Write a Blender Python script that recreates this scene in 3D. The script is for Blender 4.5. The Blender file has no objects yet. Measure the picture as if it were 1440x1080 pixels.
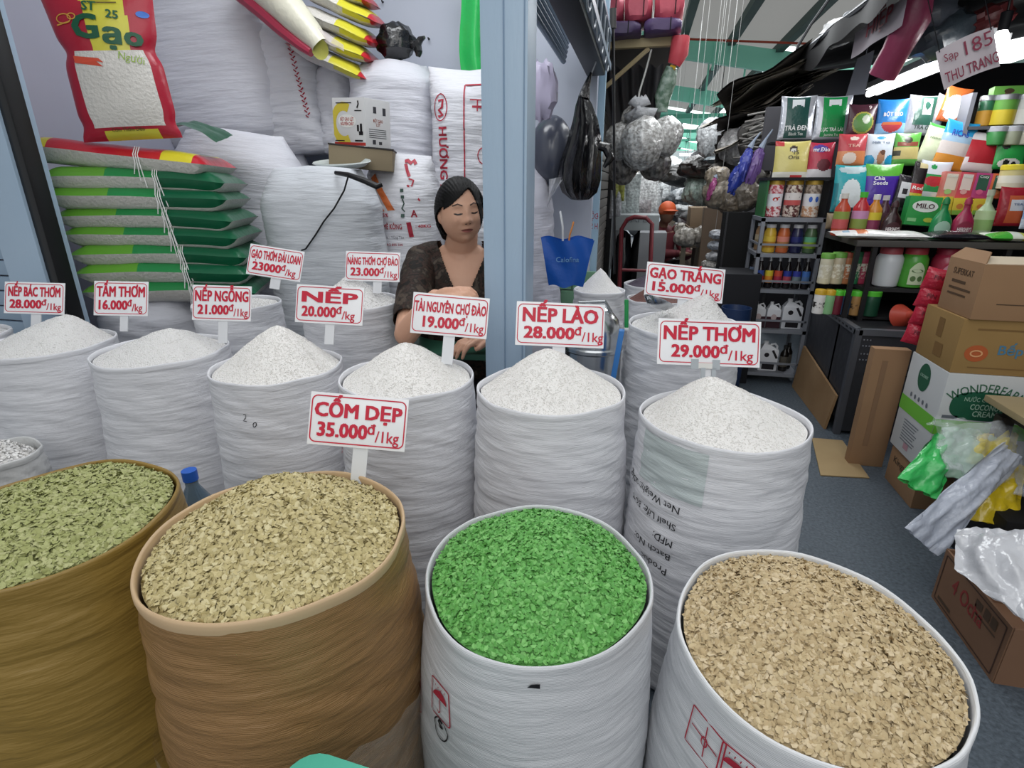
import bpy, bmesh, math, random
import numpy as np
from mathutils import Vector, Matrix, noise
from mathutils.bvhtree import BVHTree

scene = bpy.context.scene
COL = scene.collection
rnd = random.Random(7)
RAD = math.radians
PI = math.pi

# ---------------------------------------------------------------- camera, sky, lights, exposure
F, PITCH, YAW, EYE = 768.0, RAD(20.0), RAD(12.6), 1.20
c_r = Vector((math.cos(YAW), math.sin(YAW), 0))
c_h = Vector((-math.sin(YAW), math.cos(YAW), 0))
c_f = c_h * math.cos(PITCH) - Vector((0, 0, math.sin(PITCH)))
c_u = c_h * math.sin(PITCH) + Vector((0, 0, math.cos(PITCH)))
EYEP = Vector((0, 0, EYE))
cd = bpy.data.cameras.new('camera')
cd.sensor_width = 36.0
cd.lens = 36.0 * F / 1440.0
cd.clip_start = 0.02
cam = bpy.data.objects.new('camera', cd)
COL.objects.link(cam)
cam.location = EYEP
cam.rotation_euler = (PI / 2 - PITCH, 0, YAW)
scene.camera = cam

world = bpy.data.worlds.new('sky')
scene.world = world
world.use_nodes = True
bg = world.node_tree.nodes['Background']
bg.inputs[0].default_value = (0.93, 0.97, 1.0, 1)
bg.inputs[1].default_value = 0.42

def area(name, loc, size, power, rot=(0, 0, 0), color=(1, 1, 1), sy=None):
    l = bpy.data.lights.new(name, 'AREA')
    l.energy = power
    l.color = color
    l.size = size
    if sy:
        l.shape = 'RECTANGLE'
        l.size_y = sy
    o = bpy.data.objects.new(name, l)
    COL.objects.link(o)
    o.location = loc
    o.rotation_euler = rot
    return o

area('skylight_front', (0.1, 0.7, 3.3), 2.4, 24, (0, 0, 0), (1, 0.99, 0.97))
area('front_fill_light', (0.2, -1.7, 2.7), 2.2, 28, (RAD(52), 0, 0), (1, 0.99, 0.97))  # unseen lamp behind the camera, added to brighten the fronts of sacks and bags
area('skylight_aisle', (0.6, 6.5, 2.95), 1.6, 150, (0, 0, 0), (0.95, 0.98, 1.0), 6.0)
area('skylight_far', (1.2, 20.0, 2.55), 5.0, 700, (0, 0, 0), (0.95, 0.98, 1.0), 12.0)
area('stall_tube_light', (-0.9, 2.3, 2.75), 1.3, 15, (0, 0, 0), (0.95, 0.97, 1.0), 0.5)

vs = scene.view_settings
vs.view_transform = 'Standard'
vs.look = 'None'
vs.gamma = 1.0
vs.use_curve_mapping = False
vs.exposure = 0.16

def P(px, py, d=None, x=None, y=None, z=None):
    """A point of the place, from its direction in the photograph and one known distance."""
    v = c_r * ((px - 720) / F) + c_u * ((540 - py) / F) + c_f
    if d is not None: t = d
    elif z is not None: t = (z - EYE) / v.z
    elif x is not None: t = x / v.x
    else: t = y / v.y
    return EYEP + v * t

# ---------------------------------------------------------------- materials
def lin(c):
    if isinstance(c, str):
        c = tuple(int(c[i:i + 2], 16) for i in (0, 2, 4))
    def f(v):
        v /= 255.0
        return v / 12.92 if v <= 0.04045 else ((v + 0.055) / 1.055) ** 2.4
    return (f(c[0]), f(c[1]), f(c[2]), 1)

_mats = {}
def mat(col, rough=0.6, spec=0.4, metal=0.0, alpha=1.0, emit=0.0, var=None, bump=None, trans=0.0, weave=0.0, name=None, coat=0.0):
    """col hex; var=(scale, hex2, contrast) mottles; bump=(scale, strength, stretch xyz)"""
    key = (col, rough, spec, metal, alpha, emit, var, bump, trans, weave, coat)
    if key in _mats: return _mats[key]
    m = bpy.data.materials.new(name or 'surface_' + str(col))
    m.use_nodes = True
    nt = m.node_tree
    b = nt.nodes['Principled BSDF']
    b.inputs['Base Color'].default_value = lin(col)
    b.inputs['Roughness'].default_value = rough
    b.inputs['Specular IOR Level'].default_value = spec
    b.inputs['Metallic'].default_value = metal
    b.inputs['Alpha'].default_value = alpha
    b.inputs['Transmission Weight'].default_value = trans
    b.inputs['Coat Weight'].default_value = coat
    if emit:
        b.inputs['Emission Color'].default_value = lin(col)
        b.inputs['Emission Strength'].default_value = emit
    tc = None
    if var or bump or weave:
        tc = nt.nodes.new('ShaderNodeTexCoord')
    if var:
        n = nt.nodes.new('ShaderNodeTexNoise')
        n.inputs['Scale'].default_value = var[0]
        n.inputs['Detail'].default_value = 5
        r = nt.nodes.new('ShaderNodeValToRGB')
        k = var[2] if len(var) > 2 else 0.2
        r.color_ramp.elements[0].position = 0.5 - k
        r.color_ramp.elements[1].position = 0.5 + k
        r.color_ramp.elements[0].color = lin(col)
        r.color_ramp.elements[1].color = lin(var[1])
        nt.links.new(tc.outputs['Object'], n.inputs['Vector'])
        nt.links.new(n.outputs['Fac'], r.inputs['Fac'])
        nt.links.new(r.outputs['Color'], b.inputs['Base Color'])
    last = None
    if bump:
        mp = nt.nodes.new('ShaderNodeMapping')
        if len(bump) > 2: mp.inputs['Scale'].default_value = bump[2]
        n = nt.nodes.new('ShaderNodeTexNoise')
        n.inputs['Scale'].default_value = bump[0]
        n.inputs['Detail'].default_value = 4
        bn = nt.nodes.new('ShaderNodeBump')
        bn.inputs['Strength'].default_value = bump[1]
        bn.inputs['Distance'].default_value = 0.01
        nt.links.new(tc.outputs['Object'], mp.inputs['Vector'])
        nt.links.new(mp.outputs['Vector'], n.inputs['Vector'])
        nt.links.new(n.outputs['Fac'], bn.inputs['Height'])
        last = bn
    if weave:
        w = nt.nodes.new('ShaderNodeTexWave')
        w.wave_type = 'BANDS'
        w.bands_direction = 'Z'
        w.inputs['Scale'].default_value = 130
        w.inputs['Distortion'].default_value = 1.5
        w.inputs['Detail'].default_value = 2
        w.inputs['Detail Scale'].default_value = 6
        bn = nt.nodes.new('ShaderNodeBump')
        bn.inputs['Strength'].default_value = weave
        bn.inputs['Distance'].default_value = 0.002
        nt.links.new(tc.outputs['Object'], w.inputs['Vector'])
        nt.links.new(w.outputs['Fac'], bn.inputs['Height'])
        if last: nt.links.new(last.outputs['Normal'], bn.inputs['Normal'])
        last = bn
    if last: nt.links.new(last.outputs['Normal'], b.inputs['Normal'])
    _mats[key] = m
    return m

def fabric(col, fold=0.55):
    return mat(col, 0.62, 0.35, bump=(9, fold, (1, 1, 7)), weave=0.22)
def film(col, a=0.3, rough=0.12):
    return mat(col, rough, 0.9, alpha=a, bump=(16, 0.8, (1, 1, 1)))
def glossy(col, rough=0.28, b=0.25):
    return mat(col, rough, 0.5, bump=(22, b, (1, 1, 1)))
INK = mat('C8203C', 0.45)
WHITE_PVC = mat('EEEFF2', 0.22, 0.5)
PALEBLUE = mat('9FB6CC', 0.38, 0.5, var=(3.0, 'A9BED2', 0.3), bump=(60, 0.12, (1, 1, 0.2)))
CARD = mat('9A7A5C', 0.8, 0.2, var=(4, '8F7054', 0.3))
BLACK = mat('0C0C0F', 0.35, 0.5)
DARK = mat('17181C', 0.6, 0.3)
STEEL = mat('8E9298', 0.4, 0.5, metal=0.6)

# ---------------------------------------------------------------- mesh building
class M:
    def __init__(s):
        s.v = []; s.f = []; s.m = []
    def add(s, vs, fs, mi=0, mtx=None):
        o = len(s.v)
        if mtx is not None: vs = [mtx @ Vector(p) for p in vs]
        s.v += [tuple(p) for p in vs]
        s.f += [tuple(i + o for i in f) for f in fs]
        s.m += (list(mi) if isinstance(mi, (list, tuple)) else [mi] * len(fs))
        return s
    def box(s, c, d, mi=0, mtx=None, bev=0.0):
        x, y, z = d[0] / 2, d[1] / 2, d[2] / 2
        if bev <= 0:
            vs = [(c[0] + i * x, c[1] + j * y, c[2] + k * z) for i in (-1, 1) for j in (-1, 1) for k in (-1, 1)]
            return s.add(vs, [(0, 1, 3, 2), (4, 6, 7, 5), (0, 4, 5, 1), (2, 3, 7, 6), (0, 2, 6, 4), (1, 5, 7, 3)], mi, mtx)
        bm = bmesh.new()
        bmesh.ops.create_cube(bm, size=1)
        for v in bm.verts: v.co = Vector((c[0] + v.co.x * d[0], c[1] + v.co.y * d[1], c[2] + v.co.z * d[2]))
        bmesh.ops.bevel(bm, geom=bm.edges[:], offset=bev, segments=2, affect='EDGES', profile=0.7)
        bm.verts.index_update()
        s.add([v.co.copy() for v in bm.verts], [[v.index for v in f.verts] for f in bm.faces], mi, mtx)
        bm.free()
        return s
    def tube(s, pts, r, n=8, mi=0, caps=True, mtx=None):
        pts = [Vector(p) for p in pts]
        rs = r if isinstance(r, (list, tuple)) else [r] * len(pts)
        vs, fs = [], []
        t0 = (pts[1] - pts[0]).normalized()
        u = t0.orthogonal().normalized()
        for i, p in enumerate(pts):
            t = (pts[min(i + 1, len(pts) - 1)] - pts[max(i - 1, 0)]).normalized()
            u = (u - t * u.dot(t))
            u = u.normalized() if u.length > 1e-6 else t.orthogonal().normalized()
            w = t.cross(u)
            for k in range(n):
                a = 2 * PI * k / n
                vs.append(p + (u * math.cos(a) + w * math.sin(a)) * rs[i])
        for i in range(len(pts) - 1):
            for k in range(n):
                k2 = (k + 1) % n
                fs.append((i * n + k, i * n + k2, (i + 1) * n + k2, (i + 1) * n + k))
        if caps:
            fs.append(tuple(range(n))[::-1])
            fs.append(tuple((len(pts) - 1) * n + k for k in range(n)))
        return s.add(vs, fs, mi, mtx)
    def lathe(s, prof, n=24, mi=0, c=(0, 0, 0), caps=True, fn=None, mtx=None):
        """prof: (r, z[, mi])"""
        vs, fs, ms = [], [], []
        for p in prof:
            for k in range(n):
                a = 2 * PI * k / n
                q = Vector((c[0] + p[0] * math.cos(a), c[1] + p[0] * math.sin(a), c[2] + p[1]))
                vs.append(fn(q, a, p) if fn else q)
        for i in range(len(prof) - 1):
            for k in range(n):
                k2 = (k + 1) % n
                fs.append((i * n + k, i * n + k2, (i + 1) * n + k2, (i + 1) * n + k))
                ms.append(prof[i][2] if len(prof[i]) > 2 else mi)
        if caps:
            fs.append(tuple(range(n))[::-1]); ms.append(prof[0][2] if len(prof[0]) > 2 else mi)
            fs.append(tuple((len(prof) - 1) * n + k for k in range(n))); ms.append(prof[-1][2] if len(prof[-1]) > 2 else mi)
        return s.add(vs, fs, ms, mtx)
    def grid(s, fn, nu, nv, mi=0, closed=False, mtx=None, paint=None):
        vs = [fn(i / nu, j / nv) for j in range(nv + 1) for i in range(nu + 1)]
        fs, ms = [], []
        for j in range(nv):
            for i in range(nu):
                a = j * (nu + 1) + i
                fs.append((a, a + 1, a + nu + 2, a + nu + 1))
                ms.append(paint((i + .5) / nu, (j + .5) / nv) if paint else mi)
        return s.add(vs, fs, ms, mtx)
    def ball(s, c, r, n=16, mi=0, fn=None, mtx=None):
        prof = [(math.cos(t), math.sin(t)) for t in np.linspace(-PI / 2 + 0.02, PI / 2 - 0.02, max(6, n // 2 + 1))]
        rr = r if isinstance(r, (list, tuple)) else (r, r, r)
        def g(q, a, p):
            q = Vector(q)
            k = fn(q) if fn else 1.0
            return Vector((c[0] + q.x * rr[0] * k, c[1] + q.y * rr[1] * k, c[2] + q.z * rr[2] * k))
        return s.lathe(prof, n, mi, (0, 0, 0), True, g, mtx)
    def poly(s, pts, mi=0, th=0.0, mtx=None):
        n = len(pts)
        if th <= 0: return s.add(pts, [tuple(range(n))], mi, mtx)
        nrm = (Vector(pts[1]) - Vector(pts[0])).cross(Vector(pts[2]) - Vector(pts[1])).normalized() * th
        vs = [Vector(p) for p in pts] + [Vector(p) - nrm for p in pts]
        fs = [tuple(range(n)), tuple(range(2 * n - 1, n - 1, -1))] + [(i, i + n, (i + 1) % n + n, (i + 1) % n) for i in range(n)]
        return s.add(vs, fs, mi, mtx)
    def xf(s, fn):
        s.v = [tuple(fn(Vector(p))) for p in s.v]
        return s
    def mesh(s, name, mats):
        me = bpy.data.meshes.new(name)
        me.from_pydata(s.v, [], s.f)
        for m in (mats if isinstance(mats, (list, tuple)) else [mats]): me.materials.append(m)
        if any(s.m): me.polygons.foreach_set('material_index', s.m)
        return me

def link(name, mesh, mats, parent=None, smooth=True):
    me = mesh.mesh(name, mats) if isinstance(mesh, M) else mesh
    if smooth:
        me.polygons.foreach_set('use_smooth', [True] * len(me.polygons))
        if smooth == 'auto':
            me.set_sharp_from_angle(angle=RAD(35))
    me.update()
    o = bpy.data.objects.new(name, me)
    COL.objects.link(o)
    if parent is not None: o.parent = parent
    return o

def part(name, mesh, mats, parent, label=None, smooth='auto'):
    o = link(name, mesh, mats, parent, smooth)
    if label: o['label'] = label
    return o

def tag(o, label, cat, group=None, kind=None):
    o['label'] = label
    o['category'] = cat
    if group: o['group'] = group
    if kind: o['kind'] = kind
    return o

def thing(name, label, cat, mesh=None, mats=None, loc=(0, 0, 0), rot=(0, 0, 0), group=None, kind=None, smooth='auto'):
    if mesh is None:
        o = bpy.data.objects.new(name, None)
        o.empty_display_size = 0.05
        COL.objects.link(o)
    else:
        o = link(name, mesh, mats, None, smooth)
    o.location = loc
    o.rotation_euler = rot if not isinstance(rot, Matrix) else rot.to_euler()
    return tag(o, label, cat, group, kind)

def struct(name, mesh, mats, smooth='auto', label=None):
    o = link(name, mesh, mats, None, smooth)
    o['kind'] = 'structure'
    if label: o['label'] = label
    o['category'] = 'structure'
    return o

def clone(root, label, loc=None, rot=None, group=None):
    r = root.copy(); COL.objects.link(r)
    r['label'] = label
    if group: r['group'] = group
    if loc is not None: r.location = loc
    if rot is not None: r.rotation_euler = rot
    for ch in list(root.children):
        c = ch.copy(); COL.objects.link(c); c.parent = r
        for g in ch.children:
            d = g.copy(); COL.objects.link(d); d.parent = c
    return r

def text(s, h, w=None, bold=0.03, ctr=True, spacing=1.0):
    """Letters in the XZ plane facing -Y; h = height of a capital, w = total width to fit."""
    c = bpy.data.curves.new('t', 'FONT')
    c.body = s.replace('\u0110', '\u00d0')
    c.size = 1.0
    c.offset = 0.001
    c.resolution_u = 2
    c.space_character = spacing
    o = bpy.data.objects.new('t', c)
    COL.objects.link(o)
    me = o.to_mesh()
    n = len(me.vertices)
    co = np.zeros(n * 3); me.vertices.foreach_get('co', co)
    co = co.reshape(-1, 3)
    fs = [tuple(p.vertices) for p in me.polygons]
    o.to_mesh_clear()
    bpy.data.objects.remove(o); bpy.data.curves.remove(c)
    m = M()
    if n == 0: return m
    wt = bold * 0.85
    x0, x1 = co[:, 0].min(), co[:, 0].max()
    k = h / 0.72
    kx = k if w is None else w / (x1 - x0)
    co[:, 0] = (co[:, 0] - (x0 + x1) / 2 if ctr else co[:, 0] - x0) * kx
    reps = ((-wt, -wt * .6), (wt, -wt * .6), (-wt, wt * .6), (wt, wt * .6)) if wt > 0 else ((0, 0),)
    for q, (dx, dz) in enumerate(reps):
        m.add([(p[0] + dx * kx, 0.00015 * q, (p[1] + dz) * k) for p in co], fs)
    return m

def shifted(m, dx=0, dy=0, dz=0):
    return m.xf(lambda p: (p.x + dx, p.y + dy, p.z + dz))

def merge(*ms):
    r = M()
    for m in ms: r.add(m.v, m.f, m.m)
    return r

def disc(rx, rz, y=0.0, c=(0, 0), n=24, mi=0):
    m = M()
    m.add([(c[0] + rx * math.cos(2 * PI * k / n), y, c[1] + rz * math.sin(2 * PI * k / n)) for k in range(n)], [tuple(range(n))], mi)
    return m
def quad(x0, z0, x1, z1, y=0.0, mi=0):
    return M().add([(x0, y, z0), (x1, y, z0), (x1, y, z1), (x0, y, z1)], [(0, 1, 2, 3)], mi)
def ring(rx, rz, t, y=0.0, c=(0, 0), n=28, mi=0):
    m = M()
    vs = [(c[0] + (rx - q) * math.cos(2 * PI * k / n), y, c[1] + (rz - q) * math.sin(2 * PI * k / n)) for k in range(n) for q in (0, t)]
    return m.add(vs, [(2 * k, 2 * ((k + 1) % n), 2 * ((k + 1) % n) + 1, 2 * k + 1) for k in range(n)], mi)
def stroke(pts, t, y=0.0, mi=0, close=False):
    """A flat line of width t along (x, z) points."""
    m = M(); n = len(pts); vs = []
    for i in range(n):
        a = Vector(pts[i - 1] if (i or close) else pts[i]); b = Vector(pts[(i + 1) % n] if (i < n - 1 or close) else pts[i])
        d = (b - a).normalized() if (b - a).length > 0 else Vector((1, 0))
        q = Vector((-d.y, d.x)) * t / 2; p = Vector(pts[i])
        vs += [(p.x + q.x, y, p.y + q.y), (p.x - q.x, y, p.y - q.y)]
    return m.add(vs, [(2 * i, 2 * i + 1, (2 * i + 3) % (2 * n), (2 * i + 2) % (2 * n)) for i in range(n if close else n - 1)], mi)
def fine(pts, t, n=40, close=False):
    if close: pts = list(pts) + [pts[0]]
    r = []
    for i in range(n + 1):
        u = i / n * (len(pts) - 1); k = min(int(u), len(pts) - 2); f = u - k
        r.append((pts[k][0] * (1 - f) + pts[k + 1][0] * f, pts[k][1] * (1 - f) + pts[k + 1][1] * f))
    return stroke(r, t)
def patch4(a, b, c, d, n=8):
    """Flat four-cornered patch in the XZ plane, finely divided so that it can follow a curved surface."""
    a, b, c, d = [Vector((p[0], 0, p[1])) for p in (a, b, c, d)]
    return M().grid(lambda u, v: a.lerp(b, u).lerp(d.lerp(c, u), v), n, n)
def rrect(w, h, r, n=5):
    pts = []
    for cx, cz, a0 in ((w / 2 - r, h / 2 - r, 0), (-w / 2 + r, h / 2 - r, 90), (-w / 2 + r, -h / 2 + r, 180), (w / 2 - r, -h / 2 + r, 270)):
        for k in range(n + 1):
            a = RAD(a0 + 90 * k / n)
            pts.append((cx + r * math.cos(a), cz + r * math.sin(a)))
    return pts

def frame_of(right, upv, pos):
    """Matrix whose x runs right, z runs up, and -y faces the viewer."""
    x = Vector(right).normalized(); z = Vector(upv); z = (z - x * z.dot(x)).normalized()
    y = z.cross(x)
    return Matrix(((x.x, y.x, z.x, pos[0]), (x.y, y.y, z.y, pos[1]), (x.z, y.z, z.z, pos[2]), (0, 0, 0, 1)))

# ---------------------------------------------------------------- the setting
FLOOR = mat('3A434B', 0.55, 0.4, var=(90, '5C6670', 0.22), bump=(140, 0.35))
struct('floor', M().add([(-4, -1.2, 0), (5, -1.2, 0), (5, 40, 0), (-4, 40, 0)], [(0, 1, 2, 3)]), FLOOR, label='dark speckled terrazzo market floor')
WALLP = mat('A5A6B6', 0.55, 0.3, var=(2.2, 'AFB0C0', 0.3))
WALLB = mat('BAC0CF', 0.55, 0.3, var=(2.2, 'C3C8D6', 0.3))
struct('wall_left', M().box((-2.57, 2.6, 1.6), (0.1, 1.84, 3.2)), WALLP)
struct('wall_back', M().box((-1.43, 3.45, 1.6), (2.3, 0.1, 3.2)), WALLB)
o = M()
for i in range(6):
    for j in range(4):
        o.box((-0.60 + (j - 1.5) * 0.155 + (0.07 if i % 2 else 0), 3.385, 0.06 + i * 0.118), (0.15, 0.03, 0.112), bev=0.004)
struct('trim_1', o, mat('6E9A7C', 0.35, 0.5, var=(5, '7FAA8A', 0.3)), label='green tiled dado along the foot of the back wall')
# the two steel posts of the stall front
o = M().box((-0.372, 1.63, 1.6), (0.126, 0.126, 3.2), bev=0.006)
pl = struct('pillar_middle', o, PALEBLUE, label='pale blue painted steel post')
part('seam', M().tube([(-0.372, 1.5655, 0.02), (-0.372, 1.5655, 3.18)], 0.0022, 6).tube([(-0.318, 1.5655, 0.02), (-0.318, 1.5655, 3.18)], 0.0018, 6), mat('8299B2', 0.4), pl)
o = M().box((-2.15, 1.62, 1.6), (0.17, 0.12, 3.2), bev=0.006)
pl = struct('pillar_left', o, PALEBLUE, label='pale blue painted steel post at the left of the stall')
part('shutter_track', M().box((-2.045, 1.60, 1.6), (0.04, 0.06, 3.2), bev=0.005), BLACK, pl)
# roller shutter left of the left post
o = M()
for i in range(26):
    o.box((-2.62, 1.66 + 0.004 * (i % 2), 0.3 + i * 0.06), (0.76, 0.02, 0.055), bev=0.008)
thing('roller_shutter', 'pale blue slatted roller shutter beyond the left post', 'shutter', o, mat('93A9BE', 0.4, 0.5))

# stall side opening toward the aisle: head box with its rolled shutter, door frame
o = M().box((-0.29, 2.55, 1.86), (0.10, 1.7, 0.20), bev=0.01)
hb = thing('shutter_box', 'dark steel roller shutter box above the side of the stall', 'shutter box', o, mat('2B2B30', 0.45, 0.5))
part('guide_rail', M().box((-0.225, 2.55, 1.80), (0.03, 1.7, 0.03)).box((-0.225, 2.55, 1.93), (0.03, 1.7, 0.02)), mat('8FA0B2', 0.35, 0.5), hb, 'pale blue guide rail')
o2 = M()
for i in range(9): o2.tube([(-0.44 - 0.004 * abs(i - 4), 1.75, 1.82 + i * 0.022), (-0.44 - 0.004 * abs(i - 4), 3.3, 1.82 + i * 0.022)], 0.014, 8)
part('rolled_slats', o2, mat('7F95AB', 0.4, 0.5), hb)
o3 = M()
for k in range(7):
    y = 1.9 + k * 0.21
    o3.tube([(-0.215, y + 0.10 * math.sin(t), 1.84 + 0.10 * math.cos(t)) for t in np.linspace(0, 2 * PI, 14)], 0.004, 6)
part('wire_loop', o3, mat('9AA3AD', 0.4, 0.5), hb)
o = M().box((-0.318, 3.52, 1.3), (0.045, 0.08, 2.6))
dj = struct('door_1', o, BLACK, label='black door jamb at the back corner of the stall')
part('door_frame', M().box((-0.268, 3.53, 1.2), (0.05, 0.07, 2.4)), mat('A8C6DA', 0.4), dj, 'pale blue door frame strip')

# roof over the aisle: sloping sheet, rafters, purlins
Rz = lambda x: 4.16 - 0.17 * x
SHEET = mat('DAD7D1', 0.6, 0.2, var=(0.6, 'C9C4BE', 0.3), bump=(3, 0.3, (8, 0.3, 1)))
SKYL = mat('EDF0F0', 0.5, 0.3, emit=2.2)
GREEN_STEEL = mat('93E4CA', 0.5, 0.4)
o = M(); n = 0
xs = [-3.0, -1.2, 0.6, 2.4, 3.6, 4.6, 5.6, 7.5, 9.5, 14.0]
for i in range(len(xs) - 1):
    ys = [3.9, 8.2, 13, 18.6, 24, 30, 37, 44, 52]
    for j in range(len(ys) - 1):
        sky = 1 if (i >= 4 or (i == 3 and j > 1) or (j >= 4 and i >= 2)) else 0
        o.add([(xs[i], ys[j], Rz(xs[i])), (xs[i + 1], ys[j], Rz(xs[i + 1])), (xs[i + 1], ys[j + 1], Rz(xs[i + 1])), (xs[i], ys[j + 1], Rz(xs[i]))], [(0, 3, 2, 1)], sky)
_nt = SHEET.node_tree
_tr = _nt.nodes.new('ShaderNodeBsdfTranslucent'); _tr.inputs[0].default_value = lin('D9D6D0')
_mx = _nt.nodes.new('ShaderNodeMixShader'); _mx.inputs[0].default_value = 0.75
_nt.links.new(_nt.nodes['Principled BSDF'].outputs[0], _mx.inputs[1]); _nt.links.new(_tr.outputs[0], _mx.inputs[2])
_nt.links.new(_mx.outputs[0], _nt.nodes['Material Output'].inputs[0])
struct('ceiling', o, [SHEET, SKYL], False, label='sloping market roof of grey sheets and translucent panels')
for k, y in enumerate((13.0, 18.6, 24.0, 30.0, 37.0, 44.0)):
    o = M()
    for a, b, th in ((0.10, 0.16, 0.02), ):
        o.add([(-3, y - .06, Rz(-3) - .48), (9, y - .06, Rz(9) - .48), (9, y - .06, Rz(9) - .1), (-3, y - .06, Rz(-3) - .1),
               (-3, y + .06, Rz(-3) - .48), (9, y + .06, Rz(9) - .48), (9, y + .06, Rz(9) - .1), (-3, y + .06, Rz(-3) - .1)],
              [(0, 1, 2, 3), (5, 4, 7, 6), (0, 4, 5, 1), (3, 2, 6, 7)])
    for x in np.arange(-2, 9, 1.6):
        o.box((x, y - 0.075, Rz(x) - .36), (0.05, 0.03, 0.5))
    struct('beam_roof', o, GREEN_STEEL, False, label='green painted steel rafter under the market roof')
for k, x in enumerate((-1.2, 0.6, 1.5, 2.4, 3.5, 4.7, 6.0)):
    o = M().box((x, 28, Rz(x) - 0.07), (0.14, 48, 0.14))
    struct('beam_purlin', o, mat('3E5550', 0.6), False, label='dark steel purlin running along the market roof')
for k, (x, y) in enumerate(((2.1, 15.0), (1.35, 15.6), (2.9, 22.0))):
    z = Rz(x)
    thing('roof_tie_rod', ('green steel rod hanging from the roof, nearest of the hanging rods', 'thin green rod hanging left of the nearest roof rod', 'green rod hanging far down the aisle')[k], 'rod',
          M().tube([(x, y, z), (x, y, z - 2.0)], 0.022, 6), GREEN_STEEL, group='rods hanging from the roof')
for k, y in enumerate((16.0, 21.5, 27.0)):
    thing('tie_beam', ('green horizontal tie bar crossing under the roof, nearest of the three', 'middle one of the green tie bars crossing the aisle', 'farthest green tie bar crossing the aisle')[k], 'tie bar',
          M().box((2.0, y, 2.85 + 0.1 * k), (9, 0.07, 0.10)), mat('57A88F', 0.5), group='tie bars under the roof')
thing('sprinkler_pipe', 'thin red pipe running under the roof sheets', 'pipe', M().tube([(0.4, 11.5, 3.63), (3.0, 11.7, 3.46), (3.05, 11.7, 3.36)], 0.018, 8), mat('A8452F', 0.5))
for k, (x, y, z) in enumerate(((1.65, 15.0, 2.35), (1.5, 22.0, 2.2), (1.75, 27.0, 2.15))):
    t = thing('ceiling_light', ('white lit lamp hanging over the aisle, largest of the three', 'small lit lamp farther down the aisle', 'tiny lit lamp at the far end of the aisle')[k], 'lamp',
              M().box((0, 0, 0.05), (0.55, 0.22, 0.05), bev=0.02), mat('C8CCCC', 0.4), (x, y, z), group='lit lamps over the aisle')
    part('diffuser', M().box((0, 0, 0.01), (0.5, 0.18, 0.04), bev=0.015), mat('FFFFFF', 0.5, emit=3.0), t)
    part('hanging_wire', M().tube([(0, 0, 0.07), (0, 0, 1.6)], 0.008, 5), DARK, t)

# ---------------------------------------------------------------- sacks of rice and flakes
def sack(label, cx, cy, top, R, fab, seed, lip=None, tilt=(0, 0), fold=1.0, squash=(1, 1), name='rice_sack', group='open sacks set out in rows', flare=0.0, rim_mat=None):
    sd = seed * 13.7
    def S(a, z, off=0.0):
        t = max(0.0, min(1.0, z / top))
        pr = 0.93 + 0.10 * math.sin(PI * min(1, t * 0.9 + 0.08)) - 0.02 * t
        if t < 0.05: pr *= 0.90 + 2.0 * t
        if t > 0.85: pr += flare * (t - 0.85) / 0.15
        ca, sa = math.cos(a), math.sin(a)
        fade = min(1.0, (1 - t) / 0.10 + 0.12)
        n1 = noise.noise(Vector((ca * 1.1 + sd, sa * 1.1, z * 44 + 2.5 * ca + 1.5 * sa)))
        n2 = noise.noise(Vector((ca * 0.8, sa * 0.8 + sd, z * 20 + 1.8 * sa)))
        n3 = noise.noise(Vector((ca * 1.3, sa * 1.3 + sd * 2, z * 3)))
        w = fade * fold * (-0.0026 * (1 - min(1, abs(n1) * 2.6)) ** 2 - 0.0040 * (1 - min(1, abs(n2) * 2.4)) ** 3) + 0.008 * n3
        rr = R * pr + w + off
        x, y = rr * ca * squash[0], rr * sa * squash[1]
        return Vector((x, y, z + t * (x * tilt[0] + y * tilt[1] + 0.006 * noise.noise(Vector((ca * 1.5 + sd, sa * 1.5, 3))))))
    NA, NZ = 84, 72
    m = M()
    rows = [S(2 * PI * k / NA, top * i / NZ) for i in range(NZ + 1) for k in range(NA)]
    fs = [(i * NA + k, i * NA + (k + 1) % NA, (i + 1) * NA + (k + 1) % NA, (i + 1) * NA + k) for i in range(NZ) for k in range(NA)]
    fs.append(tuple(range(NA))[::-1])
    m.add(rows, fs)
    o = thing(name, label, 'sack', m, fab, (cx, cy, 0), group=group, smooth=True)
    # rolled edge
    L = lip or 0.016
    prof = [(-L, 0.0012), (-L * 0.6, 0.0022), (-0.003, 0.0020), (0.001, 0.0005), (0.001, -0.0018), (-0.002, -0.0036), (-0.02, -0.0045), (-0.085, -0.006)]
    rm = M(); vs = []; n = NA
    for dz, off in prof:
        for k in range(n):
            a = 2 * PI * k / n
            p = S(a, top, off + 0.0012 * noise.noise(Vector((math.cos(a) * 4 + sd, math.sin(a) * 4, dz * 30))))
            vs.append((p.x, p.y, p.z + dz))
    rm.add(vs, [(i * n + k, i * n + (k + 1) % n, (i + 1) * n + (k + 1) % n, (i + 1) * n + k) for i in range(len(prof) - 1) for k in range(n)])
    part('rolled_rim', rm, rim_mat or fab, o, smooth=True)
    return dict(o=o, S=S, R=R, top=top, c=(cx, cy), tilt=tilt, squash=squash)

def hit(s, px, py):
    """angle and height where the sight line meets the sack"""
    d = P(px, py, d=1.0) - EYEP
    ox, oy = EYEP.x - s['c'][0], EYEP.y - s['c'][1]
    A = d.x ** 2 + d.y ** 2; B = 2 * (ox * d.x + oy * d.y); Cc = ox * ox + oy * oy - (s['R'] * 1.0) ** 2
    D = max(0.0, B * B - 4 * A * Cc)
    t = (-B - math.sqrt(D)) / (2 * A)
    return math.atan2(oy + d.y * t, ox + d.x * t), EYE + d.z * t

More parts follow.
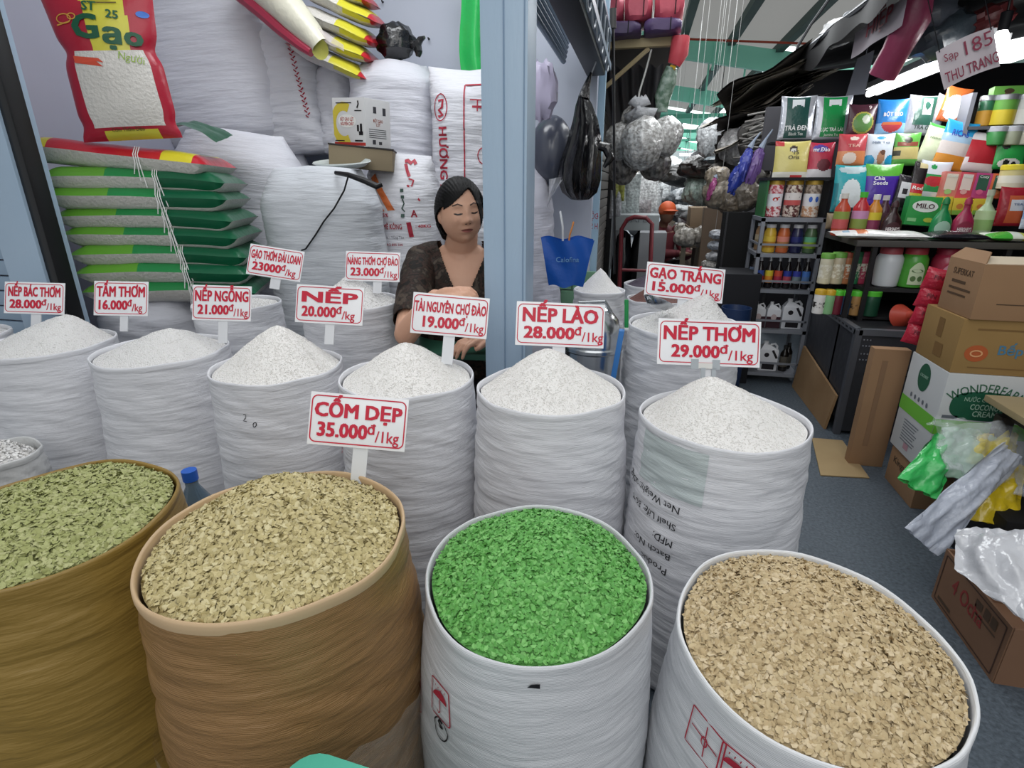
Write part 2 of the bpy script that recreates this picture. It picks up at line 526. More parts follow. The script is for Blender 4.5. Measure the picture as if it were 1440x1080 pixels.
def wrap(s, m, a0, z0, rot=0.0, off=0.0022):
    c, q = math.cos(rot), math.sin(rot)
    def f(p):
        x, z = p.x * c - p.z * q, p.x * q + p.z * c
        return s['S'](a0 + x / s['R'], z0 + z, off - p.y)
    return m.xf(f)

def mound(s, label, name, cat, mats, edge, apex, shift=(0, 0), power=1.25, grains=0, flakes=0, size=0.011, lump=0.004, seed=0):
    R = s['R'] * 0.995 - 0.010
    top = s['top']
    rng = np.random.default_rng(seed + 5)
    def surf(a, rho):
        ca, sa = math.cos(a), math.sin(a)
        e = s['S'](a, top, -0.0085)
        x = e.x * rho + shift[0] * (1 - rho); y = e.y * rho + shift[1] * (1 - rho)
        ze = e.z - edge
        h = apex - (top - edge)
        z = top - edge + h * (1 - rho ** power) ** 1.12 + rho * (ze - (top - edge))
        z += lump * (1 - rho ** 6) * (noise.noise(Vector((x * 22, y * 22, seed))) + 0.6 * noise.noise(Vector((x * 60, y * 60, seed + 4))))
        return Vector((x, y, z))
    NA, NR = 72, 34
    m = M()
    vs = [surf(0, 0)] + [surf(2 * PI * k / NA, (i / NR)) for i in range(1, NR + 1) for k in range(NA)]
    fs = [(0, 1 + k, 1 + (k + 1) % NA) for k in range(NA)]
    for i in range(NR - 1):
        for k in range(NA):
            a, b = 1 + i * NA + k, 1 + i * NA + (k + 1) % NA
            fs.append((a, a + NA, b + NA, b))
    m.add(vs, fs, 0)
    n = grains or flakes
    nm = len(mats)
    vs, fs, ms = [], [], []
    for i in range(n):
        a = rng.random() * 2 * PI; rho = math.sqrt(rng.random()) * 0.985
        p = surf(a, rho)
        e = 0.01
        tx = surf(a, min(1, rho + e)) - surf(a, max(0, rho - e)); ty = surf(a + e, max(rho, .02)) - surf(a - e, max(rho, .02))
        nr = tx.cross(ty)
        nr = nr.normalized() if nr.length > 1e-9 else Vector((0, 0, 1))
        if nr.z < 0: nr = -nr
        k = 0.36 if flakes else 0.16
        nr = (nr + Vector(rng.normal(0, k, 3))).normalized()
        if nr.z < -0.2: nr = -nr
        u = nr.orthogonal().normalized()
        th = rng.random() * 2 * PI
        u = (u * math.cos(th) + nr.cross(u) * math.sin(th)); w = nr.cross(u)
        sz = size * (0.7 + 0.6 * rng.random())
        o = len(vs)
        p = p + Vector((0, 0, (rng.random() * 0.005 if flakes else 0.0)))
        if flakes:
            L, W, B = sz, sz * (0.55 + 0.25 * rng.random()), sz * (rng.random() - 0.3) * 0.45
            vs += [p - u * L * .5 + nr * B, p - u * L * .22 + w * W * .45, p + u * L * .25 + w * W * .5, p + u * L * .5 + nr * B, p + u * L * .25 - w * W * .45, p - u * L * .22 - w * W * .5]
            fs += [(o, o + 1, o + 2, o + 3), (o, o + 3, o + 4, o + 5)]
            q = int(rng.integers(0, nm)); ms += [q, q]
        else:
            L, W = sz * 0.5, sz * 0.17
            vs += [p - u * L, p + w * W, p + nr * W, p - w * W, p - nr * W, p + u * L]
            fs += [(o, o + 1, o + 2), (o, o + 2, o + 3), (o, o + 3, o + 4), (o, o + 4, o + 1), (o + 5, o + 2, o + 1), (o + 5, o + 3, o + 2), (o + 5, o + 4, o + 3), (o + 5, o + 1, o + 4)]
            q = int(rng.integers(0, nm)); ms += [q] * 8
    if vs: m.add(vs, fs, ms)
    o = thing(name, label, cat, m, mats, (s['c'][0], s['c'][1], 0), kind='stuff', smooth=True)
    return o

PPW = fabric('DCDDE2')
PPW2 = fabric('D6D7DC', 0.75)
PPG = fabric('CDCFD3', 0.4)
PPY = mat('94783A', 0.42, 0.5, bump=(9, 0.5, (1, 1, 7)), var=(2.5, '846A2C', 0.3))
PPT = mat('967249', 0.42, 0.5, bump=(9, 0.55, (1, 1, 7)), var=(2.5, '84643A', 0.3), weave=0.2)
RICE = [mat(c, 0.5, 0.35, bump=(260, 0.15)) for c in ('EAE8E5', 'EFEEEB', 'E2DFDA')]
RICEF = [mat('E6E5E4', 0.6, 0.3, bump=(240, 0.6)), mat('EFEEEC', 0.6), mat('D9D7D4', 0.6)]
FLK_P = [mat(c, 0.6, 0.25) for c in ('9CA068', 'A8AC76', 'B2B482', 'A2A76E')]
FLK_T = [mat(c, 0.6, 0.25) for c in ('B9AC7C', 'C7BA8C', 'D0C59A', 'BDB080')]
FLK_G = [mat(c, 0.5, 0.35) for c in ('5A9C4A', '6AAE57', '7CBB68', '60A450')]
FLK_B = [mat(c, 0.6, 0.25) for c in ('BBA680', 'C9B690', 'D2C09E', 'C0AC86')]

K = {}
# front row
K['F1'] = sack('yellow plastic sack of pale green flakes at the front left corner', -0.885, 0.56, 0.705, 0.203, PPY, 1, tilt=(0.02, 0.02), fold=1.2, name='flake_sack', group='front row of flake sacks')
K['F2'] = sack('tan sack wrapped in clear film, filled with cream flakes', -0.490, 0.600, 0.713, 0.200, PPT, 2, fold=1.2, name='flake_sack', group='front row of flake sacks', rim_mat=mat('C4A884', 0.5, 0.5))
K['F3'] = sack('grey white woven sack filled with bright green flakes', -0.116, 0.698, 0.627, 0.191, PPG, 3, tilt=(0, 0.05), fold=0.6, name='flake_sack', group='front row of flake sacks')
K['F4'] = sack('grey white woven sack of beige flakes, rightmost in the front row', 0.288, 0.688, 0.590, 0.204, PPG, 4, tilt=(0, 0.07), fold=0.6, name='flake_sack', group='front row of flake sacks', rim_mat=fabric('DFE1E4', 0.3))
mound(K['F1'], 'mound of pale olive green rice flakes in the yellow sack', 'rice_flakes', 'rice flakes', FLK_P, 0.006, 0.735, (0.02, 0.0), 1.9, flakes=12000, size=0.0095, seed=1)
mound(K['F2'], 'mound of cream coloured rice flakes behind the 35.000 price sign', 'rice_flakes', 'rice flakes', FLK_T, 0.012, 0.775, (-0.02, 0.03), 1.5, flakes=12000, size=0.0095, seed=2, lump=0.006)
mound(K['F3'], 'mound of bright green rice flakes', 'rice_flakes', 'rice flakes', FLK_G, 0.008, 0.672, (0.01, 0.05), 1.9, flakes=13000, size=0.0088, seed=3)
mound(K['F4'], 'mound of beige rice flakes at the front right', 'rice_flakes', 'rice flakes', FLK_B, 0.010, 0.640, (0.0, 0.03), 1.9, flakes=12500, size=0.0100, seed=4)

# second row
row2 = [('S0', -2.185, 1.27, 0.740, 0.190, 'white rice sack cut off by the left edge of the picture', 0.800, (0.05, 0.0)),
        ('S1', -1.79, 1.30, 0.735, 0.196, 'white rice sack below the two signs in front of the left post', 0.822, (0.07, 0.03)),
        ('S2', -1.380, 1.32, 0.734, 0.197, 'white rice sack bearing the 21.000 price sign', 0.800, (0.04, 0.0)),
        ('S3', -0.967, 1.29, 0.724, 0.189, 'white rice sack with small black pen marks on its side', 0.838, (0.016, 0.0)),
        ('S4', -0.566, 1.27, 0.729, 0.189, 'white rice sack bearing the 19.000 price sign, red mark on its side', 0.818, (0.0, 0.0)),
        ('S5', -0.181, 1.25, 0.733, 0.196, 'white rice sack bearing the NẾP LÀO price sign', 0.832, (-0.012, 0.0)),
        ('S6', 0.222, 1.22, 0.706, 0.198, 'white rice sack printed with upside down black text', 0.798, (-0.04, 0.0))]
for i, (k, x, y, z, R, lb, ap, sh) in enumerate(row2):
    K[k] = sack(lb, x, y, z, R, PPW, 10 + i, fold=1.1, group='second row of rice sacks')
    near = k in ('S3', 'S4', 'S5', 'S6')
    mound(K[k], ('heap of white rice in the sack at the left edge', 'heap of white rice below the two leftmost price signs', 'heap of white rice under the 21.000 price sign', 'steep heap of white rice in the sack with pen marks',
                 'heap of white rice under the 19.000 price sign', 'heap of off-white glutinous rice under the NẾP LÀO sign', 'heap of white glutinous rice below the NẾP THƠM sign')[i], 'rice', 'rice',
          RICE if near else RICEF, 0.012, ap, sh, 1.3, grains=8000 if near else 2500, size=0.0056, lump=0.0035, seed=20 + i)
# third row
row3 = [('T2', -1.40, 1.70, 0.800, 0.160, 'low filled rice sack under the GẠO THƠM ĐÀI LOAN sign', 0.815, (0.03, 0.0), PPW),
        ('T3', -0.955, 1.72, 0.822, 0.180, 'wrinkled white rice sack under the NÀNG THƠM CHỢ ĐÀO sign', 0.912, (0.0, 0.0), PPW2),
        ('R1', 0.165, 1.78, 0.785, 0.186, 'white rice sack under the GẠO TRẮNG sign', 0.884, (0.06, 0.0), PPW)]
for i, (k, x, y, z, R, lb, ap, sh, fb) in enumerate(row3):
    K[k] = sack(lb, x, y, z, R, fb, 30 + i, fold=1.5, group='third row of rice sacks')
    mound(K[k], ('low heap of white rice under the ĐÀI LOAN sign', 'heap of white rice under the NÀNG THƠM sign', 'heap of cream white rice under the GẠO TRẮNG sign')[i], 'rice', 'rice',
          RICEF, 0.012, ap, sh, 1.1, grains=2500, size=0.0075, seed=40 + i)
# sacks along the aisle, behind
aisle = [('A1', -0.16, 2.62, 0.735, 0.13, 'white rice sack with dark printed lines, in the aisle behind the steel bin', PPW, RICEF, 'pointed heap of white rice in the printed sack', 0.835),
         ('A2', 0.12, 2.85, 0.66, 0.16, 'white sack of reddish brown rice in the aisle', PPW2, [mat('6E4A44', 0.6, bump=(200, 0.6))], 'heap of reddish brown rice', 0.755),
         ('A3', 0.10, 3.24, 0.67, 0.17, 'white sack of dark purple rice farther down the aisle', PPW2, [mat('4A4150', 0.6, bump=(200, 0.6))], 'heap of dark purple rice', 0.745)]
for i, (k, x, y, z, R, lb, fb, rc, rl, ap) in enumerate(aisle):
    K[k] = sack(lb, x, y, z, R, fb, 50 + i, fold=1.5, group='rice sacks standing in the aisle')
    mound(K[k], rl, 'rice', 'rice', rc, 0.012, ap, (0, 0), 1.1, seed=60 + i)

# ---------------------------------------------------------------- printing on the sacks
BLK = mat('17171C', 0.5)
REDP = mat('A8283C', 0.5)
def printed(k, m, px, py, rot, ink, nm='printed_text'):
    a, z = hit(K[k], px, py)
    part(nm, wrap(K[k], m, a, z, rot), ink, K[k]['o'], smooth=False)
for s_, px, py, w, h in (('Net Weight: 25kg', 956, 716, .185, .017), ('Shelf Life: 36 T', 951, 740, .155, .017), ('MFD:', 947, 762, .05, .017), ('Batch No:', 943, 781, .105, .017), ('Produc', 939, 800, .075, .018)):
    printed('S6', text(s_, h, w, 0.0, ctr=False), px, py, RAD(180 - 2), BLK)
# faded green printed panel below its rim
def patch(k, w, h):
    m = M()
    return m.grid(lambda u, v: Vector(((u - .5) * w, 0, (v - .5) * h)), 24, 14)
a, z = hit(K['S6'], 945, 650)
part('faded_panel', wrap(K['S6'], patch('S6', 0.185, 0.115), a - 0.10, 0.632, 0, 0.0014), fabric('BFC9CA'), K['S6']['o'], 'faded grey green printed panel', smooth=True)
# black pen marks
printed('S3', stroke([(-.012, .012), (-.004, .014), (-.006, .004), (-.013, -.004), (-.002, -.004)], .0022), 346, 592, 0, BLK, 'pen_mark')
printed('S3', ring(.005, .008, .002), 357, 598, RAD(-30), BLK, 'pen_mark')
printed('S4', merge(ring(.016, .016, .003), stroke([(-.01, 0), (.01, 0)], .003), stroke([(0, -.01), (0, .01)], .003)), 474, 630, 0, REDP, 'red_mark')
# handling symbols on the green flake sack
def symbol_umbrella(s=1.0):
    r = merge(stroke([(x * s, z * s) for x, z in rrect(.046, .062, .004)], .0022 * s, close=True),
              M().add([(s * .018 * math.cos(t), 0, s * (.004 + .013 * math.sin(t))) for t in np.linspace(0, PI, 12)], [tuple(range(12))]),
              stroke([(0, .004 * s), (0, -.018 * s), (-.004 * s, -.022 * s), (-.008 * s, -.018 * s)], .002 * s))
    for i in range(4): r = merge(r, stroke([((-.012 + .008 * i) * s, .021 * s), ((-.011 + .008 * i) * s, .025 * s)], .0014 * s))
    return r
printed('F3', symbol_umbrella(), 617, 985, RAD(3), REDP, 'umbrella_symbol')
printed('F3', merge(stroke(rrect(.046, .062, .004), .002, close=True), stroke([(-.014, -.014), (.012, .016)], .0022), stroke([(-.014, .014), (.012, -.01)], .0022)), 592, 962, RAD(3), REDP, 'hook_symbol')
printed('F3', merge(ring(.017, .021, .0022), text('S', .018, None, 0.03).xf(lambda p: p)), 620, 1022, 0, BLK, 'letter_mark')
printed('F3', stroke([(.0, .02), (-.01, .0), (0, -.02)], .0022), 594, 1020, 0, REDP, 'letter_mark')
printed('F3', M().add([(-.009, 0, -.002), (.009, 0, -.004), (.009, 0, .004), (-.003, 0, .003)], [(0, 1, 2, 3)]), 750, 971, 0, BLK, 'pen_mark')
printed('F4', merge(stroke(rrect(.062, .062, .002), .0022, close=True), stroke([(-.026, .004), (.022, .0)], .002), stroke([(0, .026), (.002, -.024)], .002), ring(.006, .008, .002)), 985, 1042, RAD(0), REDP, 'hook_symbol')
printed('F4', symbol_umbrella(1.0), 1030, 1085, 0, REDP, 'umbrella_symbol')
printed('F4', text('ORY', .022, None, 0.0), 912, 1050, RAD(-80), BLK)
# dark printed lines on the sack in the aisle
m = M()
for i in range(8):
    for j in range(5):
        m = merge(m, quad(-.07 + j * .028, .05 - i * .017, -.07 + j * .028 + rnd.uniform(.012, .024), .057 - i * .017))
def wrapA(s, m, a0, z0): return wrap(s, m, a0, z0, 0, 0.003)
a, z = hit(K['A1'], 842, 405)
part('printed_text', wrapA(K['A1'], m, a, 0.60), mat('5E6478', 0.6), K['A1']['o'], smooth=False)

# clear film hanging round the foot of the tan sack
def filmwrap(s, z0, z1, off, seed):
    m = M(); n = 60
    def f(u, v):
        a = u * 2 * PI
        p = s['S'](a, z0 + (z1 - z0) * v, off + 0.006 * noise.noise(Vector((math.cos(a) * 5, math.sin(a) * 5, v * 5 + seed))) + 0.02 * (1 - v) ** 2)
        p.z += 0.02 * noise.noise(Vector((math.cos(a) * 3, math.sin(a) * 3, seed))) * v
        return p
    return m.grid(f, n, 16)
part('clear_film', filmwrap(K['F2'], 0.02, 0.46, 0.010, 2), mat('E8E4DC', 0.12, 0.9, alpha=0.16, bump=(30, 1.0)), K['F2']['o'], 'clear plastic film round the foot of the sack', smooth=True)

# ---------------------------------------------------------------- price signs
def sign(label, TL, TR, BR, BL, dist, name_txt, num, unit, post, name_h=0.30, num_w=0.52, tape=False, lean=8, namew=0.86, numx=-0.40, sup='đ'):
    cx = sum(p[0] for p in (TL, TR, BR, BL)) / 4; cy = sum(p[1] for p in (TL, TR, BR, BL)) / 4
    pos = P(cx, cy, d=dist)
    s = dist / F
    w = (math.hypot(TR[0] - TL[0], TR[1] - TL[1]) + math.hypot(BR[0] - BL[0], BR[1] - BL[1])) / 2 * s
    h = (math.hypot(BL[0] - TL[0], BL[1] - TL[1]) + math.hypot(BR[0] - TR[0], BR[1] - TR[1])) / 2 * s
    ang = -math.atan2(TR[1] - TL[1] + BR[1] - BL[1], TR[0] - TL[0] + BR[0] - BL[0])
    R_ = c_r * math.cos(ang) + c_u * math.sin(ang)
    U_ = c_u * math.cos(ang) - c_r * math.sin(ang)
    mt = frame_of(R_, U_, pos)
    o = thing('price_sign', label, 'price sign', M().box((0, 0.0015, 0), (w, 0.003, h), bev=0.001), WHITE_PVC, group='price signs')
    o.matrix_world = mt
    bw, bh = w * 0.955, h * 0.88
    part('border_line', stroke(rrect(bw, bh, min(bw, bh) * 0.12), 0.0022, -0.0007, close=True), INK, o, smooth=False)
    nm = text(name_txt, h * name_h, w * namew, 0.045)
    part('name_lettering', shifted(nm, 0, -0.0012, h * 0.055), INK, o, smooth=False)
    n1 = text(num, h * 0.27, w * num_w, 0.045, ctr=False)
    x0 = w * numx
    n1 = shifted(n1, x0, -0.0012, -h * 0.32)
    x1 = x0 + w * num_w + w * 0.01
    n2 = shifted(text(sup, h * 0.19, w * 0.075, 0.03, ctr=False), x1, -0.0012, -h * 0.22)
    n3 = shifted(text(unit, h * 0.22, w * (0.24 if len(unit) > 3 else 0.19), 0.012, ctr=False), x1 + w * 0.08, -0.0012, -h * 0.36)
    part('price_lettering', merge(n1, n2, n3), INK, o, smooth=False)
    if post:
        px, py, pw = post
        inv = mt.inverted()
        q = inv @ P(px, py, d=dist)
        pwid = pw * s
        zt = -h * 0.3
        po = part('post', M().box((q.x, 0.0045, (zt + q.z) / 2), (pwid, 0.003, abs(zt - q.z))), mat('E2E4E8', 0.3, 0.5, alpha=0.92), o, 'translucent white plastic post')
        if tape:
            for dx in (-0.034, 0.018):
                part('tape', M().box((q.x + dx, -0.001, -h * 0.47), (0.018, 0.0015, 0.024)).box((q.x + dx * 0.5 + .004, -0.001, -h * 0.68), (0.010, 0.0015, 0.03)), mat('A9B0B5', 0.5), po, 'grey tape')
            part('post_sleeve', M().box((q.x - .008, 0.0, -h * 0.50), (0.045, 0.002, 0.014)), mat('D8D8D4', 0.5), po)
    return o

sign('NẾP BÁC THƠM price sign on the far left', (5, 396), (90, 398), (91, 443), (7, 440), 1.86, 'NẾP BÁC THƠM', '28.000', '/1kg', (49, 462, 14))
sign('TẤM THƠM price sign in front of the stacked green bags', (131, 395), (208, 396), (208, 445), (133, 443), 1.83, 'TẤM THƠM', '16.000', '/kg', (173, 466, 11), namew=0.88)
sign('NẾP NGỖNG price sign with worn digits', (270, 400), (353, 403), (353, 452), (271, 450), 1.60, 'NẾP NGỖNG', '21.000', '/1kg', (312, 482, 13), namew=0.9)
sign('tilted GẠO THƠM ĐÀI LOAN price sign', (350, 342), (426, 354), (424, 397), (348, 385), 1.80, 'GẠO THƠM ĐÀI LOAN', '23000', '/kg', (385, 406, 14), name_h=0.28, namew=0.9)
sign('NẾP price sign with wide letters', (417, 399), (512, 405), (510, 458), (415, 453), 1.52, 'NẾP', '20.000', '/kg', (462, 484, 13), name_h=0.28, namew=0.80, num_w=0.5)
sign('NÀNG THƠM CHỢ ĐÀO price sign behind a rice heap', (486, 354), (563, 354), (562, 398), (486, 393), 1.84, 'NÀNG THƠM CHỢ ĐÀO', '23.000', '/1kg', (530, 412, 12), name_h=0.25, namew=0.92)
sign('TÀI NGUYÊN CHỢ ĐÀO price sign in front of the seated woman', (581, 411), (689, 419), (684, 478), (577, 467), 1.42, 'TÀI NGUYÊN CHỢ ĐÀO', '19.000', '/1kg', (628, 512, 16), name_h=0.25, namew=0.93, num_w=0.46, numx=-0.34)
sign('CỐM DẸP price sign standing in the cream flakes', (435, 551), (573, 561), (571, 637), (434, 623), 0.965, 'CỐM DẸP', '35.000', '/1kg', (502, 682, 21), name_h=0.27, namew=0.88, num_w=0.5)
sign('NẾP LÀO price sign with a double red border', (727, 424), (852, 428), (848, 491), (724, 484), 1.40, 'NẾP LÀO', '28.000', '/1kg', (785, 512, 18), name_h=0.32, namew=0.84, num_w=0.56)
sign('GẠO TRẮNG price sign half sunk in a rice heap', (911, 368), (1022, 379), (1014, 427), (905, 415), 1.72, 'GẠO TRẮNG', '15.000', '/1kg', (960, 436, 16), name_h=0.30, namew=0.9)
sign('NẾP THƠM price sign with grey tape at its post', (927, 448), (1071, 452), (1068, 518), (923, 511), 1.33, 'NẾP THƠM', '29.000', '/1kg', (995, 552, 22), name_h=0.30, namew=0.88, num_w=0.46, numx=-0.36, tape=True)

# ---------------------------------------------------------------- inside the stall
struct('floor_platform', M().box((-1.52, 2.83, 0.16), (1.7, 1.14, 0.32)), mat('6B6E74', 0.7), label='low platform at the back of the stall')

def full_sack(label, x0, x1, yt, yb, Y, dep, fab, seed, zb=None, roll=0.0, yaw=None, ears=0.6, fold=1.0, group='full white sacks piled at the back of the stall', pinch=0.35, name='full_sack', bulge=0.06):
    """A filled, sewn sack standing upright; its box is given by its edges in the photograph at distance Y."""
    cx = (x0 + x1) / 2
    top = P(cx, yt, y=Y); bot = P(cx, yb, y=Y)
    if zb is not None: bot = Vector((top.x, Y, zb))
    w = (P(x1, (yt + yb) / 2, y=Y) - P(x0, (yt + yb) / 2, y=Y)).length * .96
    h = top.z - bot.z
    mid = P(cx, (yt + yb) / 2, y=Y)
    sd = seed * 7.3
    def S(a, t, off=0.0):
        ca, sa = math.cos(a), math.sin(a)
        n = 2.6
        k = (abs(ca) ** n + abs(sa) ** n) ** (-1 / n)
        b = 1.0 + bulge * math.sin(PI * t)
        e = min(1.0, (t / 0.10)) ** 0.5 if t < 0.10 else 1.0
        e2 = 1.0; ez = 0.0
        u = (1 - t) / 0.16
        if u < 1: e2 = pinch + (1 - pinch) * math.sin(u * PI / 2); ez = (1 - u)
        wx = w / 2 * b * (0.82 + 0.18 * e) * (1 - (1 - ears) * 0.35 * ez)
        wy = dep / 2 * b * (0.80 + 0.20 * e) * e2
        n1 = noise.noise(Vector((ca * 1.2 + sd, sa * 1.2, t * h * 42 + ca)))
        n2 = noise.noise(Vector((ca + sd, sa, t * h * 17)))
        n3 = noise.noise(Vector((ca * 1.2, sa * 1.2 + sd, t * h * 5)))
        d = fold * (-0.004 * (1 - min(1, abs(n1) * 2.4)) ** 2 - 0.008 * (1 - min(1, abs(n2) * 2.2)) ** 2) + 0.018 * n3 + off
        x = ca * k * (wx + d); y = sa * k * (wy + d)
        z = h * t - 0.015 * ez * abs(ca) * (1 if ears < 1 else -1.5) + 0.01 * n3 * ez
        return Vector((x, y, z))
    NA, NZ = 64, 60
    m = M()
    m.add([S(2 * PI * k / NA, i / NZ) for i in range(NZ + 1) for k in range(NA)],
          [(i * NA + k, i * NA + (k + 1) % NA, (i + 1) * NA + (k + 1) % NA, (i + 1) * NA + k) for i in range(NZ) for k in range(NA)] + [tuple(range(NA))[::-1], tuple(NZ * NA + k for k in range(NA))])
    yw = YAW * 0.6 if yaw is None else yaw
    bk_ = Vector((mid.x - EYEP.x, mid.y - EYEP.y, 0)).normalized() * dep * .5
    o = thing(name, label, 'sack', m, fab, (mid.x + bk_.x, mid.y + bk_.y, bot.z), (0, roll, yw), group=group, smooth=True)
    return dict(o=o, S=S, w=w, h=h, d=dep)

def on_sack(s, m, cx, cz, rot=0.0, off=0.003):
    """Lay flat print on the front of a standing sack: cx, cz from its front centre and foot."""
    c, q = math.cos(rot), math.sin(rot)
    def f(p):
        x, z = p.x * c - p.z * q + cx, p.x * q + p.z * c + cz
        # angle whose front point has this x
        lo, hi = -PI, 0.0
        t = max(0, min(1, z / s['h']))
        for _ in range(18):
            md = (lo + hi) / 2
            if s['S'](md, t).x < x: lo = md
            else: hi = md
        r = s['S']((lo + hi) / 2, t, off)
        return Vector((r.x, r.y - 0.001 + p.y, r.z))
    return m.xf(f)

SKW = fabric('D9DAE0', 0.8)
SKC = fabric('D3D4DC', 0.6)
SKB = fabric('CED2D8', 0.7)
# lower course on the platform, then the upper course
full_sack('white sack wedged low behind the big plain sack', 300, 440, 205, 330, 2.86, 0.34, SKC, 2, zb=0.32)
full_sack('round-topped white sack beside the pile of green bags', 232, 410, 178, 345, 2.42, 0.34, SKC, 1, zb=0.32, roll=RAD(4), ears=0.2, fold=0.7, pinch=0.55)
full_sack('white sack under the carton, mostly hidden', 470, 560, 228, 330, 2.86, 0.34, SKC, 3, zb=0.32)
full_sack('white sack low behind the seated woman', 570, 672, 268, 380, 2.92, 0.34, SKC, 4, zb=0.32)
full_sack('largest white sack, leaning high at the left of the pile', 206, 388, -50, 205, 2.80, 0.36, SKC, 5, roll=RAD(-5), fold=0.6, ears=0.3)
bk3 = full_sack('white sack with evenly spaced creases and a red stitched edge', 372, 462, 12, 216, 2.94, 0.34, SKW, 6, roll=RAD(-5), fold=1.5)
m = M()
for i in range(40):
    t = 0.25 + 0.72 * i / 40
    p = bk3['S'](-0.85 - .25 * t, t, 0.004); q = bk3['S'](-0.85 - .25 * t + (0.06 if i % 2 else -0.06), t + 0.014, 0.004)
    m.tube([p, q], 0.0032, 5)
part('stitching', m, REDP, bk3['o'], 'red stitching along the edge')
full_sack('narrow white sack squeezed between two larger ones', 452, 505, 74, 216, 3.02, 0.30, SKW, 7, fold=1.3)
full_sack('plump white sack with a black plastic bag on its top', 494, 612, 78, 262, 2.92, 0.36, SKC, 8, fold=0.7, ears=0.3, roll=RAD(2), pinch=0.5)
bk6 = full_sack('tall white sack printed HƯƠNG LA in red', 606, 706, 92, 366, 2.84, 0.34, SKW, 9, zb=0.86, roll=RAD(1), ears=1.3, fold=0.8, pinch=0.25)
on = lambda s, m, cx, cz, mt, rot=0.0, nm='printed_text': part(nm, on_sack(s, m, cx, cz, rot), mt, s['o'], smooth=False)
W6, H6 = bk6['w'], bk6['h']
on(bk6, text('HƯƠNG LA', 0.042, 0.34, 0.03), -0.115, H6 * 0.50, REDP, RAD(-90))
on(bk6, merge(ring(.036, .062, .005), stroke([(-.012, .03), (.012, .035), (.008, .0), (-.01, -.01), (.012, -.035), (-.012, -.04)], .012)), -0.105, H6 * 0.795, REDP, 0, 'logo')
on(bk6, merge(fine([(0.0, -.36), (0.0, .36)], .007, 60), fine([(0.0, .36), (0.11, .36)], .007, 20)), 0.012, H6 * 0.50, REDP, 0, 'printed_border')
on(bk6, merge(stroke([(-.025, .0), (.025, .0)], .01), stroke([(-.035, .03), (.035, .03)], .006), stroke([(0, .03), (0, -.02)], .006), ring(.03, .04, .005, 0, (0.03, -.22))), 0.075, H6 * 0.80, REDP, 0, 'logo')
bk7 = full_sack('white flour sack printed BỘT MỲ MÊ KÔNG with an orange sail mark', 515, 622, 214, 372, 2.46, 0.32, SKW, 10, zb=0.32, roll=RAD(0), fold=0.8, ears=0.5)
W7, H7 = bk7['w'], bk7['h']
zz = lambda py: P(560, py, y=2.46).z - 0.32
xx = lambda px: (P(px, 280, y=2.46) - P(568, 280, y=2.46)).x / math.cos(YAW * .6)
ORG = mat('D2703A', 0.5)
on(bk7, merge(patch4((-.03, 0), (.05, 0), (-.005, .085), (-.03, .10)), patch4((.064, .003), (.098, .005), (-.0, .17), (-.02, .15))), xx(541), zz(297), ORG, 0, 'logo')
on(bk7, text('-12.5%', .017, .062, .02), xx(551), zz(305), REDP)
on(bk7, text('BỘT MỲ MÊ KÔNG', .024, .165, .02), xx(553), zz(322), REDP)
on(bk7, text('ĐC: Bà Rịa - Vũng Tàu', .012, .14, .0), xx(558), zz(335), mat('4A4C58', 0.5))
on(bk7, text('ĐT: 0254-2 895 330', .011, .13, .01), xx(558), zz(345), REDP)
on(bk7, text('A', .032, .026, .03), xx(593), zz(305), REDP)
on(bk7, patch4((-.010, -.055), (.010, -.055), (.010, .012), (-.010, .012)), xx(586), zz(316), REDP, RAD(8), 'printed_bar')
on(bk7, text(': 40KG', .014, .06, .02), xx(603), zz(320), REDP)
on(bk7, merge(quad(-.006, .04, .009, .055), quad(-.003, .012, .012, .026), stroke([(.004, .01), (.010, -.01), (.0, -.03), (.012, -.045)], .006), quad(-.006, -.07, .010, -.055)), xx(578), zz(283), mat('2F4A42', 0.5), 0, 'logo')
on(bk7, merge(stroke([(-.02, .055), (-.008, .06), (.008, .05), (.02, .062), (.03, .045)], .016), stroke([(-.014, .045), (-.004, .015), (.008, -.01)], .014), stroke([(.006, -.02), (.028, -.028), (.02, -.055), (.0, -.05), (.055, -.12)], .008)), xx(585), zz(243), REDP, 0, 'printed_dragon')
bk8 = full_sack('big plain white sack in front of the pile, a black cable lying over it', 378, 538, 232, 420, 2.12, 0.34, SKB, 11, zb=0.30, fold=0.6, ears=0.2, pinch=0.6, bulge=0.03)
full_sack('white sack under the pile of green bags', 168, 284, 408, 520, 1.82, 0.36, SKC, 12, zb=0.0, ears=0.3)
# things resting on the big plain sack
o = thing('oval_tray', 'pale grey oval tray edge on top of the big plain sack', 'tray', M().lathe([(0.02, 0), (0.10, 0.004), (0.125, 0.02), (0.13, 0.022), (0.126, 0.027), (0.10, 0.012), (0.02, 0.008)], 36), mat('B9C0BE', 0.4, 0.5), P(482, 236, y=2.30), (RAD(10), 0, 0))
o.scale = (1.0, 0.7, 1)
h0 = [P(472, 243, y=2.16), P(490, 246, y=2.13), P(512, 254, y=2.12), P(530, 262, y=2.12), P(537, 259, y=2.13)]
thing('black_handle', 'black curved handle on the edge of the big plain sack', 'strap', M().tube(h0, [.008, .010, .012, .013, .010], 10), BLACK)  # black bar handle lying over the edge of the sack
cb = [P(490, 247, y=2.12), P(484, 268, y=2.105), P(470, 293, y=2.09), P(455, 312, y=2.085), P(444, 330, y=2.085), P(430, 350, y=2.07), P(424, 352, y=2.07)]
thing('power_cable', 'thin black cable hanging down the front of the big plain sack', 'cable', M().tube(cb, 0.0035, 6), BLACK)

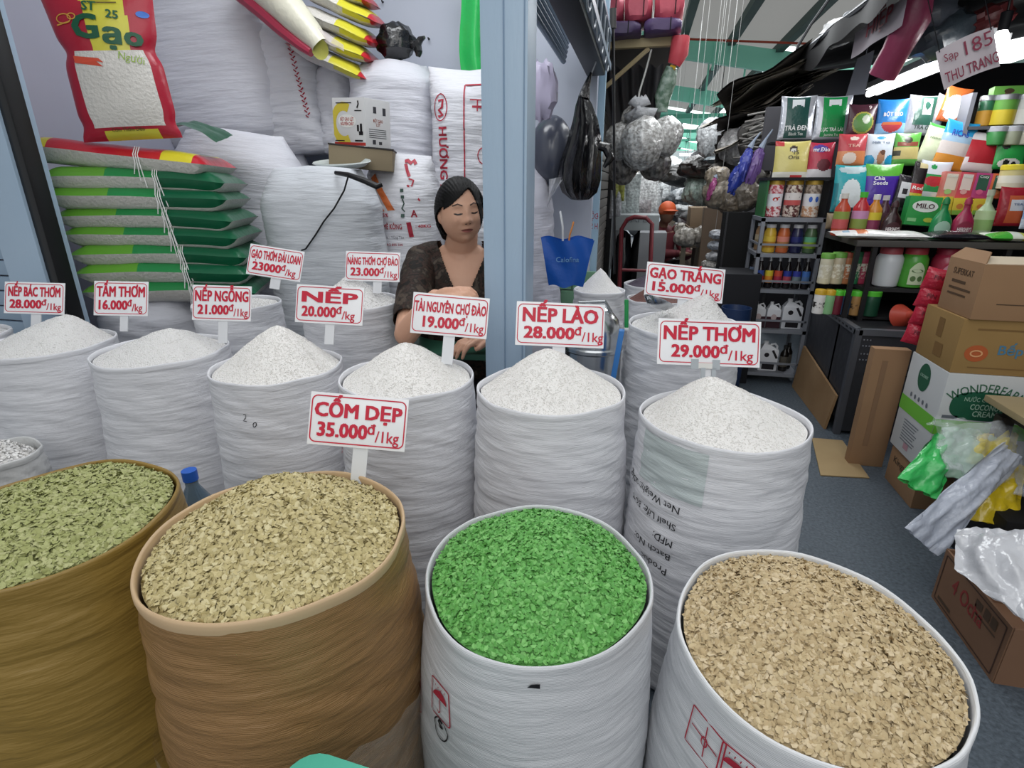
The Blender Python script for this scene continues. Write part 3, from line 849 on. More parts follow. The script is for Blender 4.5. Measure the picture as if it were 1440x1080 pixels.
# carton of powder on a flat brown box
def carton(name, label, cat, size, loc, rot, col, group=None, flaps=False, edge=None):
    w, d, h = size
    m = M().box((0, 0, h / 2), (w, d, h), bev=0.003)
    o = thing(name, label, cat, m, col if not isinstance(col, str) else mat(col, 0.75, 0.25, var=(5, col, 0.3)), loc, rot, group)
    return o
pb = P(497, 236, y=2.36)
bx = carton('flat_box', 'flat brown box with worn black edges under the printed carton', 'box', (0.27, 0.22, 0.085), (pb.x, pb.y + .10, pb.z - 0.004), (RAD(0), RAD(5), RAD(20)), '8A7D66')
part('dark_lid', M().box((0, 0, 0.0885), (0.275, 0.225, 0.006)), mat('2E2A28', 0.6), bx, 'dark lid')
ct = carton('printed_carton', 'white and yellow printed carton on the flat brown box', 'box', (0.185, 0.16, 0.19), (pb.x + 0.005, pb.y + .10, pb.z + 0.0885), (0, RAD(3), RAD(-16)), mat('DCDCDC', 0.5, 0.4))
YEL = mat('D9C544', 0.5)
fy = -0.0806
m = M()
for i in range(14):
    a0, a1 = RAD(60 + i * 17), RAD(60 + (i + 1) * 17)
    m.add([(-.03 + r * math.cos(a) * .9, fy, .09 + r * math.sin(a)) for a, r in ((a0, .05), (a1, .05), (a1, .085), (a0, .085))], [(0, 1, 2, 3)])
m.xf(lambda p: (max(-.091, p.x), p.y, min(.186, max(.012, p.z))))
part('printed_swirl', m, YEL, ct, smooth=False)
part('printed_oval', merge(disc(.052, .026, fy - .0006, (-.01, .10))), mat('EFEFEA', 0.5), ct, smooth=False)
part('printed_text', merge(shifted(text('BỘT GẠO LỨT', .013, .075, .03), -.01, fy - .001, .101), shifted(text('NGUYÊN CHẤT', .013, .075, .03), -.01, fy - .001, .083), quad(-.09, .004, .09, .016, fy - .0004)), mat('B5372F', 0.5), ct, smooth=False)
part('print_logo', merge(stroke([(.05, .15), (.058, .165), (.056, .178)], .007, fy - .001), quad(.035, .138, .075, .142, fy - .001), quad(.045, .06, .056, .085, fy - .001), quad(.062, .058, .074, .09, fy - .001), quad(.055, .045, .078, .06, fy - .001), quad(-.085, .02, -.03, .024, fy - .001), quad(.03, .02, .075, .026, fy - .001),
    quad(-.07, .168, .02, .172, fy - .001)), BLACK, ct, smooth=False)
sx = 0.0931
def side(m): return m.xf(lambda p: (sx - p.y, p.x, p.z))
part('printed_side_text', side(merge(shifted(text('BỘT GẠO', .012, .06, .03), 0, 0, .10), shifted(text('LỨT', .012, .025, .03), 0, 0, .085))), mat('A4553F', 0.5), ct, smooth=False)
part('side_logo', side(merge(*[quad(-.06, .07 - i * .008, .05, .0725 - i * .008) for i in range(5)], quad(-.03, .135, -.01, .16), quad(.03, .13, .05, .16), quad(-.04, .012, -.02, .03), quad(0, .012, .02, .024))), mat('3A3A40', 0.5), ct, smooth=False)

# pillow-shaped bags: a grid with painted regions
def pillow(w, h, t, paint=None, nu=22, nv=26, sag=0.0, seed=0, lump=0.0, seam=0.03, power=0.55):
    """Flat sewn bag in the XZ plane, front toward -Y, foot at z=0."""
    m = M()
    def side_(s):
        def f(u, v):
            x = (u - .5) * w; z = v * h
            e = (max(0, 4 * u * (1 - u)) ** power) * (max(0, 4 * v * (1 - v)) ** power)
            y = s * t / 2 * e * (1 + sag * (0.5 - v))
            y += lump * noise.noise(Vector((x * 9 + seed, s, z * 9))) * e
            pinch = 1 - 0.05 * math.sin(PI * v) * (1 if t > .03 else .3)
            return Vector((x * pinch, y, z * (1 - 0.03 * math.sin(PI * u))))
        return f
    m.grid(side_(-1), nu, nv, paint=paint)
    m.grid(lambda u, v: side_(1)(1 - u, v), nu, nv, paint=(lambda u, v: paint(1 - u, v)) if paint else None)
    m.pt = lambda x, z: side_(-1)(x / w + .5, z / h)
    return m
def on_bag(b, m, cx, cz, off=0.0015, rot=0.0):
    c, q = math.cos(rot), math.sin(rot)
    def f(p):
        x, z = p.x * c - p.z * q + cx, p.x * q + p.z * c + cz
        r = b.pt(x, z)
        return Vector((x, r.y - off + p.y, z))
    return m.xf(f)

# stack of green 5 kg rice bags lying flat, and a red one on top
LG, MG, DG = glossy('5F9E2F'), glossy('1F8243'), glossy('0F5C3C')
CL = mat('CFCCC6', 0.35, 0.5, bump=(90, 0.5))
RD, YL = glossy('B81F2E'), glossy('CFC32E')
def flat_bag(label, loc, yaw, tilt, seed, red=False, w=0.64, d=0.40, t=0.088):
    def paint(u, v, top):
        if not top:
            return 3
        if red:
            if u > .93: return 0
            if .74 < u < .92: return 1
            if .10 < u < .15: return 1
            return 0
        return 0 if u < .36 else (1 if u < .62 else 2)
    m = M()
    def f(s):
        def g(u, v):
            x = (u - .5) * w; y = (v - .5) * d
            eu = min(1, 4 * u * (1 - u) * 3.2) ** .6; ev = min(1, 4 * v * (1 - v) * 2.2) ** .5
            z = (t * .40 if s > 0 else -t * .62) * eu * ev
            z += 0.006 * noise.noise(Vector((x * 8 + seed, y * 8, s * 2 + seed))) * eu * ev
            z += -0.014 * (2 * u - 1) ** 2 * (0.6 + 0.4 * math.sin(seed * 3)) + 0.004 * noise.noise(Vector((x * 5, seed, y * 3)))
            y2 = y * (1 - 0.03 * math.cos((u - .5) * PI)) * (1 + (.05 * ev if s < 0 else 0)) + 0.004 * noise.noise(Vector((x * 7, seed * 2, 0)))
            return Vector((x * (1 - .02 * math.sin(PI * v)), y2, z))
        return g
    m.grid(f(-1), 40, 20, paint=lambda u, v: 3 if u < .62 or red else (2 if (v < .05 or v > .95) else 3))
    m.grid(lambda u, v: f(1)(1 - u, v), 40, 20, paint=lambda u, v: paint(1 - u, v, True))
    o = thing('rice_bag', label, 'rice bag', m, [RD, YL, RD, CL] if red else [LG, MG, DG, CL], loc, (0, tilt, yaw), group='rice bags stacked flat')
    # white tying string over the front edge
    sm = M()
    for q in range(3):
        x0 = w * (.10 + 0.012 * q)
        sm.tube([(x0, -d * .40, t * .42), (x0 + .005, -d * .485, t * .10), (x0 + .012, -d * .50, -t * .25), (x0 + .006 + .012 * q, -d * .50, -t * (.7 + .25 * q))], 0.0018, 5)
    part('string', sm, mat('E4E4E2', 0.7), o, 'white tying string')
    return o
yawb = RAD(23)
ztop = P(200, 240, d=2.05).z
names = ['seventh and lowest green rice bag of the stack', 'sixth green rice bag from the top of the stack', 'fifth green rice bag from the top of the stack', 'fourth green rice bag from the top of the stack', 'third green rice bag from the top of the stack',
         'second green rice bag from the top of the stack', 'green rice bag lying right below the red one']
cxs, cys = -1.935, 2.02
for i in range(7):
    z = 0.772 + i * 0.0715
    flat_bag(names[i], (cxs - 0.012 * (i - 3) + rnd.uniform(-.008, .008), cys + rnd.uniform(-.008, .008), z + .03), yawb + RAD(rnd.uniform(-2, 2)), RAD(2), i + 1)
ob = flat_bag('red and yellow rice bag lying on top of the green stack', (cxs - 0.075, cys - .005, 0.772 + 7 * 0.0715 + .036), yawb - RAD(2), RAD(6), 12, red=True)
# upright ST25 bag
def paint_st(u, v):
    if .16 < u < .90 and .07 < v < .56:
        return 2
    if v > .56 and .36 + .02 * (1 - v) < u < .74 + .10 * (1 - v): return 1
    if v < .07 and .25 < u < .8: return 1
    return 0
sb = pillow(0.335, 0.52, 0.13, paint_st, 40, 50, 0.3, 3, 0.006)
def waist(p):
    t = p.z / .52
    return 1.0 + (.10 * max(0, t - .62) / .38 if t > .62 else 0) - .10 * math.exp(-((t - .56) / .06) ** 2) - .06 * math.exp(-((t - .1) / .05) ** 2)
sb.xf(lambda p: (p.x * waist(p), p.y, p.z))
_pt = sb.pt
sb.pt = lambda x, z: _pt(x, z)
pst = P(172, 194, d=1.99)
st = thing('rice_bag', 'upright red and yellow rice bag lettered Gạo ST25, on top of the stack', 'rice bag', sb, [glossy('A51F33'), glossy('C9C23F'), CL], (pst.x - .02, pst.y + .07, pst.z - 0.002), (RAD(-5), RAD(-4), RAD(27)), group='rice bags stacked flat')
sbp = lambda m, cx, cz, mt, nm='printed_text', rot=0.0: part(nm, on_bag(sb, m, cx, cz, 0.002, rot), mt, st, smooth=False)
GRN = mat('16543A', 0.4)
def sbs(m, cx, cz, mt, nm='printed_text', rot=0.0): sbp(m.xf(lambda p: (p.x * .9, p.y, p.z * .92)), cx * .87, cz * .52 / .60, mt, nm, rot)
sbs(text('ST', .034, .048, .03), -.025, .475, GRN, rot=RAD(-6)); sbs(text('25', .030, .040, .03), .052, .445, GRN, rot=RAD(-8))
sbs(text('G', .085, .085, .045), -.055, .375, GRN, rot=RAD(-4)); sbs(text('ạ', .072, .055, .045), .035, .352, GRN, rot=RAD(-6)); sbs(text('o', .072, .055, .045), .108, .345, GRN, rot=RAD(-8))
sbs(text('Người', .028, .085, .0), .085, .285, mat('8FB03A', 0.4), rot=RAD(-14))
sbs(M().add([(-.06, 0, .012), (.03, 0, -.002), (.045, 0, -.018), (.02, 0, -.012), (.04, 0, -.032), (-.06, 0, -.012)], [(0, 1, 2, 3, 4, 5)]), -.06, .30, mat('D05038', 0.4), 'printed_ribbon')
sbs(M().add([(-.03, 0, .02), (.0, 0, .025), (.035, 0, -.02), (.02, 0, -.02)], [(0, 1, 2, 3)]), .015, .555, BLACK, 'logo')
sbs(merge(quad(-.05, 0, .04, .004), quad(-.035, -.012, .06, -.008)), .015, .515, mat('5B4A20', 0.5), 'printed_lines')
sbs(disc(.022, .012), .158, .465, mat('3F6FC0', 0.4), 'blue_seal')
sbs(text('Cơm Thơm Dẻo', .013, .12, .01), .0, .03, mat('4C4420', 0.5))
sbs(merge(ring(.028, .018, .004), ring(.016, .012, .004, 0, (.03, .006)), stroke([(-.03, -.02), (.02, -.012)], .005)), -.125, .45, mat('C9963F', 0.5), 'gold_flourish')
# dark green folded plastic behind
gp = P(272, 190, d=2.22)
thing('green_plastic', 'fold of dark green plastic lying behind the upright rice bag', 'plastic sheet', M().grid(lambda u, v: Vector(((u - .5) * .24, (v - .5) * .2, .05 * math.sin(u * PI) * (1 - .3 * v) + .012 * noise.noise(Vector((u * 4, v * 4, 1))))), 16, 10), glossy('2C5A46'), gp, (RAD(12), RAD(6), RAD(20)))
# red and yellow bags lying on the top of the pile
ybag = lambda u, v: 0 if u > .90 or u < .06 else (1 if .52 < u < .9 and v > .0 else 2)
for i, (px, py, dx) in enumerate(((470, 88, 0), (474, 62, .0), (478, 38, .02), (482, 10, .03), (470, -18, 0.0))):
    p = P(px, py, y=2.98)
    b = M()
    def f(s, seed=i):
        def g(u, v):
            x = (u - .5) * .42; y = (v - .5) * .26
            e = max(0, min(1, 6 * u * (1 - u))) ** .6 * max(0, min(1, 5 * v * (1 - v))) ** .5
            return Vector((x, y, s * .038 * e + .006 * noise.noise(Vector((x * 9 + seed, y * 9, s)))))
        return g
    b.grid(f(-1), 30, 14, paint=lambda u, v: 0 if u > .92 or u < .06 else (1 if u > .6 and v < .1 else 2))
    b.grid(lambda u, v: f(1)(1 - u, v), 30, 14, paint=lambda u, v: ybag(1 - u, v))
    thing('rice_bag', ('red ended yellow rice bag, lowest in the pile near the ceiling', 'second yellow rice bag from the bottom, high on the white sacks', 'third yellow rice bag from the bottom, high on the white sacks', 'fourth yellow rice bag from the bottom, high on the white sacks', 'topmost yellow rice bag at the upper edge of the picture')[i],
          'rice bag', b, [glossy('B82A34'), glossy('D2CB3C'), CL], (p.x, 2.98, p.z), (RAD(8), RAD(22), RAD(12)), group='yellow rice bags on the white sacks')
# opened bag with a torn mouth
ob_ = M()
p0 = [P(352, -40, y=2.78), P(392, 0, y=2.76), P(418, 28, y=2.74), P(440, 52, y=2.72), P(452, 66, y=2.71)]
rr = [.10, .085, .075, .06, .045]
ob_.tube(p0, rr, 20, 0, caps=False)
ob_.xf(lambda p: (p.x + .01 * noise.noise(p * 12), p.y, p.z + .014 * noise.noise(p * 15)))
t = thing('opened_bag', 'opened cream and red bag with a torn mouth, slipping down the white sacks', 'bag', ob_, mat('D9D6C4', 0.35, 0.5, bump=(14, 0.8)))
part('red_stripe', M().tube([p + Vector((-.085 * (r / .09), -.02, -.05 * (r / .09))) for p, r in zip(p0, rr)], [r * .45 for r in rr], 10), glossy('A8324A'), t, 'red printed stripe')
part('inside', M().lathe([(.001, 0), (.03, .004), (.044, .012)], 18, 0, (0, 0, 0), False, None, Matrix.Translation(p0[-1] + Vector((0.005, -.012, -.012))) @ Matrix.Rotation(RAD(100), 4, 'X')), mat('B9B85A', 0.5), t, 'yellow green inside of the torn mouth')
part('clear_flap', M().grid(lambda u, v: p0[2].lerp(P(488, 70, y=2.72), u) + Vector((0, -.03, (.5 - v) * .07 * (1 - .6 * u) + .008 * noise.noise(Vector((u * 5, v * 5, 2))))), 14, 8), film('F0E4EA', .55), t, 'clear plastic flap')
# black plastic bag with knotted ears
pbk = P(548, 78, y=2.98)
def crumple(k, f=5, seed=0): return lambda q: 1 + k * noise.noise(q * f * .5 + Vector((seed, 0, 0))) + k * .5 * noise.noise(q * f + Vector((0, seed, 0)))
BP = mat('101114', 0.22, 0.7, bump=(18, 0.9))
o = thing('black_plastic_bag', 'small knotted black plastic bag on top of a plump white sack', 'plastic bag', M().ball((0, 0, .075), (.105, .09, .085), 28, 0, crumple(.22, 4, 3)), BP, (pbk.x, 3.06, pbk.z))
part('knot', M().tube([(.09, 0, .06), (.125, -.01, .055), (.145, -.01, .08), (.17, -.02, .085)], [.028, .022, .016, .008], 8).tube([(.12, 0, .05), (.135, -.02, .02), (.13, -.02, .0)], [.024, .02, .012], 8), BP, o)
# green hanging bag at the upper right of the stall
g0 = P(667, -20, y=3.15)
def gfn(u, v):
    z = (1 - v) * .62
    x = (u - .5) * (.15 + .02 * v) + .012 * math.sin(v * 7) - .02 * (1 - v)
    return Vector((x - (.02 if v < .15 else 0), .05 * math.sin(u * PI) * -1 + .012 * math.sin(u * 9), z * (1 + .04 * math.sin(u * 5)) - .25))
t = thing('green_plastic_bag', 'bright green plastic bag hanging on the back wall beside the post', 'plastic bag', M().grid(gfn, 18, 20), mat('2FB45A', 0.25, 0.6, bump=(14, 0.6)), (g0.x, 3.2, P(667, 60, y=3.2).z), (0, 0, YAW))
part('fold', M().tube([(0.03, -.062, .34), (.034, -.068, .1), (.02, -.06, -.18)], [.006, .01, .004], 8), mat('8FDCA5', 0.3), t, 'pale fold')
# nail holes: small black hooks on the back wall
for k, (px, py) in enumerate(((538, 2), (603, 54))):
    p = P(px, py, y=3.39)
    thing('wall_nail', ('bent black nail in the back wall near the upper edge of the picture', 'bent black nail in the back wall right of the black plastic bag')[k], 'nail', M().tube([(0, .02, 0), (0, -.012, 0), (0.006, -.016, -.01)], .004, 6), BLACK, p, group='nails in the back wall')
thing('wall_cable', 'thin seam cord running level across the back wall', 'cord', M().tube([P(598, 108, y=3.392), P(612, 108, y=3.392), P(642, 107, y=3.392), P(680, 107, y=3.392)], .004, 6), mat('7D8594', .5))

# low green table by the woman
ta, tb = P(575, 486, z=0.655), P(676, 492, z=0.655)
o = M().box((0, 0, 0.015), (0.40, 0.24, 0.022), bev=0.004)
tl = thing('green_table', 'small dark green table behind the 19.000 price sign', 'table', None, None, (-0.60, 1.80, 0.640), (0, 0, RAD(6)))
part('tabletop', o, mat('2C5A48', 0.4, 0.5), tl)
for sx_ in (-1, 1):
    for sy_ in (-1, 1):
        part('leg', M().box((sx_ * .17, sy_ * .095, -.317), (0.025, 0.025, 0.645)), mat('24262A', .5), tl)

# ---------------------------------------------------------------- the seated woman
SKIN = mat('D0A48A', 0.5, 0.4, var=(14, 'C8987F', 0.35))
def head_mesh(nu=80, nv=64):
    G = lambda a, c, s: math.exp(-((a - c) / s) ** 2)
    vs, fs = [], []
    for j in range(nv + 1):
        th = -PI / 2 + PI * (0.004 + 0.992 * j / nv)
        for i in range(nu):
            a = 2 * PI * i / nu
            ux, uy, uz = math.cos(th) * math.sin(a), -math.cos(th) * math.cos(a), math.sin(th)
            x, y, z = ux * .081, uy * .094, uz * .113
            if z < 0:
                k = -z / .113
                x *= 1 - .09 * k ** 2.6
                y *= (1 - .10 * k ** 2) if uy < 0 else (1 - .45 * k)
            if uy < 0:
                fr = min(1, -uy * 1.6) ** .8
                ax = abs(x)
                d = 0
                y = y + (.010 * fr * (1 - G(z, .06, .05) * .4))            # flatter face
                d += .021 * G(x, 0, .0125) * G(z, -.022, .013) + .012 * G(x, 0, .010) * G(z, .004, .024)
                d += .008 * G(ax, .0145, .007) * G(z, -.026, .008)
                d -= .0085 * G(ax, .032, .013) * G(z, .012, .011)
                d += .0055 * G(ax, .032, .012) * G(z, .010, .0065)
                d += .0055 * G(ax, .030, .022) * G(z, .032, .008)
                d += .008 * G(ax, .043, .020) * G(z, -.022, .022)
                d += .009 * G(x, 0, .024) * G(z, -.056, .016)
                d += .0035 * G(x, 0, .017) * G(z, -.0505, .0045) + .0045 * G(x, 0, .015) * G(z, -.0625, .005)
                d -= .004 * G(x, 0, .020) * G(z, -.0568, .0022)
                d -= .0035 * G(x, 0, .016) * G(z, -.0735, .005)
                d += .012 * G(x, 0, .022) * G(z, -.093, .014)
                d -= .0025 * G(ax - .018, .012 - (z + .03) * .35, .0035) * G(z, -.042, .016)
                y -= d * fr
            vs.append((x, y, z))
    for j in range(nv):
        for i in range(nu):
            fs.append((j * nu + i, j * nu + (i + 1) % nu, (j + 1) * nu + (i + 1) % nu, (j + 1) * nu + i))
    fs.append(tuple(range(nu))[::-1]); fs.append(tuple(nv * nu + i for i in range(nu)))
    return M().add(vs, fs)

hc = P(648, 299, d=1.90)
HY, HP_, HR = RAD(20), RAD(1.5), RAD(-4)
Hm = Matrix.Translation(hc) @ Matrix.Rotation(YAW + HY, 4, 'Z') @ Matrix.Rotation(HP_, 4, 'X') @ Matrix.Rotation(HR, 4, 'Y') @ Matrix.Scale(0.93, 4)
hm = head_mesh()
bvh = BVHTree.FromPolygons([Vector(v) for v in hm.v], hm.f)
def face_y(x, z):
    r = bvh.ray_cast(Vector((x, -.3, z)), Vector((0, 1, 0)))
    return r[0].y if r[0] is not None else -.08
def on_face(m, off): return m.xf(lambda p: Hm @ Vector((p.x, face_y(p.x, p.z) - off, p.z)))

def dense(pts, t, n=10):
    """stroke of finely divided points with widths"""
    return pts

# joints
wo = c_r; fo = -c_h; upz = Vector((0, 0, 1))
base = Vector((hc.x, hc.y, 0)) + c_h * .07 - wo * .01
J = lambda l, f, z: base + wo * l + fo * f + upz * z
shL, shR = J(-.150, -.005, .935), J(.158, -.005, .935)
elL = P(571, 470, d=1.74); wrL = P(612, 418, d=1.64)
elR = J(.235, .12, .70); wrR = J(.12, .26, .72)
def stack_torso(off=0.0):
    rings = [(.36, .165, .115, .0), (.45, .175, .125, .0), (.56, .165, .120, .005), (.66, .160, .118, .01), (.75, .168, .118, .012), (.83, .172, .112, .008), (.89, .165, .095, .002), (.935, .138, .078, -.008), (.965, .100, .064, -.012), (.992, .070, .056, -.006)]
    m = M(); n = 40; vs = []
    for z, rx, ry, f in rings:
        for k in range(n):
            a = 2 * PI * k / n
            vs.append(base + wo * (rx + off) * math.cos(a) + fo * (f + (ry + off) * math.sin(a)) + upz * (z + (off if z > .9 else 0) * .5))
    return m.add(vs, [(i * n + k, i * n + (k + 1) % n, (i + 1) * n + (k + 1) % n, (i + 1) * n + k) for i in range(len(rings) - 1) for k in range(n)] + [tuple(range(n))[::-1], tuple((len(rings) - 1) * n + k for k in range(n))])
def limb(m, a, b, r0, r1, n=18, k=6):
    pts = [a.lerp(b, i / k) for i in range(k + 1)]
    m.tube(pts, [r0 + (r1 - r0) * i / k + .10 * r0 * math.sin(PI * i / k) for i in range(k + 1)], n)
    m.ball(a, r0, 16); m.ball(b, r1, 16)
    return m
def hand(m, w, d, side, palmdir):
    """w wrist, d pointing to the fingers, palmdir out of the back of the hand"""
    d = d.normalized(); q = d.cross(palmdir).normalized() * side; nrm = palmdir.normalized()
    for i in range(5):
        t = i / 4
        m.ball(w + d * (.015 + .055 * t), .0001 + .020 + .004 * math.sin(PI * t), 12)
    for s in (-1, 1):
        m.tube([w + q * s * .010, w + d * .075 + q * s * .026], [.016, .012], 10)
        m.ball(w + d * .075 + q * s * .026, .012, 10)
    L = (.062, .072, .068, .054)
    for i in range(4):
        s = (i - 1.5) * .0175
        a = w + d * .078 + q * s
        b = a + d * L[i] * .5 + nrm * -.006 + q * s * .12
        c = b + d * L[i] * .30 - nrm * .018
        e = c + d * L[i] * .12 - nrm * .018
        m.tube([a - d * .01, a, b, c, e], [.010, .0098, .0088, .0078, .006], 10); m.ball(e, .006, 8)
    a = w + d * .02 + q * .022
    m.tube([a, a + d * .028 + q * .020 - nrm * .006, a + d * .052 + q * .022 - nrm * .016, a + d * .066 + q * .016 - nrm * .022], [.013, .0105, .009, .006], 10)
    return m
body = merge(hm.xf(lambda p: Hm @ p) if False else M())
bodyM = M()
bodyM.add([Hm @ Vector(v) for v in hm.v], hm.f)
for s in (-1, 1):   # ears
    bodyM.ball((0, 0, 0), (.010, .020, .031), 16, 0, None, Hm @ Matrix.Translation((s * .078, .012, -.004)) @ Matrix.Rotation(RAD(s * 18), 4, 'Z'))
bodyM.tube([base + fo * .0 + upz * .92, base + fo * .002 + upz * .985, hc - upz * .075 - fo * .034, hc - upz * .02 - fo * .03], [.072, .060, .056, .056], 24)
bodyM.add(*(lambda t: (t.v, t.f))(stack_torso()))
limb(bodyM, shL, elL, .046, .037); limb(bodyM, elL, wrL, .038, .024)
limb(bodyM, shR, elR, .046, .037); limb(bodyM, elR, wrR, .038, .024)
hand(bodyM, wrL, P(644, 412, d=1.60) - wrL, 1, (upz + fo * .3))
hand(bodyM, wrR, J(.02, .32, .71) - wrR, -1, upz)
for s in (-1, 1):
    hp, kn, an, to = J(s * .09, .02, .42), J(s * .12, .30, .45), J(s * .12, .28, .09), J(s * .13, .40, .04)
    limb(bodyM, hp, kn, .085, .058); limb(bodyM, kn, an, .055, .036); limb(bodyM, an - upz * .03, to - upz * .012, .036, .026)

def remesh(m, vox, smooth=4, fac=0.5):
    me = m.mesh('tmp', [])
    o = bpy.data.objects.new('tmp', me); COL.objects.link(o)
    r = o.modifiers.new('r', 'REMESH'); r.mode = 'VOXEL'; r.voxel_size = vox
    s = o.modifiers.new('s', 'SMOOTH'); s.iterations = smooth; s.factor = fac
    dg = bpy.context.evaluated_depsgraph_get()
    out = bpy.data.meshes.new_from_object(o.evaluated_get(dg))
    bpy.data.objects.remove(o); bpy.data.meshes.remove(me)
    return out
bme = remesh(bodyM, 0.0035, 3, 0.5)
bme.name = 'person'
bme.materials.append(SKIN)
woman = link('person', bme, None, None, True)
tag(woman, 'woman with tied black hair in a dark patterned blouse, seated looking down beside the post', 'person')

# hair: shell over the skull, parted high, with a low knot behind
hv, hf, keep = [], [], {}
hh = head_mesh(200, 150)
for idx, v in enumerate(hh.v):
    x, y, z = v
    line = .060 - .10 * max(0, (-y - .03)) if y < 0 else -.03
    front = z > .082 - (.74 * max(0, .016 - x) if x < .016 else 30 * (x - .016) ** 1.75) if y < -.035 else z > (.028 - (y + .035) * .9 if y < .02 else -.075)
    if front:
        n = Vector((x / .077 ** 2, y / .094 ** 2, z / .113 ** 2)).normalized()
        e = .010 + .007 * min(1, max(0, (y + .05) * 14)) + .0005 * math.sin(math.atan2(x, z) * 60)
        if y < -.03: e *= min(1, .35 + (z - .045) * 22) if z < .09 else 1
        keep[idx] = len(hv); hv.append(Hm @ (Vector(v) + n * max(.003, e)))
hf = [tuple(keep[i] for i in f) for f in hh.f if all(i in keep for i in f)]
HAIR = mat('040405', 0.55, 0.22, bump=(40, 0.3, (6, 1, 1)))
hairM = M().add(hv, hf)
ho = part('hair', hairM, HAIR, woman, 'black hair parted and pulled back', smooth=True)
sol = ho.modifiers.new('s', 'SOLIDIFY'); sol.thickness = .008; sol.offset = -1
kn = M().ball((0, .098, -.045), (.040, .032, .05), 20, 0, crumple(.12, 5, 2), Hm)
kn.tube([Hm @ Vector((-.055, .03, .0)), Hm @ Vector((-.060, .05, -.04)), Hm @ Vector((-.045, .065, -.085)), Hm @ Vector((-.03, .07, -.11))], [.024, .026, .022, .010], 12)
kn.tube([Hm @ Vector((.055, .03, .0)), Hm @ Vector((.060, .05, -.04)), Hm @ Vector((.045, .065, -.085))], [.022, .022, .012], 12)
part('hair_knot', kn, HAIR, woman, smooth=True)
# brows, lids, lips
def strip(pts, t, n=14):
    r = []
    for i in range(n + 1):
        u = i / n * (len(pts) - 1); k = min(int(u), len(pts) - 2); f = u - k
        r.append((pts[k][0] * (1 - f) + pts[k + 1][0] * f, pts[k][1] * (1 - f) + pts[k + 1][1] * f))
    return stroke(r, t)
bro, las, eye = M(), M(), M()
for s in (-1, 1):
    bro = merge(bro, strip([(s * .014, .030), (s * .030, .037), (s * .048, .031)], .0042))
    las = merge(las, strip([(s * .016, .0035), (s * .024, .0005), (s * .034, .0000), (s * .045, .0045)], .0034))
    eye = merge(eye, strip([(s * .020, .0040), (s * .031, .0020), (s * .041, .0045)], .0030))
part('eyebrow', on_face(bro, .0012), mat('4A3A34', 0.7), woman, 'thin dark eyebrows', smooth=False)
part('eye', on_face(eye, .0010), mat('3A2A24', 0.3, .6), woman, 'lowered dark eyes', smooth=False)
part('eyelash', on_face(las, .0014), mat('1D1614', 0.5), woman, 'dark lash line of lowered eyes', smooth=False)
lip = M()
for (z0, up_) in ((-.0568, 1), (-.0568, -1)):
    n = 16; top, bot = [], []
    for i in range(n + 1):
        x = -.023 + .046 * i / n
        e = max(0, 1 - (x / .0235) ** 2)
        bot.append((x, 0, z0)); top.append((x, 0, z0 + up_ * (.0062 if up_ > 0 else .0075) * e ** .8))
    lip.add(bot + top, [(i, i + 1, n + 2 + i, n + 1 + i) for i in range(n)])
part('lips', on_face(lip, .0012), mat('96574F', 0.4, 0.5), woman, 'reddish lips', smooth=False)
part('mouth_line', on_face(strip([(-.022, -.0572), (0, -.0566), (.022, -.0572)], .0016), .0018), mat('4A2A26', 0.6), woman, 'closed mouth line', smooth=False)
nos = merge(disc(.0036, .0020, 0, (-.0075, -.0335), 10), disc(.0036, .0020, 0, (.0075, -.0335), 10))
part('nostrils', on_face(nos, .001), mat('53322A', 0.7), woman, smooth=False)

# blouse with a V neck and elbow sleeves
bl = stack_torso(.013)
slL, slR = shL.lerp(elL, .82), shR.lerp(elR, .85)
limb(bl, shL, slL, .060, .054); limb(bl, shR, slR, .060, .054)
for s, sh in ((-1, shL), (1, shR)):
    limb(bl, sh, J(s * .075, -.01, .965), .058, .044)
blm = remesh(bl, 0.0042, 5, 0.5)
bmm = bmesh.new(); bmm.from_mesh(blm)
kill = []
for v in bmm.verts:
    p = v.co - base
    l, f, z = p.dot(wo), p.dot(fo), p.z
    ax = (elL - shL).normalized()
    cut = False
    if z > 1.012: cut = True
    if f > -.02 and z > .80 and abs(l - .012) < (z - .80) * .46 + .002: cut = True
    if f <= -.02 and z > .985 and abs(l) < .075: cut = True
    for sh, el, sl in ((shL, elL, slL), (shR, elR, slR)):
        d = (el - sh).normalized(); q = v.co - sh
        t = q.dot(d)
        if t > (sl - sh).length + .012 and (q - d * t).length < .09: cut = True
    if cut: kill.append(v)
    else:
        v.co += v.normal * .004 * noise.noise(v.co * 16)
bmesh.ops.delete(bmm, geom=kill, context='VERTS')
bmm.to_mesh(blm); bmm.free()
BLOUSE = mat('1A1714', 0.7, 0.2, var=(26, '4A4038', 0.10), bump=(30, 0.4))
nt = BLOUSE.node_tree
r_ = [n for n in nt.nodes if n.type == 'VALTORGB'][0]
e_ = r_.color_ramp.elements.new(0.46); e_.color = lin('3A2A24')
e_ = r_.color_ramp.elements.new(0.53); e_.color = lin('201C18')
blm.materials.clear(); blm.materials.append(BLOUSE)
bo = link('blouse', blm, None, woman, True)
bo['label'] = 'dark brown and black floral blouse with a V neck'
sol = bo.modifiers.new('s', 'SOLIDIFY'); sol.thickness = .003; sol.offset = -1
tr = M()
for s in (-1, 1):
    hp, kn_, an = J(s * .09, .02, .42), J(s * .12, .30, .45), J(s * .12, .28, .13)
    limb(tr, hp, kn_, .098, .070); limb(tr, kn_, an, .068, .055)
part('trousers', tr, mat('20222A', .7), woman, smooth=True)
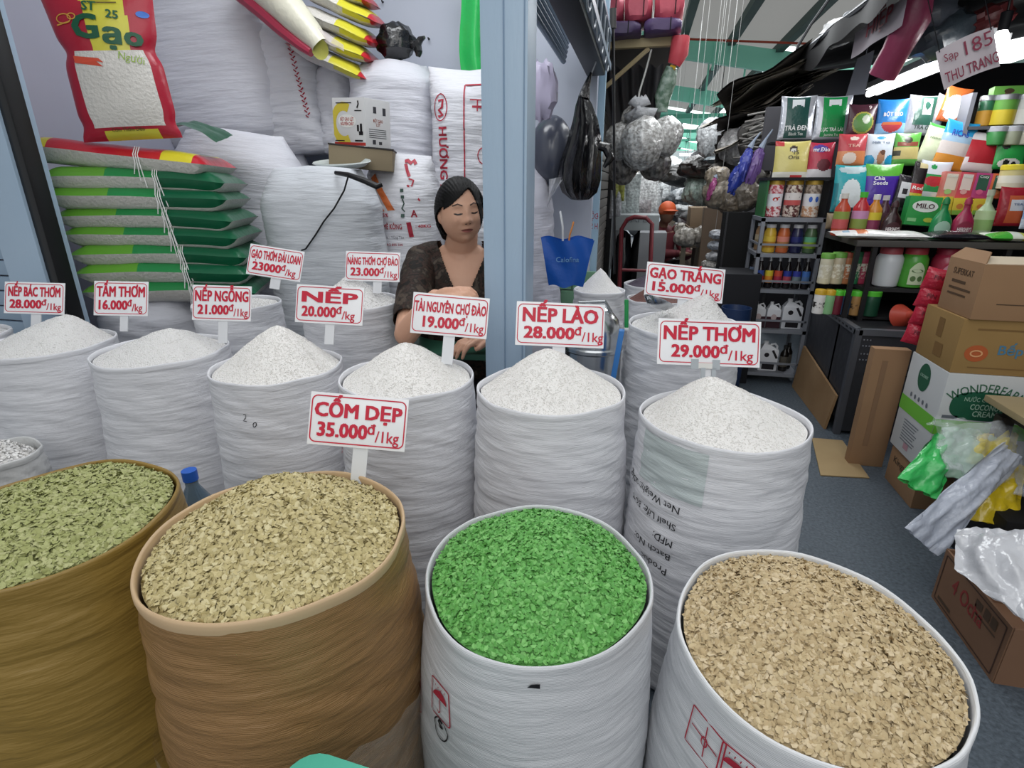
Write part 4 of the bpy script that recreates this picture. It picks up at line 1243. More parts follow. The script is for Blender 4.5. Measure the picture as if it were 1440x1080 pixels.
def crumple2(seed, k=1.0):
    o = Vector((seed, seed * .37, 0))
    return lambda q: 1 + k * (.18 * noise.noise(q * 1.4 + o) - .16 * abs(noise.noise(q * 2.6 + o)) - .10 * abs(noise.noise(q * 5.5 + o)) + .05 * math.sin(math.atan2(q.y, q.x) * 11 + 3 * q.z) * (1 - q.z * q.z))

# ---------------------------------------------------------------- between the post and the aisle
bn = thing('steel_canister', 'shiny stainless steel canister with a domed shoulder behind the NẾP LÀO sack', 'canister',
           M().lathe([(.086, 0), (.090, .01), (.090, .70), (.094, .705), (.094, .715), (.090, .72), (.088, .76), (.075, .80), (.05, .83), (.02, .842)], 40), mat('B9BDC0', 0.22, 0.5, metal=0.95, bump=(5, 0.25)), (-0.115, 1.72, 0))
part('handle', M().tube([(-.05, -.02, .835), (-.05, -.02, .855), (.03, -.02, .862), (.05, -.02, .83)], .006, 8), mat('9CA0A4', 0.25, metal=.9), bn)
# blue shopping bag
BLU = mat('1E58B4', 0.35, 0.5, bump=(10, 0.6))
bp = P(798, 335, y=2.45)
m = M()
def bagf(s):
    def f(u, v):
        w = .155 + .075 * v
        return Vector(((u - .5) * w, s * (.018 + .022 * math.sin(PI * u) * (1 - v * .55)) - .012 * math.sin(u * 9 + v * 4) * v, (v - 1) * .205 + .006 * math.sin(u * 11)))
    return f
m.grid(bagf(-1), 18, 16).grid(lambda u, v: bagf(1)(1 - u, v), 18, 16)
bb = thing('hanging_shopping_bag', 'royal blue shopping bag with pale lettering hanging beside the post', 'shopping bag', m, BLU, bp, (RAD(4), 0, YAW))
part('lettering', M().add(*(lambda t: ([(p[0], -.030 - .012 * math.cos(p[0] * 14), p[2]) for p in t.v], t.f))(shifted(text('Calofina', .022, .10, .01), 0, 0, -.095))), mat('7FB0E0', 0.4), bb, 'pale lettering', smooth=False)
part('handle', M().tube([(-.02, -.02, -.04), (-.025, -.022, .05), (-.035, .0, .11), (-.02, .02, .05), (-.018, .02, -.03)], .0045, 8), mat('C9CDD2', 0.4), bb, 'pale carrying strap')
part('orange_cord', M().tube([(.0, -.03, -.05), (.006, -.034, .02), (.018, -.02, .055), (.022, -.01, .07)], .004, 6), mat('C07A3A', 0.6), bb, 'orange cord')
# helmet and black bag on the jamb
hp = P(776, 212, y=3.16)
hl = thing('hanging_helmet', 'dark grey motorcycle helmet half hidden by the hanging black bag', 'helmet', M().ball((0, 0, 0), (.115, .12, .175), 28), mat('4E5260', 0.25, 0.6, coat=.3), hp)
part('rim_band', M().tube([(.1 + .02 * math.sin(t), -.115 * math.cos(t), -.165 + .335 * (i / 12)) for i, t in enumerate(np.linspace(.6, 2.5, 13))], .010, 8), BLACK, hl)
kb = P(818, 215, y=3.02)
prof = [(.02, .27), (.05, .22), (.075, .15), (.105, .05), (.135, -.05), (.14, -.13), (.115, -.19), (.06, -.225), (.01, -.23)]
m = M().lathe(prof[::-1], 40, 0, (0, 0, 0), True, lambda q, a, p: Vector((q.x * (1 + .16 * math.sin(a * 7 + q.z * 6) * (1 if q.z > -.05 else .5)) * (.72 + .2 * math.sin(a)), q.y * .75 * (1 + .12 * math.sin(a * 9)), q.z)) + Vector((.012 * math.sin(q.z * 14), 0, 0)))
kbag = thing('hanging_black_bag', 'large black plastic bag hanging in front of the grey helmet', 'plastic bag', m, mat('0D0D11', 0.16, 0.8, bump=(12, 1.0, (2, 2, .6))), kb)
part('tied_neck', M().tube([(0, 0, .25), (.01, 0, .30), (.03, .0, .36)], [.03, .018, .006], 10), BP, kbag)
part('hook_wire', M().tube([(.03, 0, .35), (.05, .0, .40), (.045, 0, .46), (.02, 0, .44)], .0035, 6), mat('B8BCC0', 0.4, metal=.6), kbag, 'wire hook')
part('knot_ear', M().tube([(.09, -.05, .03), (.13, -.05, .02), (.15, -.05, -.03), (.12, -.06, -.07)], [.02, .028, .024, .008], 10), BP, kbag)
full_sack('pale grey sack leaning in the corner behind the post, under the helmet', 742, 806, 225, 420, 3.05, 0.24, fabric('BFC0CC', .5), 14, zb=0.0, roll=RAD(-6), group='full white sacks piled at the back of the stall')
thing('clear_wrapper', 'crinkled clear plastic corner hanging below the helmet', 'wrapper', M().grid(lambda u, v: P(772 + 22 * u * (1 - v) - 2 * v, 252 + 40 * v - 4 * u, y=2.98) + Vector((0, .02 * math.sin(u * 9 + v * 3), 0)), 10, 10), film('E4E6EC', .5))
lb = P(762, 130, y=2.9)
thing('hanging_lilac_bag', 'pale lilac plastic bag hanging high behind the post', 'plastic bag', M().ball((0, 0, 0), (.075, .05, .13), 20, 0, crumple(.35, 5, 4)), mat('B9B3CC', 0.4, .5), lb)
rb = P(831, 174, y=3.44)
thing('hanging_red_tube', 'small red tube fixed to the pale blue door frame', 'tube', M().lathe([(.012, -.05), (.018, -.045), (.018, .03), (.010, .04), (.010, .05)], 14), mat('B21F32', 0.35), rb)
thing('hanging_dark_red_pouch', 'small dark red pouch hanging below the red tube', 'pouch', M().ball((0, 0, 0), (.022, .018, .045), 14, 0, crumple(.3, 5, 1)), mat('7A2238', 0.5), P(832, 203, y=3.40))
t = text('ĐỘ', .035, .042, .0).xf(lambda p: (-p.x - .266, 3.4935, p.z + P(826, 308, y=3.49).z))
t2 = text('H S', .035, .042, .0).xf(lambda p: (-p.x - .266, 3.4935, p.z + P(826, 322, y=3.49).z))
fr = [c for c in dj.children][0]
part('lettering', merge(t, t2), REDP, fr, 'red letters seen from behind', smooth=False)

# the row of closed stalls on the left side of the aisle
struct('wall_aisle', M().box((-0.62, 9.0, 1.3), (0.5, 10.6, 2.6)), mat('2A2A2E', 0.7))
o = M()
for i in range(22):
    o.box((-0.345, 4.9, 0.15 + i * 0.075), (0.035, 1.9, 0.068), bev=0.01)
rs = thing('roller_shutter', 'grey brown slatted shutter closing the next stall along the aisle', 'shutter', o, mat('77736F', 0.5, 0.4))
thing('door_post', 'black post beside the grey brown shutter', 'post', M().box((-0.32, 6.05, 1.2), (0.09, 0.34, 2.4)), BLACK)

# wooden shelf frame with bundles over the aisle
WOOD = mat('B5A684', 0.65, 0.25, var=(6, 'A08F6C', .3), bump=(30, .3, (1, 1, .1)))
fz = 2.03
sh = thing('wooden_rack', 'pale wooden rack hung high over the aisle, loaded with pink bundles', 'rack', None)
part('front_rail', M().box((-.10, 4.0, fz), (.50, .045, .05), bev=.004), WOOD, sh)
part('side_rail', M().box((-.335, 4.6, fz), (.045, 1.2, .05), bev=.004), WOOD, sh)
part('post', M().box((-.335, 4.0, 1.84), (.05, .05, .42), bev=.004), WOOD, sh)
part('brace', M().tube([(-.32, 4.0, 1.76), (-.02, 4.0, 2.0)], .014, 6), WOOD, sh)
part('brace', M().tube([(-.335, 4.05, 1.68), (-.335, 4.5, 2.0)], .014, 6), WOOD, sh)
part('deck', M().box((-.10, 4.6, fz + .035), (.50, 1.2, .02)), mat('4A4642', .7), sh, 'dark deck board')
sb2 = thing('sheet_roof', 'dark corrugated sheet sloping down behind the wooden rack', 'roof sheet', M().grid(lambda u, v: Vector((-.40 + .48 * u, 4.15 + 2.2 * v, 1.93 - .32 * v + .012 * math.sin(u * 40))), 60, 2), mat('4B4B50', .6, .3))
part('edge_rail', M().box((.085, 5.25, 1.80), (.05, 2.2, .07), mtx=None), mat('2C2D33', .5), sb2, 'dark rail along its edge')
PINK = lambda c: mat(c, 0.45, 0.45, bump=(9, .9))
bun = [((-.26, 4.02, 2.20), (.15, .3, .14), 'B0495C', 'dusty pink wrapped bundle at the left on the wooden rack'), ((-.10, 4.02, 2.20), (.16, .3, .15), 'C25364', 'middle pink wrapped bundle of the upper row on the rack'), ((.08, 4.02, 2.21), (.17, .3, .17), 'CB5566', 'brightest pink wrapped bundle at the right on the rack'),
       ((-.20, 4.01, 2.09), (.25, .3, .085), '4A3A5E', 'dark purple wrapped bundle under the pink ones, left half'), ((.05, 4.01, 2.095), (.22, .3, .085), '54406A', 'dark purple wrapped bundle under the pink ones, right half')]
for i, (c, d, col, lb) in enumerate(bun):
    mm = M().ball((0, 0, 0), (d[0] / 2 * 1.08, d[1] / 2, d[2] / 2 * 1.05), 24)
    mm.xf(lambda p, d=d: Vector([math.copysign(min(abs(p[k]) * 1.28, d[k] / 2), p[k]) for k in range(3)]) + Vector((.006 * noise.noise(p * 16 + Vector((i, 0, 0))), 0, .008 * noise.noise(p * 14))))
    t = thing('cloth_bundle', lb, 'bundle', mm, PINK(col), c, group='wrapped bundles on the wooden rack')
    part('tie_string', M().tube([(d[0] * .2, -d[1] / 2 - .004, z) for z in (-d[2] * .4, 0, d[2] * .4)], .003, 5), DARK, t)
pts = [P(958, 52, y=3.95), P(954, 75, y=3.95), P(948, 92, y=3.96)]
thing('hanging_pink_bundle', 'coral pink bundle hanging off the end of the wooden rack', 'bundle', M().tube(pts, [.05, .058, .04], 14).xf(lambda p: p + Vector((.012 * noise.noise(p * 18), 0, .01 * noise.noise(p * 15)))), PINK('D0505A'))
pts = [P(945, 95, y=3.97), P(940, 115, y=3.98), P(932, 138, y=4.0), P(930, 156, y=4.0)]
t = thing('hanging_clear_bundle', 'clear bag of green and white packets hanging below the pink bundle', 'bundle', M().tube(pts, [.035, .05, .05, .035], 14).xf(lambda p: p + Vector((.012 * noise.noise(p * 22), 0, .01 * noise.noise(p * 15)))), mat('9FB0A4', .25, .6, var=(26, '5E7A66', .1), bump=(20, .9)))
part('yellow_tie', M().tube([P(942, 94, y=3.95), P(950, 96, y=3.95)], .014, 8), mat('C9A52E', .5), t, 'yellow tie')
o = thing('hanging_cable', 'black electric cable hanging straight down at the edge of the aisle', 'cable', M().tube([P(862, 22, y=3.3), P(863, 120, y=3.3), P(864, 250, y=3.3), P(864, 385, y=3.3)], .0075, 8), BLACK)
part('plug_head', M().tube([P(862, 12, y=3.3), P(862, 40, y=3.3)], .017, 10), mat('3A3A3A', .4), o)
cb_ = thing('hanging_twine', 'thin pale cord that carries the bunch of clear bags', 'cord', M().tube([P(916, 70, y=3.98), P(908, 100, y=3.92), P(899, 130, y=3.9), P(897, 152, y=3.9)], .006, 6), mat('B9B9B4', .6))
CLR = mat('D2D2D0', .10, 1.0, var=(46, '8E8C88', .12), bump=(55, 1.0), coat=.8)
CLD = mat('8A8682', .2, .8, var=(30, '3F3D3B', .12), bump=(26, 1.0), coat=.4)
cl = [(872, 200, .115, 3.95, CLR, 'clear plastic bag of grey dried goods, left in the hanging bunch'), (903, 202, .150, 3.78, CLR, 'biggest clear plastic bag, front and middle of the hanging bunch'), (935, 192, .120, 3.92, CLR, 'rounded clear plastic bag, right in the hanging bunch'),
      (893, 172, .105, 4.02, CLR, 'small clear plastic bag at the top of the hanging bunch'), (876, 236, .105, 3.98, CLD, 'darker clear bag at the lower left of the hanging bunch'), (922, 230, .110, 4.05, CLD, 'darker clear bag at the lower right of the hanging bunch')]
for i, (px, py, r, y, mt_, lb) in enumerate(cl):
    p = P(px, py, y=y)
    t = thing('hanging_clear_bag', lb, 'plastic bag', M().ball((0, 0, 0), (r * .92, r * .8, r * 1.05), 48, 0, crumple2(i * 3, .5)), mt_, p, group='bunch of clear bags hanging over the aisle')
    top = P(897, 150, y=3.9) - p
    part('gathered_neck', M().tube([top * .42 + Vector((0, 0, r * .45)), top * .75 + Vector((0, 0, r * .2)), top, top + Vector((.02 * (i - 2), 0, .04))], [r * .34, r * .14, .018, .035], 16), mat('C4C6CA', .15, .8, alpha=.8, bump=(50, 1.0)), t, smooth=True)

# ---------------------------------------------------------------- down the aisle
ht = P(893, 360, y=4.6)
tr_ = thing('hand_truck', 'dark red tubular hand truck standing in the aisle', 'hand truck', None)
R0, R1, R2 = P(873, 400, y=4.6), P(874, 322, y=4.6), P(882, 309, y=4.6)
R3, R4, R5, R6 = P(892, 305, y=4.6), P(908, 306, y=4.6), P(917, 315, y=4.6), P(916, 400, y=4.6)
dn = lambda p, z: Vector((p.x, p.y, z))
part('frame', M().tube([dn(R0, .1), R1, R2, R3, R4, R5, dn(R6, .1)], .017, 10), mat('7A2E36', .4), tr_)
for z in (.3, .55): part('cross_bar', M().tube([dn(R0, z), dn(R6, z)], .012, 8), mat('7A2E36', .4), tr_)
part('toe_plate', M().box(((R0.x + R6.x) / 2, 4.5, .05), (.3, .2, .02)), mat('5A262C', .5), tr_)
for p in (R0, R6): part('hub', M().tube([(p.x - .024, 4.66, .09), (p.x + .024, 4.66, .09)], .03, 12), STEEL, part('wheel', M().tube([(p.x - .02, 4.66, .09), (p.x + .02, 4.66, .09)], .09, 16), BLACK, tr_))
def boxat(name, label, cat, x0, y0, x1, y1, Y, dep, col, zb=None, **k):
    a, b = P(x0, y0, y=Y), P(x1, y1, y=Y)
    z0 = b.z if zb is None else zb
    c = ((a.x + b.x) / 2, Y + dep / 2, z0)
    o = thing(name, label, cat, M().box((0, 0, (a.z - z0) / 2), (b.x - a.x, dep, a.z - z0), bev=.006), mat(col, .75, .3, var=(4, col, .3)), c, **k)
    return o
c1 = boxat('grey_carton', 'grey white carton on the black bales beyond the hand truck', 'carton', 864, 302, 926, 325, 5.6, .4, '8E9496')
part('lettering', shifted(text('SAFE', .05, .2, .02), 0, -.205, .08), mat('6A6F74', .6), c1, smooth=False)
for i, (x0, x1, lb) in enumerate(((862, 888, 'black wrapped bale under the grey carton, left one'), (887, 913, 'black wrapped bale under the grey carton, right one'))):
    a, b = P(x0, 326, y=5.6), P(x1, 372, y=5.6)
    thing('black_bale', lb, 'bale', M().ball((0, 0, a.z / 2), ((b.x - a.x) / 2 * 1.05, .2, a.z / 2), 20, 0, crumple(.18, 6, i)), mat('1B1C20', .3, .6, bump=(9, .8)), ((a.x + b.x) / 2, 5.8, 0), group='black bales')
boxat('grey_bin', 'pale grey plastic bin beside the worker', 'bin', 900, 327, 934, 372, 5.3, .3, '8D8F93', zb=0)
# worker
wp = P(938, 300, y=6.0); WB = Vector((wp.x, 6.0, 0))
m = M(); w_ = lambda x, y, z: WB + Vector((x, y, z))
m.ball(w_(0, 0, wp.z), (.075, .09, .105), 18)
m.tube([w_(-.03, .06, wp.z - .14), w_(-.01, .03, wp.z - .05)], [.05, .045], 12)
m.tube([w_(-.04, .14, .30), w_(-.05, .12, .50), w_(-.04, .08, wp.z - .16)], [.14, .14, .15], 16)
for s in (-1, 1):
    limb(m, w_(-.03 + s * .15, .06, wp.z - .17), w_(.06 + s * .16, -.08, wp.z - .40), .05, .04, 12); limb(m, w_(.06 + s * .16, -.08, wp.z - .40), w_(.22 + s * .05, -.16, wp.z - .38), .04, .028, 12)
    m.ball(w_(.26 + s * .05, -.18, wp.z - .38), (.045, .03, .025), 10)
    limb(m, w_(s * .08, .10, .36), w_(.05 + s * .1, -.12, .42), .085, .06, 12); limb(m, w_(.05 + s * .1, -.12, .42), w_(.03 + s * .1, -.05, .06), .06, .04, 12)
    limb(m, w_(.03 + s * .1, -.06, .04), w_(.04 + s * .1, -.18, .035), .04, .03, 10)
wm = remesh(m, .013, 3); wm.materials.append(mat('8A6A58', .6))
wk = link('person', wm, None, None, True)
tag(wk, 'worker in an orange cap and dark red shirt bending over goods far down the aisle', 'person')
part('cap', M().ball(w_(0, 0, wp.z + .035), (.088, .10, .085), 18).ball(w_(.03, -.10, wp.z + .03), (.075, .07, .012), 14), mat('C4582E', .6), wk, 'orange cap', smooth=True)
sm = M().tube([w_(-.04, .14, .32), w_(-.05, .12, .50), w_(-.04, .08, wp.z - .17), w_(-.03, .06, wp.z - .12)], [.155, .155, .165, .07], 18)
for s in (-1, 1):
    limb(sm, w_(-.03 + s * .15, .06, wp.z - .17), w_(.06 + s * .16, -.08, wp.z - .40), .062, .052, 12); limb(sm, w_(.06 + s * .16, -.08, wp.z - .40), w_(.19 + s * .06, -.15, wp.z - .38), .052, .036, 12)
part('shirt', sm, mat('6A2A32', .7), wk, 'dark red shirt', smooth=True)
tm = M()
for s in (-1, 1):
    limb(tm, w_(s * .08, .10, .36), w_(.05 + s * .1, -.12, .42), .10, .07, 12); limb(tm, w_(.05 + s * .1, -.12, .42), w_(.03 + s * .1, -.05, .10), .07, .055, 12)
part('trousers', tm, mat('16161A', .7), wk, smooth=True)
# cartons, board, and bags right of the worker
boxat('brown_carton', 'plain brown carton on a shelf right of the worker', 'carton', 972, 292, 1000, 319, 5.2, .35, '8B7862')
ts = thing('goods_table', 'low stand heaped with clear bags below the brown carton', 'stand', None)
a, b = P(958, 345, y=5.2), P(1002, 372, y=5.2)
part('tabletop', M().box(((a.x + b.x) / 2, 5.4, a.z), (b.x - a.x, .5, .03)), mat('6E6557', .7), ts)
part('back_panel', M().box(((a.x + b.x) / 2 + .06, 5.3, a.z / 2), (b.x - a.x - .12, .3, a.z - .03)), mat('4E493F', .7), ts)
for s in (a.x + .02, b.x - .02): part('leg', M().box((s, 5.17, a.z / 2), (.04, .04, a.z)), mat('8A8474', .7), ts)
boxat('shelf_board', 'brown shelf board between the carton and the clear bags', 'board', 968, 319, 1000, 324, 5.15, .4, '6B5A48')
boxat('wooden_board', 'tall brown wooden board standing on end in the aisle', 'board', 991, 292, 1012, 375, 4.9, .12, '6F5F50', zb=0)
def hang_pack(w, h, i):
    m = M()
    for k in range(3):
        q = pillow(w * .62, h * .9, .05, None, 12, 12, 0, i + k, .02)
        m = merge(m, q.xf(lambda p: (p.x + (k - 1) * w * .22, p.y + (k % 2) * .05, p.z - h * (.5 - .04 * k))))
    return m
lump = lambda i, px, py, r, y, col, lb, sz=(1, .8, .9), nm='goods_bag', a_=1.0, g='bagged goods heaped along the aisle', pack=False: thing(nm, lb, 'bag', hang_pack(r * sz[0] * 2, r * sz[2] * 2, i) if pack else M().ball((0, 0, 0), (r * sz[0], r * sz[1], r * sz[2]), 44, 0, crumple2(i * 1.7)), mat(col, .3, .7, bump=(45, .8), var=(45, '%02X%02X%02X' % tuple(int(int(col[q:q + 2], 16) * .78) for q in (0, 2, 4)), .10)), P(px, py, y=y), group=g)
lump(1, 965, 333, .10, 5.0, 'A9A49B', 'clear bag of pale goods on the low stand, left one'); lump(2, 988, 333, .10, 5.0, '9A948A', 'clear bag of pale goods on the low stand, right one')
lump(3, 966, 312, .10, 6.4, 'B1B4B6', 'whitish bag behind the orange capped worker'); lump(4, 958, 322, .07, 5.6, 'A8A296', 'cream bag in front of the worker, at the hands')
for i, (px, py, r, col, lb) in enumerate(((1012, 272, .12, '8F8374', 'beige bag of goods left of the dark ones, above the black board'), (1030, 284, .10, '75695A', 'brown bag of goods resting on the black board'), (1048, 274, .13, '6E6458', 'large taupe bag at the right above the black board'),
        (1060, 250, .10, '58544E', 'dark grey bag under the purple plastic bag'), (1010, 250, .09, '9A8E7C', 'light brown bag above the beige one'))):
    lump(10 + i, px, py, r, 4.15, col, lb)
for i, (px, py, col, lb) in enumerate(((1010, 330, 'B9BCC4', 'folded white bag, uppermost of those beside the black board'), (1008, 345, 'AEB4BE', 'folded bluish bag second from the top beside the black board'), (1006, 360, 'C4C5C8', 'folded white bag third from the top beside the black board'), (1000, 372, 'B5B2AC', 'folded bag lowest beside the black board'))):
    lump(20 + i, px, py, .07, 4.4, col, lb, (1, .8, .55))
bpn = boxat('black_board', 'black glossy board standing upright between the aisle goods and the metal rack', 'panel', 1018, 298, 1062, 440, 4.0, .06, '0E0E10', zb=0)
part('edge_strip', M().box((-.12, -.031, .56), (.012, .006, .95)), mat('2C2C30', .3), bpn)
db = boxat('dark_cabinet', 'low dark cabinet standing behind the GẠO TRẮNG heap', 'cabinet', 1020, 385, 1060, 470, 3.55, .3, '1C1D22', zb=0)
part('door_handle', M().box((.05, -.162, .30), (.012, .012, .08)), STEEL, part('cabinet_door', M().box((.0, -.154, .28), (.15, .008, .36)), mat('24262C', .5), db))
bt_ = P(1036, 432, y=3.40)
thing('blue_barrel', 'dark blue plastic barrel beside the metal rack', 'barrel', M().lathe([(.06, 0), (.075, .0), (.085, bt_.z * .5), (.085, bt_.z), (.08, bt_.z), (.07, bt_.z - .05), (.001, bt_.z - .05)], 24), mat('1F3358', .4), (bt_.x, 3.40, 0))
# blue and purple bags hanging at the corner
for i, (px, py, w_, h_, col, lb) in enumerate(((1035, 250, .10, .20, '2B3FA0', 'clear bag holding dark blue bags, hanging low over the aisle'), (1048, 228, .08, .22, '4A55B8', 'blue plastic bag hanging beside the purple one'), (1062, 232, .09, .26, '7A5C9E', 'purple plastic bag hanging at the corner of the shop'), (1002, 262, .05, .14, 'B0508C', 'small magenta bag hanging over the aisle goods'))):
    p = P(px, py, y=4.1)
    t = thing('hanging_plastic_bag', lb, 'plastic bag', M().ball((0, 0, 0), (w_ * .45, .04, h_ * .55), 32, 0, lambda q, i=i: (1 + .3 * noise.noise(q * 4 + Vector((i, 0, 0)))) * (.75 + .25 * (1 - q.z) * .9)), mat(col, .2, .8, alpha=.88, bump=(24, 1.0)), p, (0, RAD(12), 0), group='coloured bags hanging at the shop corner')
    part('neck', M().tube([(0, 0, h_ * .4), (.01, 0, h_ * .62), (.03, 0, h_ * .85)], [.02, .008, .004], 8), mat('9AA6B8', .3), t)
# dark stacks of flattened sheets over the stalls on the right
for i in range(15):
    t_ = i / 14
    px = 1050 + 26 * rnd.random() + 22 * t_; py = 212 - 104 * t_
    p = P(px, py, y=4.85 + .25 * rnd.random())
    g = ('6A6660', '817B72', '958F85', '54514F', 'A39C90')[i % 5]
    mm = M().grid(lambda u, v, i=i: Vector(((u - .5) * .62, (v - .5) * 1.0, .02 * math.sin(u * 6 + i) + .03 * noise.noise(Vector((u * 3, v * 3, i))))), 12, 8)
    mm2 = merge(mm, M().add([(a[0], a[1], a[2] - .014) for a in mm.v], [f[::-1] for f in mm.f]))
    thing('flattened_carton', 'dark ragged sheet stacked above the stalls right of the aisle', 'carton sheet', mm2, mat(g, .8, .2), p, (RAD(rnd.uniform(-4, 4)), RAD(-24 + rnd.uniform(-5, 5)), RAD(rnd.uniform(-12, 12))), group='ragged dark sheets stacked over the stalls')
rp = random.Random(11)
pbn = thing('paper_bundle', 'bundle of crumpled grey paper strips beside the tea pouches', 'bundle', M().ball((0, 0, 0), (.15, .10, .17), 20, 0, crumple2(5)), mat('4C4A48', .8), P(1066, 196, y=4.45))
for k in range(26):
    z_ = -.16 + .32 * rp.random(); x_ = -.02 + .05 * rp.random()
    l_ = .09 + .06 * rp.random(); tl_ = rp.uniform(-.25, .7)
    part('strip', M().tube([(x_ - l_, -.10 - .03 * rp.random(), z_ - l_ * tl_), (x_, -.125, z_ + .012 * rp.random()), (x_ + l_, -.10 - .02 * rp.random(), z_ + l_ * tl_)], .007, 5), mat(rp.choice(('8A8884', '6B6966', 'A6A39E', '55534F')), .8), pbn)
boxat('stall_post', 'dark grey upright board edge left of the tea pouches', 'board', 1079, 150, 1091, 240, 4.1, .05, '56555A')
boxat('grey_board', 'upright grey board at the end of the stacked dark sheets', 'panel', 1010, 190, 1040, 240, 5.1, .05, '6B6864')
lump(30, 1040, 205, .15, 4.55, 'B9B9B9', 'round white bag stuffed under the dark sheets', nm='white_bag')
lump(31, 1000, 195, .17, 6.0, 'C6C9CB', 'clear bag hanging beside the grey board', (.8, .6, 1.2), nm='clear_bag')
lump(32, 965, 246, .30, 7.5, '2E2D2C', 'dark bundle of sheets above the stall down the aisle', (1.2, 1, .5), nm='dark_bundle')
lump(33, 1000, 236, .26, 6.2, '35322F', 'dark bundle of sheets right above the cloth heap', (1.2, 1, .5), nm='dark_bundle')
lump(34, 1010, 225, .10, 5.8, '5C6A70', 'bluish wrapped bundle among the dark sheets', (1.3, 1, .4), nm='dark_bundle')
for i, (px, py, r, y, col, lb, sz) in enumerate(((985, 268, .19, 6.2, '9FB3AA', 'heap of pale green cloths down the aisle', (1, .8, .9)), (1005, 270, .15, 6.0, '7F8A84', 'greyish cloth heap right of the pale green one', (.8, .7, 1)), (962, 280, .2, 7.0, '8C9296', 'grey cloth heap left of the pale green one', (1, .8, .7)),
        (960, 300, .16, 6.6, '757A7C', 'grey heap of small goods above the worker', (1.2, .8, .6)), (985, 305, .15, 6.0, '86888A', 'mixed grey goods heap right of the worker', (1.3, .8, .6)), (940, 285, .2, 8.0, '63686C', 'dark mixed goods far down the aisle', (1.3, .8, .6)))):
    lump(40 + i, px, py, r, y, col, lb, sz, nm='cloth_heap')
# hanging clear wares by the left stalls
for i, (px, py, r, y, col, lb, sz) in enumerate(((880, 275, .17, 6.0, 'B9C2C2', 'clear hanging bag of grey wares by the left stalls', (.8, .5, 1.3)), (900, 268, .20, 7.0, 'F4F6F6', 'brightest white hanging bag down the aisle', (1.0, .5, 1.2)), (915, 285, .16, 7.5, 'E3E6E8', 'white hanging bag right of the brightest one', (.8, .5, 1.1)),
        (890, 292, .15, 6.2, 'A9A6A8', 'greyish hanging pack with pink print', (1.2, .5, .6)), (928, 275, .17, 9.5, 'D5DADC', 'pale hanging bag far at the end of the aisle', (.9, .5, 1.2)), (870, 270, .07, 5.2, 'A8AD52', 'small yellow green pack by the left stalls', (.7, .5, 1.3)), (866, 285, .08, 5.2, 'C9CCD2', 'white speckled pack below the yellow green one', (.6, .5, 1.7)))):
    lump(60 + i, px, py, r, y, col, lb, sz, nm='hanging_goods', g='wares hanging along the left stalls', pack=True)
# the far end and the right side of the aisle
struct('wall_far', M().box((2.0, 40, 1.6), (14, .2, 3.4)), mat('C9CFD2', .7))
struct('wall_stalls', M().box((2.2, 10.5, .95), (2.2, 9.0, 1.9)), mat('35343A', .8, var=(3, '56565C', .2), bump=(5, 1.0)), label='dark front of the farther stalls')
rr2 = random.Random(3)
for i in range(26):
    y = 7.6 + i * .75 * (1 + i * .02); s = 1 if i % 2 else -1
    x = (-.08 + .10 * rr2.random()) if s < 0 else (.80 + .06 * rr2.random())
    z = .24 if rr2.random() < .5 else 1.0 + .7 * rr2.random()
    col = rr2.choice(('8C8F92', 'B7BABC', '5E5C58', '7D746A', 'C8CACB', '6F7A80', '4A4A4E', 'A08F7C'))
    lump(100 + i, 0, 0, .22 + .1 * rr2.random(), 5, col, 'indistinct bagged goods on the floor of the far aisle' if z < .5 else 'indistinct bagged goods hung along the far aisle', (1, 1, 1), nm='aisle_goods' if z < .5 else 'hanging_aisle_goods', g='indistinct goods far down the aisle').location = (x, y, z)

for o in list(scene.objects):
    n_ = o.name.split('.')[0]
    if o.parent is None and (n_ in ('hanging_goods', 'hanging_aisle_goods', 'cloth_heap', 'clear_bag', 'dark_bundle') and o['category'] == 'bag' or o.name in ('goods_bag.002', 'goods_bag.012')):
        x_, y_, z_ = o.location
        part('string', M().tube([(0, 0, .02), (0, 0, Rz(x_) - z_ + .01)], .0015, 5), mat('A9AAA8', .7), o)

# ---------------------------------------------------------------- the shop on the right
GREYM = mat('8B8F98', 0.45, 0.5, metal=0.35)
struct('wall_shop', M().box((2.05, 5.05, 1.0), (1.9, .1, 2.0)), mat('1E1E24', .7))
struct('wall_right', M().box((2.95, 3.0, 1.25), (.1, 5.0, 2.5)), mat('26262B', .7))
aw = thing('awning', 'black tarpaulin awning over the shop on the right', 'awning', M().grid(lambda u, v: Vector((.98 + 2.0 * u, 2.6 + 3.2 * v, 2.03 + .30 * u + .02 * math.sin(v * 20 + u * 5) + .03 * noise.noise(Vector((u * 4, v * 6, 0))))), 24, 30), mat('1B1B1E', .6, .4, bump=(6, .8)))
part('ragged_edge', M().grid(lambda u, v: Vector((.985 + .01 * math.sin(u * 30), 2.75 + 2.9 * u, 2.04 - v * (.07 + .06 * noise.noise(Vector((u * 9, 0, 4))) + (.12 * u)))), 60, 3), mat('141416', .6), aw, 'ragged hanging edge')
part('pipe', M().tube([(1.0, 2.5, 2.02), (1.0, 5.6, 2.06)], .018, 8), mat('5A5D62', .5), aw)
lt = thing('tube_light', 'lit fluorescent tube running along under the awning', 'lamp', M().box((1.5, 4.0, 1.845), (.07, 1.5, .04), bev=.008), mat('D5D7DA', .4))
part('tube', M().tube([(1.5, 3.28, 1.80), (1.5, 4.72, 1.80)], .021, 12), mat('FFFFFF', .4, emit=9.0), lt, 'glowing tube')
part('reflector', M().box((1.56, 4.0, 1.815), (.012, 1.5, .05)), mat('EDEEF0', .3), lt)
area('tube_glow', (1.48, 3.9, 1.76), .06, 9, (0, 0, 0), (.97, .98, 1.0), 1.4)
